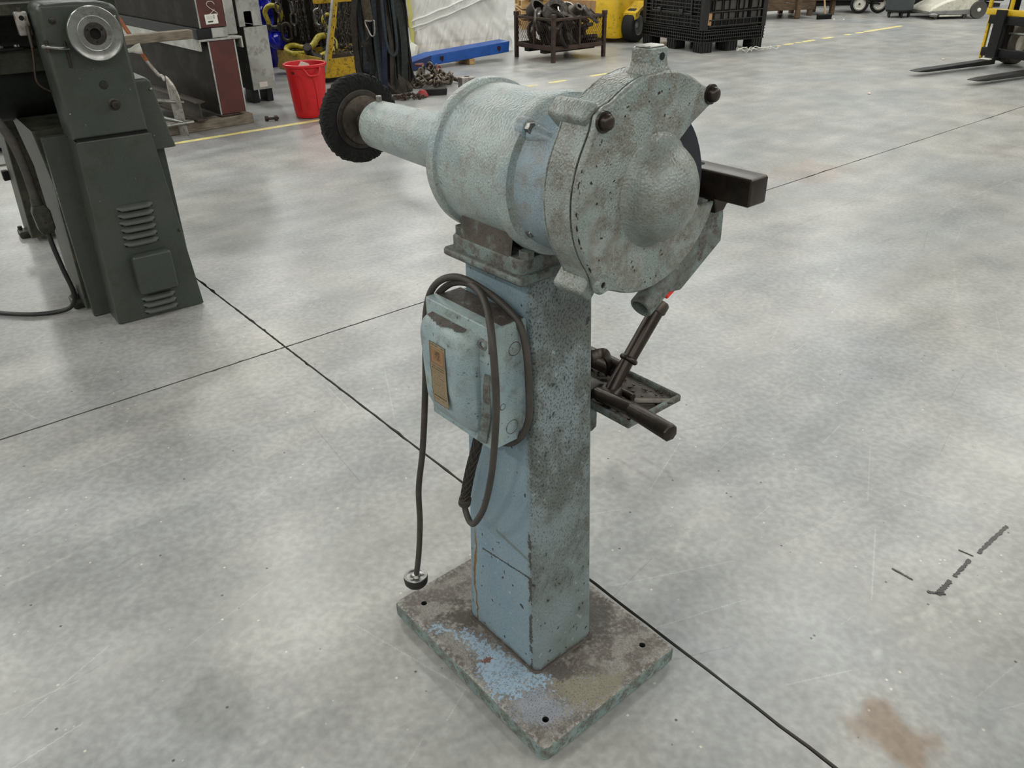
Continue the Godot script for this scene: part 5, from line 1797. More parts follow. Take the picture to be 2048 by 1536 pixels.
func ribbon(pts: PackedVector3Array, wide: float, thick: float, across: Vector3) -> MB:
	var m := MB.new()
	var rings := []
	for k in pts.size():
		var d := (pts[mini(k + 1, pts.size() - 1)] - pts[maxi(k - 1, 0)]).normalized()
		var a := (across - d * across.dot(d)).normalized()
		var n := a.cross(d) * thick / 2
		var h := a * wide / 2
		rings.append(PackedVector3Array([pts[k] - h - n, pts[k] + h - n, pts[k] + h + n, pts[k] - h + n]))
	m.loft(rings, 3)
	return m


func shackle(called: String, label: String, at: Vector3, turn: Vector3, size: float, mat: Material, pin: Material) -> void:
	var t := thing(called, label, "shackle", at)
	t.rotation = turn
	var m := MB.new()
	var pts := []
	pts.append(Vector3(-0.36, -0.62, 0))
	pts.append(Vector3(-0.36, -0.35, 0))
	for i in 9:
		var w := PI - PI * i / 8.0
		pts.append(Vector3(0.5 * cos(w), 0.5 * sin(w) + 0.1, 0))
	pts.append(Vector3(0.36, -0.35, 0))
	pts.append(Vector3(0.36, -0.62, 0))
	var s := spline(pts, 3)
	for i in s.size():
		s[i] *= size
	m.tube(s, size * 0.15, 10)
	part(t, "bow", m, mat)
	m = MB.new()
	m.rod(Vector3(-0.6, -0.68, 0) * size, Vector3(0.62, -0.68, 0) * size, size * 0.13, 12, -1, size * 0.02)
	for x in [-0.36, 0.36]:
		m.rod(Vector3(x, -0.68, -0.19) * size, Vector3(x, -0.68, 0.19) * size, size * 0.2, 12)
	part(t, "pin", m, pin)


const ORDINAL := ["first", "second", "third", "fourth", "fifth", "sixth", "seventh", "eighth", "ninth", "tenth", "eleventh", "twelfth", "thirteenth", "fourteenth", "fifteenth", "sixteenth", "seventeenth", "eighteenth", "nineteenth", "twentieth", "twenty-first", "twenty-second", "twenty-third", "twenty-fourth", "twenty-fifth", "twenty-sixth"]


func rigging() -> void:
	var o := Vector3(-1.91, 0, -8.85)
	var yaw := deg_to_rad(40)
	var t := thing("rigging_rack", "yellow steel rigging rack with a low tray and slanted stained legs", "rack", o, yaw)
	for q in [["tray_side", Vector3(0.5, 0.142, 0), Vector3(1.0, 0.185, 0.012)], ["tray_side", Vector3(0.5, 0.142, -1.0), Vector3(1.0, 0.185, 0.012)], ["tray_side", Vector3(0, 0.152, -0.5), Vector3(0.012, 0.205, 1.0)], ["tray_side", Vector3(1.0, 0.142, -0.5), Vector3(0.012, 0.185, 1.0)], ["tray_floor", Vector3(0.5, 0.058, -0.5), Vector3(0.99, 0.012, 0.99)]]:
		var m := MB.new()
		m.box(q[1], q[2], 0.003)
		part(t, q[0], m, M.yellow)
	var m := MB.new()
	for q in [[0.12, -0.1], [0.88, -0.1], [0.12, -0.9], [0.88, -0.9]]:
		m = MB.new()
		m.box(Vector3(q[0], 0.026, q[1]), Vector3(0.1, 0.052, 0.1), 0.004)
		part(t, "skid", m, M.black_paint)
	for z in [0.03, -1.03]:
		for s in [-1.0, 1.0]:
			m = MB.new()
			var a := Vector3(0.42 + 0.40 * s, 0.06, z)
			var b := Vector3(0.42, 1.5, z)
			m.box((a + b) / 2, Vector3(0.052, a.distance_to(b), 0.034), 0.003, Basis(Vector3.BACK, 0.27 * s))
			var leg := part(t, "slanted_leg", m, M.yellow)
			if z > 0.0 and s < 0.0:
				m = MB.new()
				m.box((a + b) / 2 + Vector3(-0.028, 0.008, -0.004), Vector3(0.008, a.distance_to(b) - 0.1, 0.046), 0.002, Basis(Vector3.BACK, 0.27 * s))
				part(leg, "worn_flange", m, M.plate_steel)
				for k in 12:
					var h := MB.new()
					var p := a.lerp(b, 0.12 + k * 0.07)
					h.box(p + Vector3(0.004, 0, 0.0175), Vector3(0.008, 0.02, 0.001), 0.0, Basis(Vector3.BACK, 0.27 * s))
					part(leg, "hole_mark", h, M.hole)
	m = MB.new()
	m.box(Vector3(0.5, 0.76, -0.99), Vector3(0.98, 1.05, 0.006), 0.0)
	part(t, "back_panel", m, M.web_steel)
	m = MB.new()
	m.box(Vector3(0.42, 1.5, -0.5), Vector3(0.06, 0.06, 1.16), 0.004)
	part(t, "top_beam", m, M.yellow)
	for q in [-0.15, -0.5, -0.85]:
		m = MB.new()
		m.box(Vector3(0.42, 1.3, q), Vector3(1.0, 0.04, 0.04), 0.004)
		part(t, "cross_bar", m, M.yellow)
	m = MB.new()
	m.box(Vector3(0.42, 0.775, -0.1), Vector3(0.75, 0.05, 0.03), 0.004)
	part(t, "stretcher", m, M.yellow)
	m = MB.new()
	m.box(Vector3(0.42, 1.47, 0.5), Vector3(0.05, 0.05, 1.1), 0.004)
	part(t, "sling_arm", m, M.yellow)
	var g := Transform3D(Basis(Vector3.UP, yaw), o)
	hanging_chain("heavy_chain", "heaviest dark chain with long open links hanging beside the upright yellow shackle", "", g * Vector3(0.10, 1.3, -0.70), 0.36, 0.135, 0.0125, M.chain, true)
	hanging_chain("thick_chain", "heavy dark chain hanging next to the grey oval hook, its links turned edgeways", "", g * Vector3(0.0, 1.3, -0.85), 0.46, 0.115, 0.011, M.chain, true, 0.01)
	var rng := RandomNumberGenerator.new()
	rng.seed = 31
	for i in 20:
		var row := i % 2
		hanging_chain("slender_chain", "slender dark steel chain in the rack's %s row, %s from the heavy chain" % [["front", "second"][row], ORDINAL[i / 2]], "slender chains in the rack", g * Vector3(0.17 + 0.08 * (i / 2) + 0.05 * row, 1.3, -0.13 - 0.2 * row + 0.02 * sin(i * 2.0)), rng.randf_range(0.22, 0.4), 0.062, 0.0062, M.chain, true, 0.006)
	for i in 32:
		hanging_chain("fine_chain", "fine blackened chain hanging deep inside the yellow rigging rack", "fine chains in the rack", g * Vector3(0.1 + 0.85 * (i * 7 % 32) / 32.0, 1.3, -0.45 - 0.5 * rng.randf()), rng.randf_range(0.2, 0.34), 0.05, 0.0055, M.chain, false, 0.008)
	for i in 4:
		hanging_chain("shiny_chain", "glinting chain beside the dark slings, %s from the slanted yellow leg" % ORDINAL[i], "glinting chains beside the slings", g * Vector3(0.62 + 0.075 * i, 1.3, 0.06 + 0.04 * i), 0.06 + 0.05 * i, 0.058, 0.006, M.bright_chain, true, 0.012)
	shackle("yellow_shackle", "large worn yellow shackle hanging upright against the blue sheet", g * Vector3(-0.02, 0.60, -0.93), Vector3(0, yaw - 0.7, 0.0), 0.17, M.shackle, M.chain)
	shackle("yellow_shackle", "yellow shackle half hidden behind the slanted yellow leg", g * Vector3(0.28, 0.56, -0.25), Vector3(0.2, yaw - 0.6, 0.1), 0.125, M.shackle, M.chain)
	shackle("yellow_shackle", "yellow shackle lying flat on the rack's tray edge, full of small links", g * Vector3(0.05, 0.275, -0.62), Vector3(-1.2, yaw - 0.2, 1.2), 0.185, M.shackle, M.chain)
	shackle("yellow_shackle", "thick yellow shackle tipped forward just above the red bin", g * Vector3(0.17, 0.335, -0.24), Vector3(-0.7, yaw - 0.5, -0.9), 0.215, M.shackle, M.dark_steel)
	m = MB.new()
	m.add(link_mesh(0.21, 0.135, 0.019, 24, 10))
	solo("oval_ring", "grey steel oval ring hanging between the yellow shackle and the heavy chain", "ring", m, M.washer, g * Vector3(0.05, 0.44, -0.80), yaw - 0.7)
	m = MB.new()
	m.add(link_mesh(0.19, 0.12, 0.017, 24, 10))
	solo("oval_ring", "pale grey oval ring hanging behind the half-hidden yellow shackle", "ring", m, M.steel, g * Vector3(0.22, 0.60, -0.36), yaw - 0.9)
	# loose links and hooks heaped in the tray
	t = thing("tray_chain", "heap of loose dark chain lying in the tray of the yellow rack", "chain", g.origin, yaw)
	var lk := link_mesh(0.062, 0.04, 0.0065, 10, 5).build(M.chain)
	for i in 110:
		var p := Vector3(rng.randf_range(0.06, 0.92), 0, rng.randf_range(-0.9, -0.06))
		p.y = 0.19 + 0.06 * rng.randf() + 0.05 * sin(p.x * 4.0)
		part(t, "link", lk, null, Transform3D(Basis.from_euler(Vector3(rng.randf() * 3, rng.randf() * 3, rng.randf() * 3)), p))
	m = MB.new()
	m.box(Vector3(0.5, 0.12, -0.5), Vector3(0.9, 0.11, 0.9), 0.04)
	part(t, "bottom_layer", m, M.chain).set_meta("kind", "stuff")
	for q in [[0.55, 0.30, -0.2, 0.4], [0.75, 0.27, -0.12, -0.5]]:
		m = MB.new()
		m.tube(spline([Vector3(-0.06, 0.03, 0), Vector3(0, 0.05, 0), Vector3(0.06, 0.02, 0), Vector3(0.07, -0.035, 0), Vector3(0.02, -0.06, 0), Vector3(-0.03, -0.04, 0)], 5), 0.017, 8)
		solo("lifting_hook", "dark lifting hook resting on the loose chain in the rack tray, " + ("in the middle" if q[3] > 0 else "next to the slings"), "hook", m, M.dark_steel, g * Vector3(q[0], q[1], q[2]), yaw + q[3])
	slings()
	# crumpled blue sheet behind the rack
	m = _crumpled(0.8, 1.1, 22, 0.07, 51)
	solo("blue_sheet", "crumpled shiny blue plastic sheet hanging behind the yellow rack", "sheet", m, M.blue_sheet, Vector3(-2.95, 0.55, -10.05), deg_to_rad(15))
	m = MB.new()
	m.lathe([[0.0, -0.09], [0.07, -0.075], [0.11, -0.02], [0.10, 0.05], [0.05, 0.09], [0.0, 0.095]], 12)
	_jitter(m, 0.02, 9)
	solo("blue_bundle", "small crumpled bundle of blue plastic on the rack's tray corner", "bundle", m, M.blue_sheet, g * Vector3(-0.0, 0.34, -0.96), 0.0)
	red_bin()


func _jitter(m: MB, amt: float, sd: int) -> void:
	var n := FastNoiseLite.new()
	n.seed = sd
	n.frequency = 9.0
	for i in m.p.size():
		var v := m.p[i]
		m.p[i] = v + Vector3(n.get_noise_3dv(v), n.get_noise_3dv(v + Vector3(7, 0, 0)), n.get_noise_3dv(v + Vector3(0, 9, 0))) * amt * 2.0


func _crumpled(w: float, h: float, n: int, amt: float, sd: int) -> MB:   # a thin sheet in x and y with folds
	var nz := FastNoiseLite.new()
	nz.seed = sd
	nz.frequency = 2.2
	nz.fractal_type = FastNoiseLite.FRACTAL_RIDGED
	nz.fractal_octaves = 3
	var m := MB.new()
	var rings := []
	for side in 2:
		for k in n + 1:
			var kk := k if side == 0 else n - k
			var r := PackedVector3Array()
			for i in n + 1:
				var u := (float(i) / n - 0.5) * w
				var v := (float(kk) / n - 0.5) * h
				r.append(Vector3(u, v, amt * nz.get_noise_2d(u * 1.5, v * 0.8) - side * 0.002))
			rings.append(r)
	m.loft(rings, 0, false)
	return m


func slings() -> void:
	var rng := RandomNumberGenerator.new()
	rng.seed = 23
	var peg := Vector3(-1.19, 1.44, -8.32)
	var mats := ["strap_black", "strap_brown", "strap_green", "strap_black", "strap_slate", "strap_brown", "strap_black", "strap_green"]
	for i in 26:
		var f := i / 25.0
		var x := lerpf(-0.245, 0.225, f) + rng.randf_range(-0.02, 0.02)
		var z := rng.randf_range(-0.10, 0.13)
		var low := rng.randf_range(0.03, 0.30) if i % 3 else rng.randf_range(0.02, 0.08)
		var wide := rng.randf_range(0.045, 0.075)
		var a := Vector3(cos(rng.randf_range(-0.9, 0.9)), 0, sin(rng.randf_range(-0.9, 0.9)))
		var gap := rng.randf_range(0.02, 0.05)
		var b := a.cross(Vector3.UP)
		var pts := []
		for y in [1.44, 1.1, 0.75, 0.45, low + 0.12, low + 0.03]:
			var s := smoothstep(1.5, 0.7, y)
			pts.append(Vector3(x * s + 0.012 * sin(y * 9.0 + i), y - 0.0, z * s + 0.01 * cos(y * 7.0 + i)) + b * gap * 0.5 * s)
		pts.append(Vector3(x, low, z))
		for y in [low + 0.03, low + 0.12, 0.5, 0.8, 1.1, 1.44]:
			var s := smoothstep(1.5, 0.7, y)
			pts.append(Vector3(x * s + 0.012 * sin(y * 8.0 + i * 2), y, z * s + 0.01 * cos(y * 6.0 + i)) - b * gap * 0.5 * s)
		var mat: String = mats[i % mats.size()]
		var tone: String = {"strap_black": "black", "strap_brown": "brownish", "strap_green": "dull green", "strap_slate": "slate grey"}[mat]
		var label := "%s webbing sling, %s in the hanging bunch, counted from the rack chains" % [tone, ORDINAL[i]]
		solo("webbing_sling", label, "sling", ribbon(spline(pts, 4), wide, 0.005, a), M[mat], Vector3(peg.x, 0, peg.z), 0.0, "webbing slings hanging in the bunch")
	# a blue one and a teal rope loop in front, an olive sling with a metal triangle
	var m := ribbon(spline([Vector3(0.04, 1.44, 0.16), Vector3(0.06, 1.0, 0.16), Vector3(0.055, 0.6, 0.165), Vector3(0.03, 0.3, 0.17), Vector3(0.015, 0.05, 0.16), Vector3(0.03, 0.015, 0.19)], 5), 0.05, 0.005, Vector3(1, 0, 0.3))
	solo("blue_sling", "blue webbing sling hanging to the floor in the middle of the dark slings", "sling", m, M.strap_blue, Vector3(peg.x, 0, peg.z))
	m = MB.new()
	m.tube(spline([Vector3(0.03, 1.44, 0.19), Vector3(0.05, 1.0, 0.19), Vector3(0.06, 0.6, 0.2), Vector3(0.075, 0.44, 0.2), Vector3(0.11, 0.36, 0.2), Vector3(0.15, 0.38, 0.2), Vector3(0.165, 0.48, 0.2), Vector3(0.15, 0.8, 0.19), Vector3(0.12, 1.44, 0.17)], 5), 0.013, 8)
	solo("rope_loop", "dark teal round sling hanging in a loop in front of the webbing", "sling", m, M.strap_slate, Vector3(peg.x, 0, peg.z))
	var t := thing("ring_sling", "olive webbing sling ending in a pale metal triangle ring", "sling", Vector3(peg.x, 0, peg.z))
	part(t, "webbing", ribbon(spline([Vector3(-0.085, 1.44, 0.18), Vector3(-0.09, 1.0, 0.19), Vector3(-0.075, 0.70, 0.2), Vector3(-0.072, 0.655, 0.2)], 5), 0.068, 0.007, Vector3(1, 0, 0.1)), M.strap_olive)
	m = MB.new()
	m.tube(spline([Vector3(-0.112, 0.665, 0.2), Vector3(-0.112, 0.635, 0.2), Vector3(-0.09, 0.58, 0.205), Vector3(-0.068, 0.535, 0.205), Vector3(-0.045, 0.535, 0.205), Vector3(-0.032, 0.575, 0.205), Vector3(-0.03, 0.635, 0.2), Vector3(-0.032, 0.665, 0.2), Vector3(-0.07, 0.66, 0.2), Vector3(-0.112, 0.665, 0.2)], 4), 0.0075, 8)
	part(t, "triangle_ring", m, M.aluminium)
	m = ribbon(spline([Vector3(-0.14, 1.44, 0.15), Vector3(-0.12, 0.8, 0.17), Vector3(-0.10, 0.52, 0.18), Vector3(-0.16, 0.46, 0.18), Vector3(-0.17, 0.44, 0.17)], 5), 0.04, 0.005, Vector3(0.3, 1, 0.2))
	solo("folded_strap", "dark strap end folded across the front of the slings below the triangle ring", "strap", m, M.strap_brown, Vector3(peg.x, 0, peg.z))
	m = MB.new()
	m.tube(spline([Vector3(0.235, 1.44, 0.02), Vector3(0.25, 0.9, 0.03), Vector3(0.255, 0.5, 0.03), Vector3(0.26, 0.3, 0.04), Vector3(0.285, 0.16, 0.06), Vector3(0.30, 0.1, 0.07)], 5), 0.006, 6)
	m.rod(Vector3(0.285, 0.16, 0.06), Vector3(0.305, 0.085, 0.075), 0.012, 8)
	solo("rope_end", "thin black cord with a thick end hanging at the outer side of the slings", "cord", m, M.rubber, Vector3(peg.x, 0, peg.z))
	m = MB.new()   # slack webbing at the foot of the bunch
	m.lathe([[0.0, 0.0], [0.19, 0.0], [0.2, 0.04], [0.16, 0.11], [0.1, 0.2], [0.0, 0.24]], 26, Transform3D(Basis.IDENTITY.scaled(Vector3(1.1, 1, 0.75)), Vector3(0.03, 0.0, 0.02)))
	_jitter(m, 0.035, 14)
	for i in m.p.size():
		m.p[i].y = maxf(m.p[i].y, 0.0)
	solo("sling_heap", "slack folds of dark webbing bunched on the floor under the slings", "sling", m, M.strap_brown, Vector3(peg.x, 0, peg.z))
	# in front of the slings: rusty chain, red flag, black strap, the heavy pile
	var t2 := thing("rusty_chain", "small heap of rusty brown chain on the floor at the foot of the slings", "chain", Vector3(-0.93, 0, -7.93), 0.3)
	var lk := link_mesh(0.045, 0.028, 0.0046, 10, 5).build(M.rust)
	for i in 70:
		var w := rng.randf() * TAU
		var rr := sqrt(rng.randf())
		part(t2, "link", lk, null, Transform3D(Basis.from_euler(Vector3(rng.randf() * 3, rng.randf() * 3, rng.randf() * 3)), Vector3(0.16 * rr * cos(w), 0.014 + 0.03 * (1.0 - rr), 0.11 * rr * sin(w))))
	m = MB.new()
	m.lathe([[0.0, 0.035], [0.03, 0.05], [0.055, 0.02], [0.06, 0.0], [0.0, 0.0]], 10)
	_jitter(m, 0.012, 3)
	solo("red_rag", "faded red rag lying between the rusty chain and the black strap", "rag", m, flat(Color(0.55, 0.22, 0.21), 0.9), Vector3(-0.80, 0.006, -8.02))
	m = ribbon(spline([Vector3(-0.1, 0.03, 0.0), Vector3(-0.02, 0.035, 0.01), Vector3(0.06, 0.034, 0.0), Vector3(0.12, 0.033, -0.02)], 5), 0.06, 0.03, Vector3(0.1, 1, 0.25))
	solo("black_strap", "black rubber strap lying flat on the floor below the big chain pile", "strap", m, M.strap_black, Vector3(-0.70, 0, -8.08), 0.1)
	t2 = thing("chain_pile", "big pile of heavy pale steel chain on the floor before the blue beam", "chain", Vector3(-0.78, 0, -8.72), 0.2)
	var big := link_mesh(0.115, 0.074, 0.0125, 14, 7).build(M.bright_chain)
	for i in 74:
		var w := rng.randf() * TAU
		var rr := sqrt(rng.randf())
		var p := Vector3(0.27 * rr * cos(w), 0, 0.26 * rr * sin(w))
		p.y = 0.032 + (1.0 - rr) * rng.randf_range(0.0, 0.17)
		part(t2, "link", big, null, Transform3D(Basis.from_euler(Vector3(rng.randf() * 3.1, rng.randf() * 3.1, rng.randf() * 3.1)), p))
	t2 = thing("red_links", "few red painted chain links lying on the far side of the chain pile", "chain", Vector3(-0.84, 0, -9.02), 0.0)
	var red := link_mesh(0.115, 0.074, 0.013, 14, 7).build(flat(Color(0.4, 0.13, 0.13), 0.5))
	for q in [Vector3(-0.08, 0.15, 0.0), Vector3(0.04, 0.13, 0.03), Vector3(0.12, 0.10, -0.02)]:
		part(t2, "link", red, null, Transform3D(Basis.from_euler(Vector3(q.x * 20, q.y * 9, 1.0)), q))
	t2 = thing("steel_bracket", "pale steel bracket block with a round hole beside the chain pile", "bracket", Vector3(-0.40, 0, -8.45), 0.5)
	m = MB.new()
	m.box(Vector3(0, 0.055, 0), Vector3(0.15, 0.11, 0.1), 0.006)
	part(t2, "block", m, M.aluminium)
	m = MB.new()
	m.rod(Vector3(0, 0.1095, 0), Vector3(0, 0.1105, 0), 0.03, 18)
	part(t2, "hole", m, M.hole)


func red_bin() -> void:
	var t := thing("red_bin", "bright red plastic waste bin in front of the yellow rack", "bin", Vector3(-1.70, 0, -7.2), 0.0)
	var m := MB.new()
	m.lathe([[0.0, 0.003], [0.122, 0.003], [0.127, 0.008], [0.135, 0.06], [0.164, 0.405], [0.176, 0.408], [0.181, 0.415], [0.180, 0.430], [0.172, 0.434], [0.163, 0.430], [0.160, 0.41], [0.131, 0.06], [0.122, 0.014], [0.0, 0.014]], 56)
	var body := part(t, "body", m, M.red_plastic)
	for s in [0.55, 0.55 + PI]:      # moulded handles
		m = MB.new()
		var f := Basis(Vector3.UP, s)
		m.tube(spline([f * Vector3(-0.072, 0.408, 0.150), f * Vector3(-0.062, 0.395, 0.176), f * Vector3(-0.05, 0.368, 0.188), f * Vector3(-0.03, 0.354, 0.190), f * Vector3(0.03, 0.354, 0.190), f * Vector3(0.05, 0.368, 0.188), f * Vector3(0.062, 0.395, 0.176), f * Vector3(0.072, 0.408, 0.150)], 4), 0.0095, 8)
		part(t, "handle", m, M.red_plastic)
	for w in [0.15, 0.75, -0.35]:    # drawn-in panel lines
		m = MB.new()
		m.tube(spline([Vector3(0.1395 * sin(w), 0.06, 0.1395 * cos(w)), Vector3(0.153 * sin(w - 0.05), 0.22, 0.153 * cos(w - 0.05)), Vector3(0.162 * sin(w - 0.2), 0.33, 0.162 * cos(w - 0.2)), Vector3(0.1638 * sin(w - 0.45), 0.345, 0.1638 * cos(w - 0.45))], 5), 0.003, 5)
		part(body, "moulded_rib", m, M.red_plastic)
	m = MB.new()
	for k in 6:
		var a := -0.55 + 0.03 * k
		m.box(Vector3(0.1625 * sin(a), 0.372, 0.1625 * cos(a)), Vector3(0.004, 0.022 - 0.002 * (k % 2), 0.003), 0.0, Basis(Vector3.UP, a))
	part(body, "dark_print", m, flat(Color(0.3, 0.04, 0.05), 0.6))
	m = MB.new()
	m.prism(poly3([[-0.11, 0.33], [0.07, 0.345], [0.03, 0.42], [-0.03, 0.44]]), -0.004, 0.004, 0.001, Transform3D(Basis(Vector3.UP, 0.4), Vector3(-0.01, 0, -0.05)))
	solo("white_card", "torn white cardboard piece sticking out of the red bin", "card", m, M.paper, Vector3(-1.70, 0, -7.2))


# ---------------------------------------------------------------- blue beam, wrapped machine, basket, yellow truck, bulk box
func middle_distance() -> void:
	var yaw := deg_to_rad(33)
	var t := thing("blue_beam", "long blue painted steel beam with two square holes lying propped on a wood block", "beam", Vector3(-1.075, 0, -9.60), yaw)
	var m := MB.new()
	var p := poly3([[0.0, 0.0], [0.24, 0.035], [1.32, 0.095], [1.335, 0.215], [0.30, 0.150], [-0.02, 0.088]])
	m.prism(p, -0.24, 0.0, 0.003)
	part(t, "web", m, M.blue_steel)
	m = MB.new()
	m.prism(poly3([[-0.004, -0.0], [0.255, 0.036], [0.265, 0.146], [-0.024, 0.086]]), -0.002, 0.006, 0.001)
	part(t, "darker_end", m, flat(Color(0.035, 0.13, 0.33), 0.5))
	for x in [0.40, 1.18]:
		m = MB.new()
		m.box(Vector3(x, 0.105 + (x - 0.4) * 0.058, 0.001), Vector3(0.046, 0.04, 0.004), 0.0)
		part(t, "square_hole", m, flat(Color(0.14, 0.02, 0.03), 0.9))
		m = MB.new()
		m.box(Vector3(x + 0.004, 0.078 + (x - 0.4) * 0.058, 0.002), Vector3(0.016, 0.02, 0.004), 0.0)
		part(t, "square_hole", m, flat(Color(0.14, 0.02, 0.03), 0.9))
	m = MB.new()
	m.box(Vector3(0.80, 0.0325, -0.16), Vector3(0.072, 0.062, 0.34), 0.003)
	solo("wood_block", "short pale squared timber block propping up the blue beam", "block", m, M.pale_wood, Vector3(-1.075, 0, -9.60), yaw)
	wrapped_machine()
	basket()
	yellow_truck()
	bulk_box()


func wrapped_machine() -> void:
	var o := Vector3(-1.42, 0, -10.45)
	var yaw := deg_to_rad(28)
	var t := thing("wrapped_machine", "large pale machine shrouded in clear plastic sheet behind the blue beam", "machine", o, yaw)
	var m := MB.new()
	m.box(Vector3(0.95, 0.75, -0.62), Vector3(1.2, 1.2, 0.9), 0.02)
	part(t, "machine_body", m, M.white_plastic)
	m = MB.new()
	m.box(Vector3(0.15, 0.72, -0.5), Vector3(0.2, 1.2, 0.6), 0.02)
	part(t, "side_column", m, M.cream)
	m = MB.new()
	m.box(Vector3(0.42, 0.62, -0.4), Vector3(0.22, 0.9, 0.4), 0.02)
	part(t, "grey_panel", m, M.grey_paint)
	# the sheet: hangs from the top edge, drawn in by a belt of film, flaring to the floor with folds
	var nz := FastNoiseLite.new()
	nz.seed = 61
	nz.frequency = 1.3
	nz.fractal_octaves = 3
	m = MB.new()
	var rings := []
	var n := 150
	var rows := 44
	for k in rows + 1:
		var v := float(k) / rows
		var y := lerpf(0.012, 1.42, v)
		var belt := exp(-pow((y - 0.43) / 0.10, 2.0))
		var flare := 0.10 * pow(1.0 - v, 3.0)
		var r := PackedVector3Array()
		for i in n + 1:
			var s := float(i) / n
			# runs along the front from left to right, then back along the right side
			var q := Vector3(s * 2.3 - 0.06, y, 0.03)
			if s > 0.72:
				q = Vector3(0.72 * 2.3 - 0.06, y, 0.03 - (s - 0.72) * 3.4)
			var out := Vector3(0, 0, 1) if s < 0.70 else (Vector3(1, 0, 1).normalized() if s < 0.74 else Vector3(1, 0, 0))
			var fold := 0.035 * nz.get_noise_2d(s * 7.0 + (v - 0.3) * 3.4, v * 0.6) + 0.028 * nz.get_noise_2d(s * 26.0 - v * 7.0, v * 1.0 + 5.0)
			fold += 0.02 * sin((s * 7.0 - v * 0.5) * TAU) * (1.0 - belt) * 0.5
			var gap := -0.09 * exp(-pow((s - 0.155) / 0.012, 2.0))     # the sheet dips between column and machine
			r.append(q + out * (fold * (1.0 - 0.75 * belt) + flare + gap - 0.03 * belt))
		rings.append(r)
	m.loft(rings, 0, false)
	part(t, "plastic_sheet", m, M.wrap)
	for q in [[0.36, 0.05, -0.06], [0.43, 0.04, -0.03], [0.30, 0.035, 0.05]]:     # twisted belts of film pulled round the machine
		m = MB.new()
		var pts := []
		for i in 15:
			var s := i / 14.0
			pts.append(Vector3(0.28 + s * 1.32, q[0] + 0.40 * s + q[2] * s * (1.0 - s) * 2.0 + 0.004 * sin(i * 2.1), 0.045 + 0.006 * sin(i * 1.3)))
		m.tube(spline(pts, 3), q[1], 7, 3, PackedFloat32Array(), 0.3)
		part(t, "film_belt", m, M.wrap)
	m = MB.new()
	m.box(Vector3(0.14, 0.42, 0.052), Vector3(0.23, 0.17, 0.03), 0.012)
	part(t, "tan_tape", m, M.cardboard)
	m = MB.new()
	m.add(ribbon(spline([Vector3(0.265, 1.2, 0.06), Vector3(0.27, 0.7, 0.065), Vector3(0.285, 0.5, 0.075), Vector3(0.27, 0.42, 0.07), Vector3(0.285, 0.3, 0.08), Vector3(0.275, 0.2, 0.075), Vector3(0.30, 0.10, 0.10)], 6), 0.045, 0.01, Vector3(1, 0, 0.2)))
	part(t, "yellow_band", m, flat(Color(0.8, 0.78, 0.45), 0.6))
	m = MB.new()
	m.lathe([[0.0, 0.2], [0.1, 0.19], [0.15, 0.14], [0.17, 0.06], [0.18, 0.0], [0.0, 0.0]], 22, Transform3D(Basis.IDENTITY.scaled(Vector3(1, 1, 0.5)), Vector3(0.16, 0.03, 0.10)))
	_jitter(m, 0.03, 17)
	for i in m.p.size():
		m.p[i].y = maxf(m.p[i].y, 0.012)
	part(t, "gathered_film", m, M.wrap)
	m = MB.new()
	for x in [0.1, 0.8, 1.4]:
		m = MB.new()
		m.box(Vector3(x, 0.05, -0.45), Vector3(0.14, 0.1, 1.05), 0.004)
		part(t, "pallet_bearer", m, M.pale_wood)
	m = MB.new()
	m.box(Vector3(0.75, 0.115, -0.45), Vector3(1.6, 0.028, 1.05), 0.003)
	part(t, "pallet_deck", m, M.pale_wood)
	m = MB.new()
	m.box(Vector3(0.0, 0.03, 0.0), Vector3(0.24, 0.055, 0.06), 0.004)
	solo("wood_batten", "pale yellow wood batten end on the floor between slings and blue beam", "timber", m, M.pale_wood, Vector3(-1.22, 0, -10.0), yaw)


func _ring_part(kind: int) -> MB:
	var m := MB.new()
	if kind == 0:       # brake drum
		m.lathe([[0.05, 0.0], [0.12, 0.0], [0.13, 0.01], [0.132, 0.1], [0.145, 0.105], [0.145, 0.13], [0.118, 0.13], [0.116, 0.02], [0.05, 0.014], [0.05, 0.0]], 28)
	elif kind == 1:     # flat flange ring
		m.lathe([[0.085, 0.0], [0.15, 0.0], [0.155, 0.005], [0.155, 0.03], [0.12, 0.034], [0.11, 0.06], [0.085, 0.06], [0.085, 0.0]], 28)
	elif kind == 2:     # hub with stepped collar
		m.lathe([[0.03, 0.0], [0.10, 0.0], [0.10, 0.025], [0.06, 0.032], [0.055, 0.11], [0.045, 0.115], [0.03, 0.115], [0.03, 0.0]], 24)
	else:               # gear
		var o := PackedVector2Array()
		for i in 72:
			var w := TAU * i / 72
			var r := 0.118 if i % 4 < 2 else 0.104
			o.append(Vector2(r * cos(w), r * sin(w)))
		m.prism(o, 0.0, 0.035, 0.002)
		m.lathe([[0.05, 0.03], [0.05, 0.06], [0.03, 0.062], [0.03, 0.03]], 20, along("z", Vector3.ZERO))
	return m


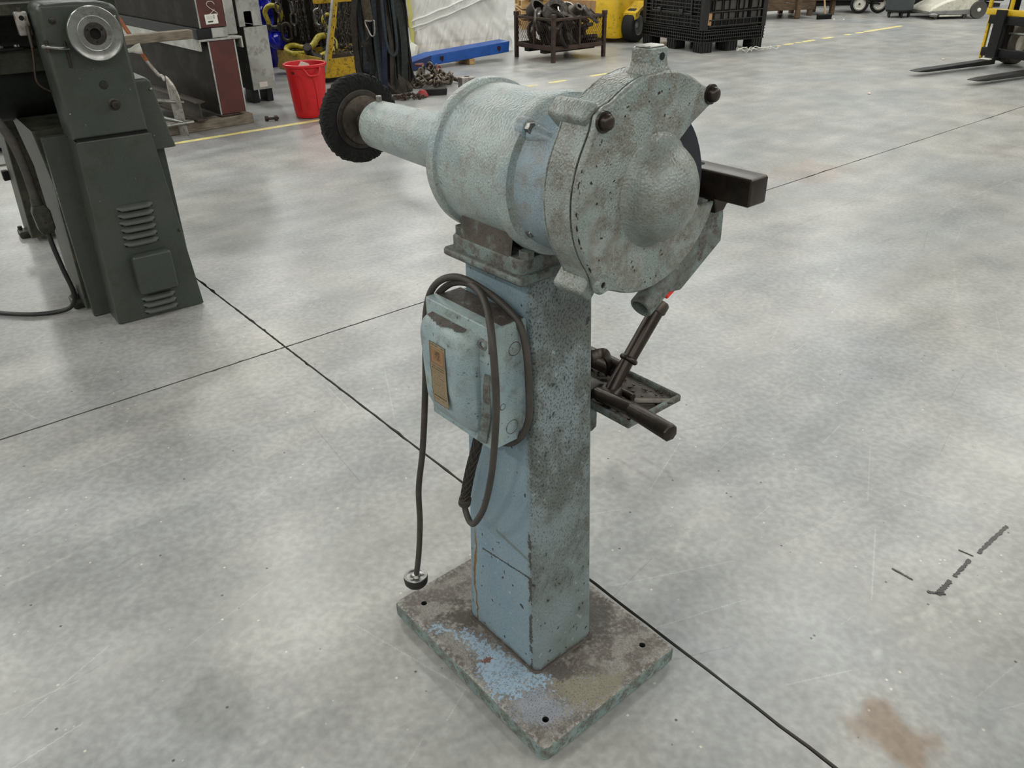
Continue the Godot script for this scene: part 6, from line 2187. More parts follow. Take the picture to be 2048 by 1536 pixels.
func basket() -> void:
	var o := Vector3(0.55, 0, -10.04)
	var yaw := deg_to_rad(37)
	var lx := 0.80
	var lz := 0.70
	var t := thing("wire_basket", "rusty brown wire mesh basket on legs full of scrap castings", "basket", o, yaw)
	var m := MB.new()
	var g := Transform3D(Basis(Vector3.UP, yaw), o)
	for x in [0.0, lx]:
		for z in [0.0, -lz]:
			m = MB.new()
			m.box(Vector3(x, 0.24, z), Vector3(0.042, 0.478, 0.042), 0.003)
			var leg := part(t, "leg", m, M.rust)
			m = MB.new()
			m.box(Vector3(x, 0.495, z), Vector3(0.05, 0.045, 0.05), 0.004)
			part(leg, "stacking_cap", m, M.rust)
	for q in [[0.46, 0.028], [0.15, 0.05]]:
		for z in [0.0, -lz]:
			m = MB.new()
			m.box(Vector3(lx / 2, q[0], z), Vector3(lx - 0.04, q[1], 0.022), 0.003)
			part(t, "rail", m, M.rust)
		for x in [0.0, lx]:
			m = MB.new()
			m.box(Vector3(x, q[0], -lz / 2), Vector3(0.022, q[1], lz - 0.04), 0.003)
			part(t, "rail", m, M.rust)
	for q in [Vector3(lx * 0.5, 0.305, 0), Vector3(0, 0.305, -lz * 0.5), Vector3(lx * 0.5, 0.305, -lz), Vector3(lx, 0.305, -lz * 0.5)]:
		m = MB.new()
		m.box(q, Vector3(0.028, 0.29, 0.028), 0.003)
		part(t, "middle_post", m, M.rust)
	m = MB.new()
	m.box(Vector3(lx / 2, 0.128, -lz / 2), Vector3(lx - 0.02, 0.008, lz - 0.02), 0.001)
	part(t, "floor_sheet", m, M.rust)
	for z in [-0.2, -0.5]:
		m = MB.new()
		m.box(Vector3(lx / 2, 0.105, z), Vector3(lx, 0.04, 0.09), 0.003)
		part(t, "fork_pocket", m, M.black_paint)
	m = MB.new()
	for s in 4:          # expanded mesh: crossing slanted wires
		var a := Vector3(0, 0, 0) if s != 2 else Vector3(lx, 0, 0)
		var d := Vector3(1, 0, 0) if s < 1 else Vector3(0, 0, -1)
		var l := lx if s % 3 == 0 else lz
		if s == 3:
			a = Vector3(0, 0, -lz)
			d = Vector3(1, 0, 0)
		var k := -0.16
		while k < l:
			for hand in [0, 1]:
				var x0 := k if hand == 0 else k + 0.16
				var x1 := k + 0.16 if hand == 0 else k
				var y0 := 0.17
				var y1 := 0.45
				var c0 := clampf(x0, 0, l)
				var c1 := clampf(x1, 0, l)
				var f0 := (c0 - x0) / (x1 - x0)
				var f1 := (c1 - x0) / (x1 - x0)
				if absf(f1 - f0) > 0.02:
					m.rod(a + d * c0 + Vector3(0, lerpf(y0, y1, f0), 0), a + d * c1 + Vector3(0, lerpf(y0, y1, f1), 0), 0.0018, 4)
			k += 0.034
	part(t, "wire_mesh", m, M.rust).set_meta("kind", "stuff")
	var mats := [M.dark_steel, M.chain, M.washer, M.dark_steel]
	var names := ["brake_drum", "flange_ring", "hub_casting", "scrap_gear"]
	var labels := ["dark cast iron drum in the basket, ", "iron flange ring in the basket, ", "stepped hub casting in the basket, ", "toothed iron gear in the basket, "]
	var groups := ["drums in the basket", "flange rings in the basket", "hubs in the basket", "gears in the basket"]
	var meshes := []
	for i in 4:
		meshes.append(_ring_part(i).build(mats[i]))
	var rng := RandomNumberGenerator.new()
	rng.seed = 71
	var spots := [[0.14, 0.26, -0.12, 1.3, 0.3, 0], [0.16, 0.27, -0.36, 1.4, 1.2, 0], [0.40, 0.25, -0.13, 1.25, 0.2, 1], [0.42, 0.27, -0.36, 1.4, 0.9, 0], [0.66, 0.24, -0.14, 1.35, -0.3, 3], [0.64, 0.28, -0.38, 1.2, 0.6, 1], [0.2, 0.26, -0.58, 1.3, 0.1, 1], [0.5, 0.25, -0.58, 1.4, 0.7, 2], [0.68, 0.26, -0.58, 1.3, 0.0, 0], [0.15, 0.42, -0.22, 0.5, 0.4, 0], [0.38, 0.43, -0.2, 0.3, 1.1, 1], [0.62, 0.40, -0.22, 0.2, 0.2, 2], [0.25, 0.45, -0.48, 0.6, 0.3, 1], [0.45, 0.42, -0.45, 0.15, 0.8, 0], [0.30, 0.40, -0.12, 1.2, 0.5, 2], [0.55, 0.37, -0.1, 1.3, 0.1, 3], [0.52, 0.24, -0.30, 1.35, 0.5, 0], [0.30, 0.26, -0.27, 1.2, -0.4, 1], [0.64, 0.47, -0.12, 0.7, 0.9, 1], [0.12, 0.46, -0.52, 0.9, 0.2, 0], [0.28, 0.50, -0.30, 1.0, -0.5, 1], [0.42, 0.50, -0.12, 0.8, 0.1, 2], [0.10, 0.41, -0.40, 1.4, 0.6, 1]]
	var where := ["low at the corner facing the blue beam", "low behind the blue beam's end drum", "standing low beside the corner leg that faces us", "low in the middle behind the standing flange ring", "low beside the leg in front of the yellow truck", "low behind the gear near the yellow truck", "bottom far side near the wrapped machine", "bottom far side in the middle", "bottom far side near the yellow truck", "on top above the blue beam's end", "on top behind the corner leg that faces us", "on top beside the carton", "on top at the far side near the wrapped machine", "on top in the middle of the heap", "halfway up behind the nearer rail towards the blue beam", "halfway up behind the rail towards the yellow truck", "low between the gear and the corner leg", "low between two drums in the middle", "on top tilted beside the carton", "on top far side by the wrapped machine", "topmost, tilted up in the middle", "topmost, right above the corner leg", "upright at the blue beam's side"]
	for n in spots.size():
		var q: Array = spots[n]
		var at := g * Vector3(q[0], q[1], q[2])
		var k: int = q[5]
		var o2 := solo(names[k], labels[k] + where[n], "scrap part", meshes[k], null, at, 0.0, groups[k])
		o2.rotation = Vector3(q[3], yaw + q[4], 0.25 * sin(q[0] * 30.0))
	m = MB.new()
	m.lathe([[0.0, 0.0], [0.09, 0.0], [0.1, 0.01], [0.1, 0.1], [0.088, 0.1], [0.086, 0.012], [0.0, 0.012]], 28)
	var pale := solo("pale_ring", "bright machined ring lying on top of the scrap in the basket", "scrap part", m, M.aluminium, g * Vector3(0.48, 0.47, -0.34), yaw)
	pale.rotation = Vector3(0.5, yaw, 0.4)
	m = MB.new()
	m.box(Vector3(0, 0.095, 0), Vector3(0.24, 0.16, 0.22), 0.003)
	t = thing("carton", "worn brown cardboard carton tilted on top of the wire basket's scrap", "box", g * Vector3(0.70, 0.44, -0.28), yaw + 0.35)
	t.rotation.z = -0.08
	part(t, "carton_body", m, M.cardboard)
	m = MB.new()
	m.box(Vector3(0, 0.176, 0), Vector3(0.235, 0.002, 0.05), 0.0)
	m.box(Vector3(0, 0.1, 0.111), Vector3(0.05, 0.15, 0.002), 0.0)
	part(t, "packing_tape", m, flat(Color(0.6, 0.5, 0.38), 0.4))


func _tyre(t: Node3D, at: Vector3, r: float, w: float, rim: Material, out := 1.0) -> void:   # axle along x, outer face towards out
	var m := MB.new()
	m.lathe([[r * 0.60, -w / 2], [r * 0.9, -w / 2], [r * 0.97, -w * 0.42], [r, -w * 0.3], [r, w * 0.3], [r * 0.97, w * 0.42], [r * 0.9, w / 2], [r * 0.60, w / 2], [r * 0.57, w * 0.35], [r * 0.57, -w * 0.35], [r * 0.60, -w / 2]], 40, along("x", at))
	var ty := part(t, "tyre", m, M.rubber)
	m = MB.new()
	m.lathe([[0.0, w * 0.30 * out], [r * 0.16, w * 0.30 * out], [r * 0.18, w * 0.22 * out], [r * 0.36, w * 0.12 * out], [r * 0.48, w * 0.2 * out], [r * 0.52, w * 0.44 * out], [r * 0.60, w * 0.46 * out], [r * 0.61, w * 0.3 * out]], 32, along("x", at))
	part(ty, "wheel_rim", m, rim)
	for k in 5:
		m = MB.new()
		var a := TAU * k / 5
		var c := at + Vector3(out * w * 0.15, 0.27 * r * cos(a), 0.27 * r * sin(a))
		m.rod(c, c + Vector3(out * w * 0.06, 0, 0), r * 0.045, 6)
		part(ty, "wheel_nut", m, M.dark_steel)


func yellow_truck() -> void:
	var o := Vector3(1.27, 0, -11.9)
	var t := thing("yellow_tow_truck", "rounded yellow industrial truck with a black tyre behind the wire basket", "truck", o, deg_to_rad(-36))
	var m := MB.new()
	var prof := PackedVector2Array()
	m.loft([_rect4(-0.40, 0.30, -1.4, 0.02, 0.06, 0.10), _rect4(-0.42, 0.31, -1.4, 0.05, 0.10, 0.12), _rect4(-0.42, 0.31, -1.4, 0.06, 0.40, 0.12), _rect4(-0.40, 0.30, -1.4, 0.03, 0.62, 0.12), _rect4(-0.34, 0.25, -1.38, -0.04, 0.70, 0.12)], 3)
	part(t, "counterweight", m, M.truck_yellow)
	m = MB.new()
	m.box(Vector3(-0.05, 0.90, -0.75), Vector3(0.6, 0.4, 0.7), 0.06)
	part(t, "seat_deck", m, M.black_plastic)
	m = MB.new()
	m.box(Vector3(0.05, 0.33, 0.058), Vector3(0.03, 0.035, 0.02), 0.004)
	part(t, "tow_socket", m, M.hole)
	m = MB.new()
	m.box(Vector3(-0.10, 0.44, 0.0605), Vector3(0.035, 0.035, 0.004), 0.0)
	part(t, "blue_sticker", m, flat(Color(0.1, 0.15, 0.5), 0.5))
	m = MB.new()    # fender wedge over the wheel
	m.prism(poly3([[-0.16, 0.345], [0.18, 0.47], [0.20, 0.43], [0.10, 0.40], [-0.02, 0.345], [-0.06, 0.28], [-0.16, 0.26]]), 0.29, 0.50, 0.006, Transform3D(Basis(Vector3(0, 0, -1), Vector3.UP, Vector3(1, 0, 0)), Vector3(0, 0.03, -0.26)))
	part(t, "fender", m, M.truck_yellow)
	_tyre(t, Vector3(0.40, 0.212, -0.26), 0.212, 0.17, M.plate_steel)
	_tyre(t, Vector3(-0.5, 0.212, -0.26), 0.212, 0.17, M.grey_paint, -1.0)
	# stacks of pallets and a few goods farther back
	for q in [[Vector3(2.05, 0, -14.0), 0.3, 4, "stack of pale wooden pallets standing behind the yellow truck's tyre"], [Vector3(0.75, 0, -14.2), 0.1, 3, "lower stack of pale wooden pallets seen over the wire basket"]]:
		_pallets(q[0], q[1], q[2], q[3])
	m = MB.new()
	m.lathe([[0.0, 0.0], [0.07, 0.0], [0.075, 0.01], [0.075, 0.16], [0.05, 0.20], [0.022, 0.215], [0.022, 0.24], [0.0, 0.24]], 20)
	solo("blue_jug", "small blue bottle standing on the pallets beside the yellow truck", "bottle", m, M.blue_steel, Vector3(1.02, 0.432, -13.75))
	t = thing("grey_motor", "grey round electric motor standing on pallets above the wire basket", "motor", Vector3(0.74, 0.432, -13.9), 0.4)
	m = MB.new()
	m.lathe([[0.0, 0.0], [0.13, 0.0], [0.14, 0.02], [0.14, 0.3], [0.12, 0.33], [0.0, 0.34]], 24)
	part(t, "motor_body", m, M.grey_paint)
	m = MB.new()
	m.box(Vector3(0.0, 0.18, 0.15), Vector3(0.1, 0.1, 0.06), 0.006)
	part(t, "terminal_box", m, M.grey_paint)
	m = MB.new()
	m.box(Vector3(0, 0.115, 0), Vector3(0.34, 0.22, 0.3), 0.004)
	solo("carton", "brown cardboard carton standing on the pallets next to the grey motor", "box", m, M.cardboard, Vector3(0.45, 0.432, -13.75), 0.2)


func _pallets(at: Vector3, turn: float, n: int, label: String) -> void:
	for k in n:
		var place := ["bottom one", "second from the floor", "third from the floor", "topmost one"][k] as String
		if k == n - 1:
			place = "topmost one"
		var t := thing("wooden_pallet", label.replace("stack of pale wooden pallets", "pale wooden pallet in the stack") + ", " + place, "pallet", at + Vector3(0, 0.144 * k, 0), turn, "pallets in the back")
		for z in [-0.45, 0.0, 0.45]:
			var m := MB.new()
			m.box(Vector3(0, 0.059, z), Vector3(1.1, 0.085, 0.09), 0.003)
			part(t, "bearer", m, M.pale_wood)
		for i in 7:
			var m := MB.new()
			m.box(Vector3(-0.5 + i * 0.1667, 0.1105, 0), Vector3(0.1, 0.018, 1.0), 0.002)
			part(t, "deck_board", m, M.pale_wood)
		for i in 3:
			var m := MB.new()
			m.box(Vector3(-0.5 + i * 0.5, 0.0085, 0), Vector3(0.1, 0.016, 1.0), 0.002)
			part(t, "bottom_board", m, M.pale_wood)


func bulk_box() -> void:
	var yaw := deg_to_rad(28)
	var t := thing("bulk_container", "tall black ribbed plastic bulk container on moulded feet", "container", Vector3(2.41, 0, -10.60), yaw)
	var w := 1.0     # along x
	var d := 1.22     # along -z
	var m := MB.new()
	for x in [0.09, w / 2, w - 0.09]:
		for z in [-0.09, -d / 2, -d + 0.09]:
			m = MB.new()
			m.box(Vector3(x, 0.06, z), Vector3(0.17, 0.12, 0.17), 0.006)
			for k in 4:
				m.box(Vector3(x - 0.066 + k * 0.044, 0.062, z + 0.087), Vector3(0.012, 0.11, 0.012), 0.001)
				m.box(Vector3(x - 0.087, 0.062, z - 0.066 + k * 0.044), Vector3(0.012, 0.11, 0.012), 0.001)
			part(t, "foot", m, M.black_plastic)
	m = MB.new()
	m.box(Vector3(w / 2, 0.19, -d / 2), Vector3(w - 0.03, 0.145, d - 0.03), 0.003)
	var base := part(t, "base_deck", m, M.black_plastic)
	var grid := MB.new()
	for f in 2:
		var l := w if f == 0 else d
		for y in [0.122, 0.16, 0.20, 0.235, 0.262]:
			if f == 0:
				grid.box(Vector3(l / 2, y, 0.0), Vector3(l, 0.010, 0.022), 0.001)
			else:
				grid.box(Vector3(0.0, y, -l / 2), Vector3(0.022, 0.010, l), 0.001)
		for k in 30:
			var s := (k + 0.5) / 30.0 * l
			if f == 0:
				grid.box(Vector3(s, 0.192, 0.0), Vector3(0.008, 0.14, 0.020), 0.0)
			else:
				grid.box(Vector3(0.0, 0.192, -s), Vector3(0.020, 0.14, 0.008), 0.0)
	part(base, "lattice", grid, M.black_plastic).set_meta("kind", "stuff")
	m = MB.new()
	m.box(Vector3(w / 2, 0.60, -d / 2), Vector3(w - 0.07, 0.66, d - 0.07), 0.003)
	part(t, "inner_wall", m, M.black_plastic)
	for q in [[0.03, -0.03], [w - 0.03, -0.03], [0.03, -d + 0.03], [w - 0.03, -d + 0.03]]:
		m = MB.new()
		m.box(Vector3(q[0], 0.60, q[1]), Vector3(0.075, 0.67, 0.075), 0.004)
		part(t, "corner_post", m, M.black_plastic)
	m = MB.new()      # long side that looks left: close horizontal ribs, with a drop door
	for k in 15:
		m.box(Vector3(0.004, 0.285 + k * 0.043, -d / 2), Vector3(0.024, 0.012, d - 0.14), 0.002)
	for k in 9:
		m.box(Vector3(0.010, 0.60, -0.12 - k * 0.12), Vector3(0.014, 0.64, 0.010), 0.0)
	part(t, "ribs", m, M.black_plastic).set_meta("kind", "stuff")
	m = MB.new()
	for z in [-0.24, -1.02]:
		m.box(Vector3(-0.008, 0.66, z), Vector3(0.02, 0.46, 0.03), 0.003)
	m.box(Vector3(-0.008, 0.43, -0.63), Vector3(0.02, 0.022, 0.81), 0.003)
	part(t, "door_frame", m, M.black_plastic)
	for z in [-0.42, -0.86]:
		m = MB.new()
		m.box(Vector3(-0.016, 0.445, z), Vector3(0.03, 0.06, 0.07), 0.004)
		part(t, "hinge_block", m, M.black_plastic)
	m = MB.new()      # short side that looks right: deep frames with greyish inset panels
	for q in [[0.30, w], [0.37, w], [0.46, w], [0.60, w], [0.78, w], [0.90, w]]:
		m.box(Vector3(w / 2, q[0], 0.004), Vector3(w - 0.14, 0.014, 0.026), 0.002)
	for k in 7:
		m.box(Vector3(0.15 + k * 0.117, 0.60, 0.002), Vector3(0.014, 0.62, 0.022), 0.002)
	part(t, "ribs", m, M.black_plastic).set_meta("kind", "stuff")
	for q in [[0.20, 0.13], [0.40, 0.18], [0.62, 0.13], [0.82, 0.18]]:
		m = MB.new()
		m.box(Vector3(q[0], 0.41, -0.018), Vector3(q[1], 0.07, 0.02), 0.002)
		m.box(Vector3(q[0], 0.53, -0.018), Vector3(q[1], 0.10, 0.02), 0.002)
		part(t, "inset_panel", m, flat(Color(0.25, 0.24, 0.225), 0.6))
	m = MB.new()
	m.box(Vector3(0.085, 0.39, 0.0), Vector3(0.06, 0.15, 0.012), 0.004)
	_jitter(m, 0.006, 4)
	part(t, "torn_label", m, M.cardboard)
	m = MB.new()
	m.box(Vector3(w / 2, 0.95, -d / 2), Vector3(w + 0.02, 0.05, d + 0.02), 0.008)
	part(t, "lid", m, M.black_plastic)
	# twine beside it
	var rng := RandomNumberGenerator.new()
	rng.seed = 3
	var pts := []
	for i in 34:
		var a := i * 0.9
		pts.append(Vector3(0.22 * sin(i * 0.37) + 0.09 * cos(a), 0.008 + 0.05 * absf(sin(i * 1.3)), 0.03 + 0.06 * sin(a)))
	m = MB.new()
	m.tube(spline(pts, 4), 0.004, 5)
	solo("white_twine", "tangle of white plastic strapping on the floor by the black container", "strapping", m, M.white_plastic, Vector3(3.10, 0, -10.72), 0.3)


# ---------------------------------------------------------------- far right: crate, broom, cart, bin, sweeper, forklift
func far_right() -> void:
	# old wooden box on legs with lighter boards
	var t := thing("wooden_crate", "long old wooden crate on square legs behind the black container", "crate", Vector3(4.12, 0, -14.35), deg_to_rad(14))
	var m := MB.new()
	for k in 4:
		m = MB.new()
		m.box(Vector3(0.4, 0.19 + k * 0.115, 0), Vector3(1.3, 0.11, 0.03), 0.003)
		part(t, "plank", m, M.old_wood)
		m = MB.new()
		m.box(Vector3(0.4, 0.19 + k * 0.115, -0.9), Vector3(1.3, 0.11, 0.03), 0.003)
		part(t, "plank", m, M.old_wood)
	m = MB.new()
	m.box(Vector3(0.4, 0.14, -0.45), Vector3(1.28, 0.02, 0.9), 0.002)
	part(t, "floor_board", m, M.old_wood)
	for q in [[-0.2, 0.02], [0.72, 0.035], [-0.2, -0.92], [0.98, -0.92]]:
		m = MB.new()
		m.box(Vector3(q[0], 0.29, q[1]), Vector3(0.075, 0.575, 0.06), 0.004)
		part(t, "leg", m, M.old_wood)
	t = thing("plywood_stand", "low table of light plywood boards beside the old wooden crate", "table", Vector3(5.42, 0, -15.0), deg_to_rad(16))
	for k in 2:
		m = MB.new()
		m.box(Vector3(-0.13 + k * 0.27, 0.42, 0.0), Vector3(0.26, 0.3, 0.04), 0.003)
		part(t, "board", m, M.pale_wood if k < 1 else M.cardboard)
	m = MB.new()
	m.box(Vector3(0.0, 0.255, -0.3), Vector3(0.56, 0.04, 0.7), 0.003)
	part(t, "shelf_board", m, M.old_wood)
	for q in [[-0.22, -0.05], [0.22, -0.05], [-0.22, -0.58], [0.22, -0.58]]:
		m = MB.new()
		m.box(Vector3(q[0], 0.119, q[1]), Vector3(0.07, 0.236, 0.07), 0.003)
		part(t, "leg", m, M.old_wood)
	# broom leaning upright
	t = thing("push_broom", "push broom standing with its dark bristle head on the floor before the plywood stand", "broom", Vector3(5.24, 0, -14.38), 0.28)
	m = MB.new()
	m.box(Vector3(0, 0.065, 0), Vector3(0.27, 0.03, 0.055), 0.006)
	part(t, "broom_head", m, M.black_paint)
	m = MB.new()
	for k in 44:
		m.box(Vector3(-0.126 + (k % 22) * 0.012, 0.026, -0.014 + 0.028 * (k / 22)), Vector3(0.008, 0.052, 0.016), 0.0)
	part(t, "bristles", m, M.bristle).set_meta("kind", "stuff")
	m = MB.new()
	m.rod(Vector3(0.01, 0.075, 0), Vector3(0.0, 1.3, -0.42), 0.014, 12)
	part(t, "broom_stick", m, M.pale_wood)
	# two-wheeled black cart
	t = thing("black_cart", "black cart on two white-rimmed wheels beyond the broom", "cart", Vector3(6.2, 0, -15.2), deg_to_rad(-20))
	m = MB.new()
	m.box(Vector3(-0.15, 0.55, -0.3), Vector3(0.75, 0.62, 0.6), 0.03)
	part(t, "cart_body", m, M.black_plastic)
	m = MB.new()
	m.box(Vector3(-0.1, 0.21, -0.3), Vector3(0.8, 0.06, 0.5), 0.01)
	part(t, "chassis", m, M.black_paint)
	for q in [Vector3(-0.08, 0.15, 0.02), Vector3(0.24, 0.15, -0.1)]:
		m = MB.new()
		m.lathe([[0.085, -0.035], [0.13, -0.035], [0.147, -0.02], [0.15, 0.0], [0.147, 0.02], [0.13, 0.035], [0.085, 0.035], [0.085, -0.035]], 32, along("z", q))
		var wheel := part(t, "wheel", m, M.rubber)
		m = MB.new()
		m.lathe([[0.0, 0.022], [0.02, 0.022], [0.03, 0.014], [0.07, 0.012], [0.08, 0.03], [0.098, 0.037], [0.1, 0.03]], 28, along("z", q))
		part(wheel, "wheel_rim", m, M.white_plastic)
		m = MB.new()
		m.rod(q + Vector3(0, 0, 0.02), q + Vector3(0, 0, 0.04), 0.018, 12)
		part(wheel, "hub", m, M.dark_steel)
	m = MB.new()
	m.box(Vector3(0.08, 0.16, -0.08), Vector3(0.03, 0.03, 0.3), 0.003, Basis(Vector3.UP, 1.2))
	part(t, "axle_beam", m, M.black_paint)
	# grey round bin on a caster dolly
	t = thing("grey_bin", "dark grey round plastic bin on a caster dolly", "bin", Vector3(6.50, 0, -14.5), 0.0)
	m = MB.new()
	m.lathe([[0.0, 0.115], [0.205, 0.115], [0.212, 0.13], [0.25, 0.70], [0.262, 0.705], [0.262, 0.73], [0.245, 0.73], [0.243, 0.70], [0.2, 0.14], [0.0, 0.13]], 44)
	part(t, "bin_body", m, M.grey_plastic)
	m = MB.new()
	m.lathe([[0.0, 0.085], [0.19, 0.085], [0.20, 0.095], [0.20, 0.114], [0.0, 0.114]], 36)
	part(t, "dolly", m, M.black_paint)
	for k in 5:
		var a := TAU * k / 5 + 0.35
		m = MB.new()
		m.lathe([[0.0, -0.013], [0.03, -0.013], [0.037, -0.007], [0.037, 0.007], [0.03, 0.013], [0.0, 0.013]], 18, Transform3D(MB.frame(Vector3(cos(a * 2.3), 0, sin(a * 2.3))), Vector3(0.165 * cos(a), 0.037, 0.165 * sin(a))))
		m.box(Vector3(0.165 * cos(a), 0.07, 0.165 * sin(a)), Vector3(0.035, 0.035, 0.03), 0.004)
		part(t, "caster", m, M.rubber)
	# black cabinet behind bin and sweeper
	for q in [[Vector3(7.05, 0, -15.3), Vector3(0.55, 1.5, 0.5), 0.15, "tall black cabinet standing between grey bin and sweeper"], [Vector3(8.2, 0, -16.2), Vector3(1.6, 1.3, 0.7), 0.1, "wide dark machine cabinet behind the sweeper"], [Vector3(6.3, 0, -17.0), Vector3(1.3, 1.4, 0.6), 0.05, "dark cabinet in the back behind the black cart"]]:
		t = thing("dark_cabinet", q[3], "cabinet", q[0], q[2])
		m = MB.new()
		m.box(Vector3(0, q[1].y / 2 + 0.05, 0), q[1] - Vector3(0, 0.1, 0), 0.01)
		part(t, "cabinet_body", m, M.black_paint)
		m = MB.new()
		m.box(Vector3(0, 0.03, -0.02), Vector3(q[1].x - 0.06, 0.058, q[1].z - 0.06), 0.0)
		part(t, "plinth", m, M.rubber)
		m = MB.new()
		m.box(Vector3(q[1].x * 0.35, q[1].y * 0.55, q[1].z / 2 + 0.012), Vector3(0.02, 0.14, 0.022), 0.004)
		part(t, "handle", m, M.dark_steel)
	sweeper()
	forklift()


func sweeper() -> void:
	var t := thing("floor_sweeper", "cream walk-behind floor sweeper with a big grey wheel", "sweeper", Vector3(6.78, 0, -14.02), deg_to_rad(3))
	var m := MB.new()
	var rings := []
	for q in [[0.02, 0.20, 0.10, 0.03, 0.42], [0.0, 0.16, 0.075, 0.0, 0.5], [0.01, 0.14, 0.14, 0.0, 0.52]]:
		pass
	m.prism(poly3([[0.0, 0.10], [0.03, 0.165], [0.14, 0.225], [0.26, 0.275], [0.40, 0.315], [0.62, 0.34], [0.80, 0.33], [0.80, 0.13], [0.55, 0.095], [0.10, 0.085]]), -0.62, 0.0, 0.035)
	part(t, "shell", m, M.cream)
	m = MB.new()
	m.prism(poly3([[0.002, 0.075], [0.0, 0.115], [0.10, 0.125], [0.56, 0.135], [0.80, 0.16], [0.80, 0.07], [0.5, 0.06]]), -0.63, 0.012, 0.008)
	part(t, "lower_band", m, M.grey_paint)
	m = MB.new()
	m.box(Vector3(0.36, 0.052, -0.02), Vector3(0.36, 0.03, 0.05), 0.006)
	part(t, "brush_skirt", m, M.cream)
	m = MB.new()
	m.prism(poly3([[0.32, 0.296], [0.46, 0.322], [0.50, 0.338], [0.44, 0.336]]), -0.34, -0.12, 0.002)
	part(t, "filling_mouth", m, M.hole)
	m = MB.new()
	m.lathe([[0.0, 0.02], [0.028, 0.02], [0.03, 0.012], [0.09, 0.01], [0.12, 0.022], [0.128, 0.018], [0.131, -0.01], [0.131, -0.03], [0.0, -0.03]], 40, along("z", Vector3(0.80, 0.1315, 0.02)))
	var wheel := part(t, "big_wheel", m, flat(Color(0.25, 0.24, 0.22), 0.6))
	m = MB.new()
	m.lathe([[0.0, 0.026], [0.024, 0.024], [0.03, 0.018], [0.03, 0.0]], 24, along("z", Vector3(0.80, 0.1315, 0.02)))
	part(wheel, "hub_cap", m, M.white_plastic)
	for x in [0.14, 0.62]:
		m = MB.new()
		m.lathe([[0.0, -0.016], [0.03, -0.016], [0.036, -0.008], [0.036, 0.008], [0.03, 0.016], [0.0, 0.016]], 20, along("z", Vector3(x, 0.036, -0.03)))
		part(t, "caster", m, M.washer)
	m = MB.new()
	m.lathe([[0.0, 0.0], [0.05, 0.002], [0.07, 0.03], [0.03, 0.05], [0.0, 0.055]], 20, at_y(0.045, 0.06, 0.04))
	part(t, "side_brush", m, M.grey_paint)
	m = MB.new()
	m.tube(spline([Vector3(0.72, 0.32, -0.05), Vector3(0.86, 0.55, -0.05), Vector3(1.0, 0.9, -0.06), Vector3(1.05, 0.95, -0.3), Vector3(1.0, 0.9, -0.55), Vector3(0.86, 0.55, -0.57), Vector3(0.72, 0.32, -0.57)], 5), 0.016, 8)
	part(t, "push_handle", m, M.grey_plastic)
	m = MB.new()
	m.box(Vector3(0.84, 0.42, -0.3), Vector3(0.14, 0.42, 0.5), 0.02)
	part(t, "hopper", m, M.grey_plastic)


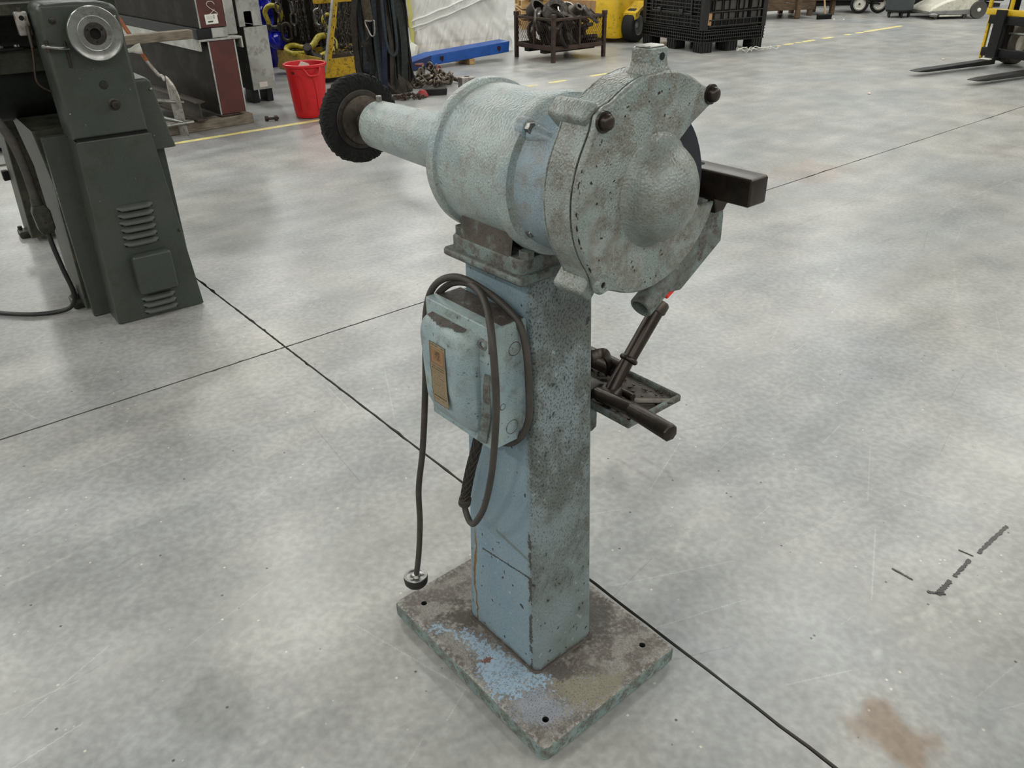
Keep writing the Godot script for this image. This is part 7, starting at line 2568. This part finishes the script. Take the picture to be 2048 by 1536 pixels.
func forklift() -> void:
	# local: x points along the forks towards their tips, y up; origin on the floor at the foot of the near fork's heel
	var t := thing("forklift", "forklift with yellow load guard, black carriage and two long forks on the floor", "forklift", Vector3(5.22, 0, -9.22), deg_to_rad(207))
	var m := MB.new()
	for z in [0.0, -0.66]:
		m = MB.new()
		m.prism(poly3([[-0.045, 0.03], [0.05, 0.028], [1.02, 0.033], [1.16, 0.045], [1.17, 0.052], [1.05, 0.062], [0.2, 0.072], [0.02, 0.078], [0.0, 0.10], [-0.005, 0.56], [-0.045, 0.56]]), z - 0.055, z + 0.055, 0.004)
		var fork := part(t, "fork", m, M.black_paint)
		m = MB.new()
		m.box(Vector3(0.045, 0.083, z), Vector3(0.05, 0.012, 0.10), 0.002)
		part(fork, "worn_heel", m, M.white_plastic)
	for y in [0.14, 0.46]:
		m = MB.new()
		m.box(Vector3(-0.075, y, -0.31), Vector3(0.05, 0.085, 0.92), 0.005)
		part(t, "carriage_bar", m, M.black_paint)
	# yellow load guard above and mast behind
	for z in [0.20, -0.04, -0.28, -0.52, -0.80]:
		m = MB.new()
		m.box(Vector3(-0.10, 0.93, z), Vector3(0.03, 0.85, 0.035), 0.004)
		part(t, "guard_bar", m, M.truck_yellow)
	for y in [0.53, 1.36]:
		m = MB.new()
		m.box(Vector3(-0.10, y, -0.31), Vector3(0.05, 0.06, 1.06), 0.006)
		part(t, "guard_rail", m, M.truck_yellow)
	m = MB.new()
	m.box(Vector3(-0.10, 0.31, 0.165), Vector3(0.035, 0.50, 0.028), 0.003)
	part(t, "side_channel", m, M.truck_yellow)
	for z in [0.0, -0.6]:
		m = MB.new()
		m.box(Vector3(-0.20, 1.05, z), Vector3(0.10, 2.0, 0.07), 0.006)
		part(t, "mast_rail", m, M.black_paint)
	m = MB.new()
	m.rod(Vector3(-0.16, 0.33, -0.05), Vector3(-0.16, 0.33, -0.58), 0.012, 12)
	part(t, "tilt_rod", m, M.steel)
	# truck behind
	m = MB.new()
	m.loft([_rect4(-2.0, -0.62, -0.60, -0.02, 0.12, 0.06), _rect4(-2.05, -0.60, -0.72, 0.1, 0.5, 0.08), _rect4(-2.05, -0.65, -0.72, 0.1, 0.85, 0.08)], 3)
	part(t, "truck_body", m, M.truck_yellow)
	m = MB.new()
	m.box(Vector3(-0.5, 0.7, -0.31), Vector3(0.12, 0.5, 0.6), 0.03)
	part(t, "dashboard", m, M.black_plastic)
	m = MB.new()
	m.box(Vector3(-0.395, 0.62, -0.36), Vector3(0.06, 0.4, 0.05), 0.01)
	part(t, "red_strut", m, M.orange)
	for z in [0.02, -0.66]:
		m = MB.new()
		m.lathe([[0.10, -0.075], [0.2, -0.075], [0.215, -0.06], [0.215, 0.06], [0.2, 0.075], [0.10, 0.075], [0.10, -0.075]], 36, along("z", Vector3(-0.42, 0.215, z)))
		var ty := part(t, "tyre", m, flat(Color(0.33, 0.32, 0.29), 0.7))
		m = MB.new()
		m.lathe([[0.0, 0.03], [0.04, 0.03], [0.06, -0.02], [0.10, -0.02], [0.102, -0.07], [0.0, -0.07]], 28, along("z", Vector3(-0.42, 0.215, z)))
		part(ty, "wheel_rim", m, M.white_plastic)
	for z in [0.0, -0.62]:
		m = MB.new()
		m.lathe([[0.08, -0.06], [0.16, -0.06], [0.17, 0.0], [0.16, 0.06], [0.08, 0.06], [0.0, 0.0]], 30, along("z", Vector3(-1.65, 0.17, z)))
		part(t, "rear_wheel", m, M.rubber)
	m = MB.new()
	m.box(Vector3(-1.25, 1.02, -0.31), Vector3(0.5, 0.3, 0.5), 0.05)
	m.box(Vector3(-1.5, 1.3, -0.31), Vector3(0.12, 0.5, 0.5), 0.05)
	part(t, "seat", m, M.black_plastic)
	for q in [[-0.6, 0.0], [-0.6, -0.62], [-1.8, 0.0], [-1.8, -0.62]]:
		m = MB.new()
		m.rod(Vector3(q[0], 0.8, q[1]), Vector3(q[0] * 0.95, 2.0, q[1]), 0.03, 10)
		part(t, "roof_post", m, M.black_paint)
	m = MB.new()
	m.box(Vector3(-1.15, 2.02, -0.31), Vector3(1.3, 0.05, 0.75), 0.01)
	part(t, "roof_guard", m, M.black_paint)
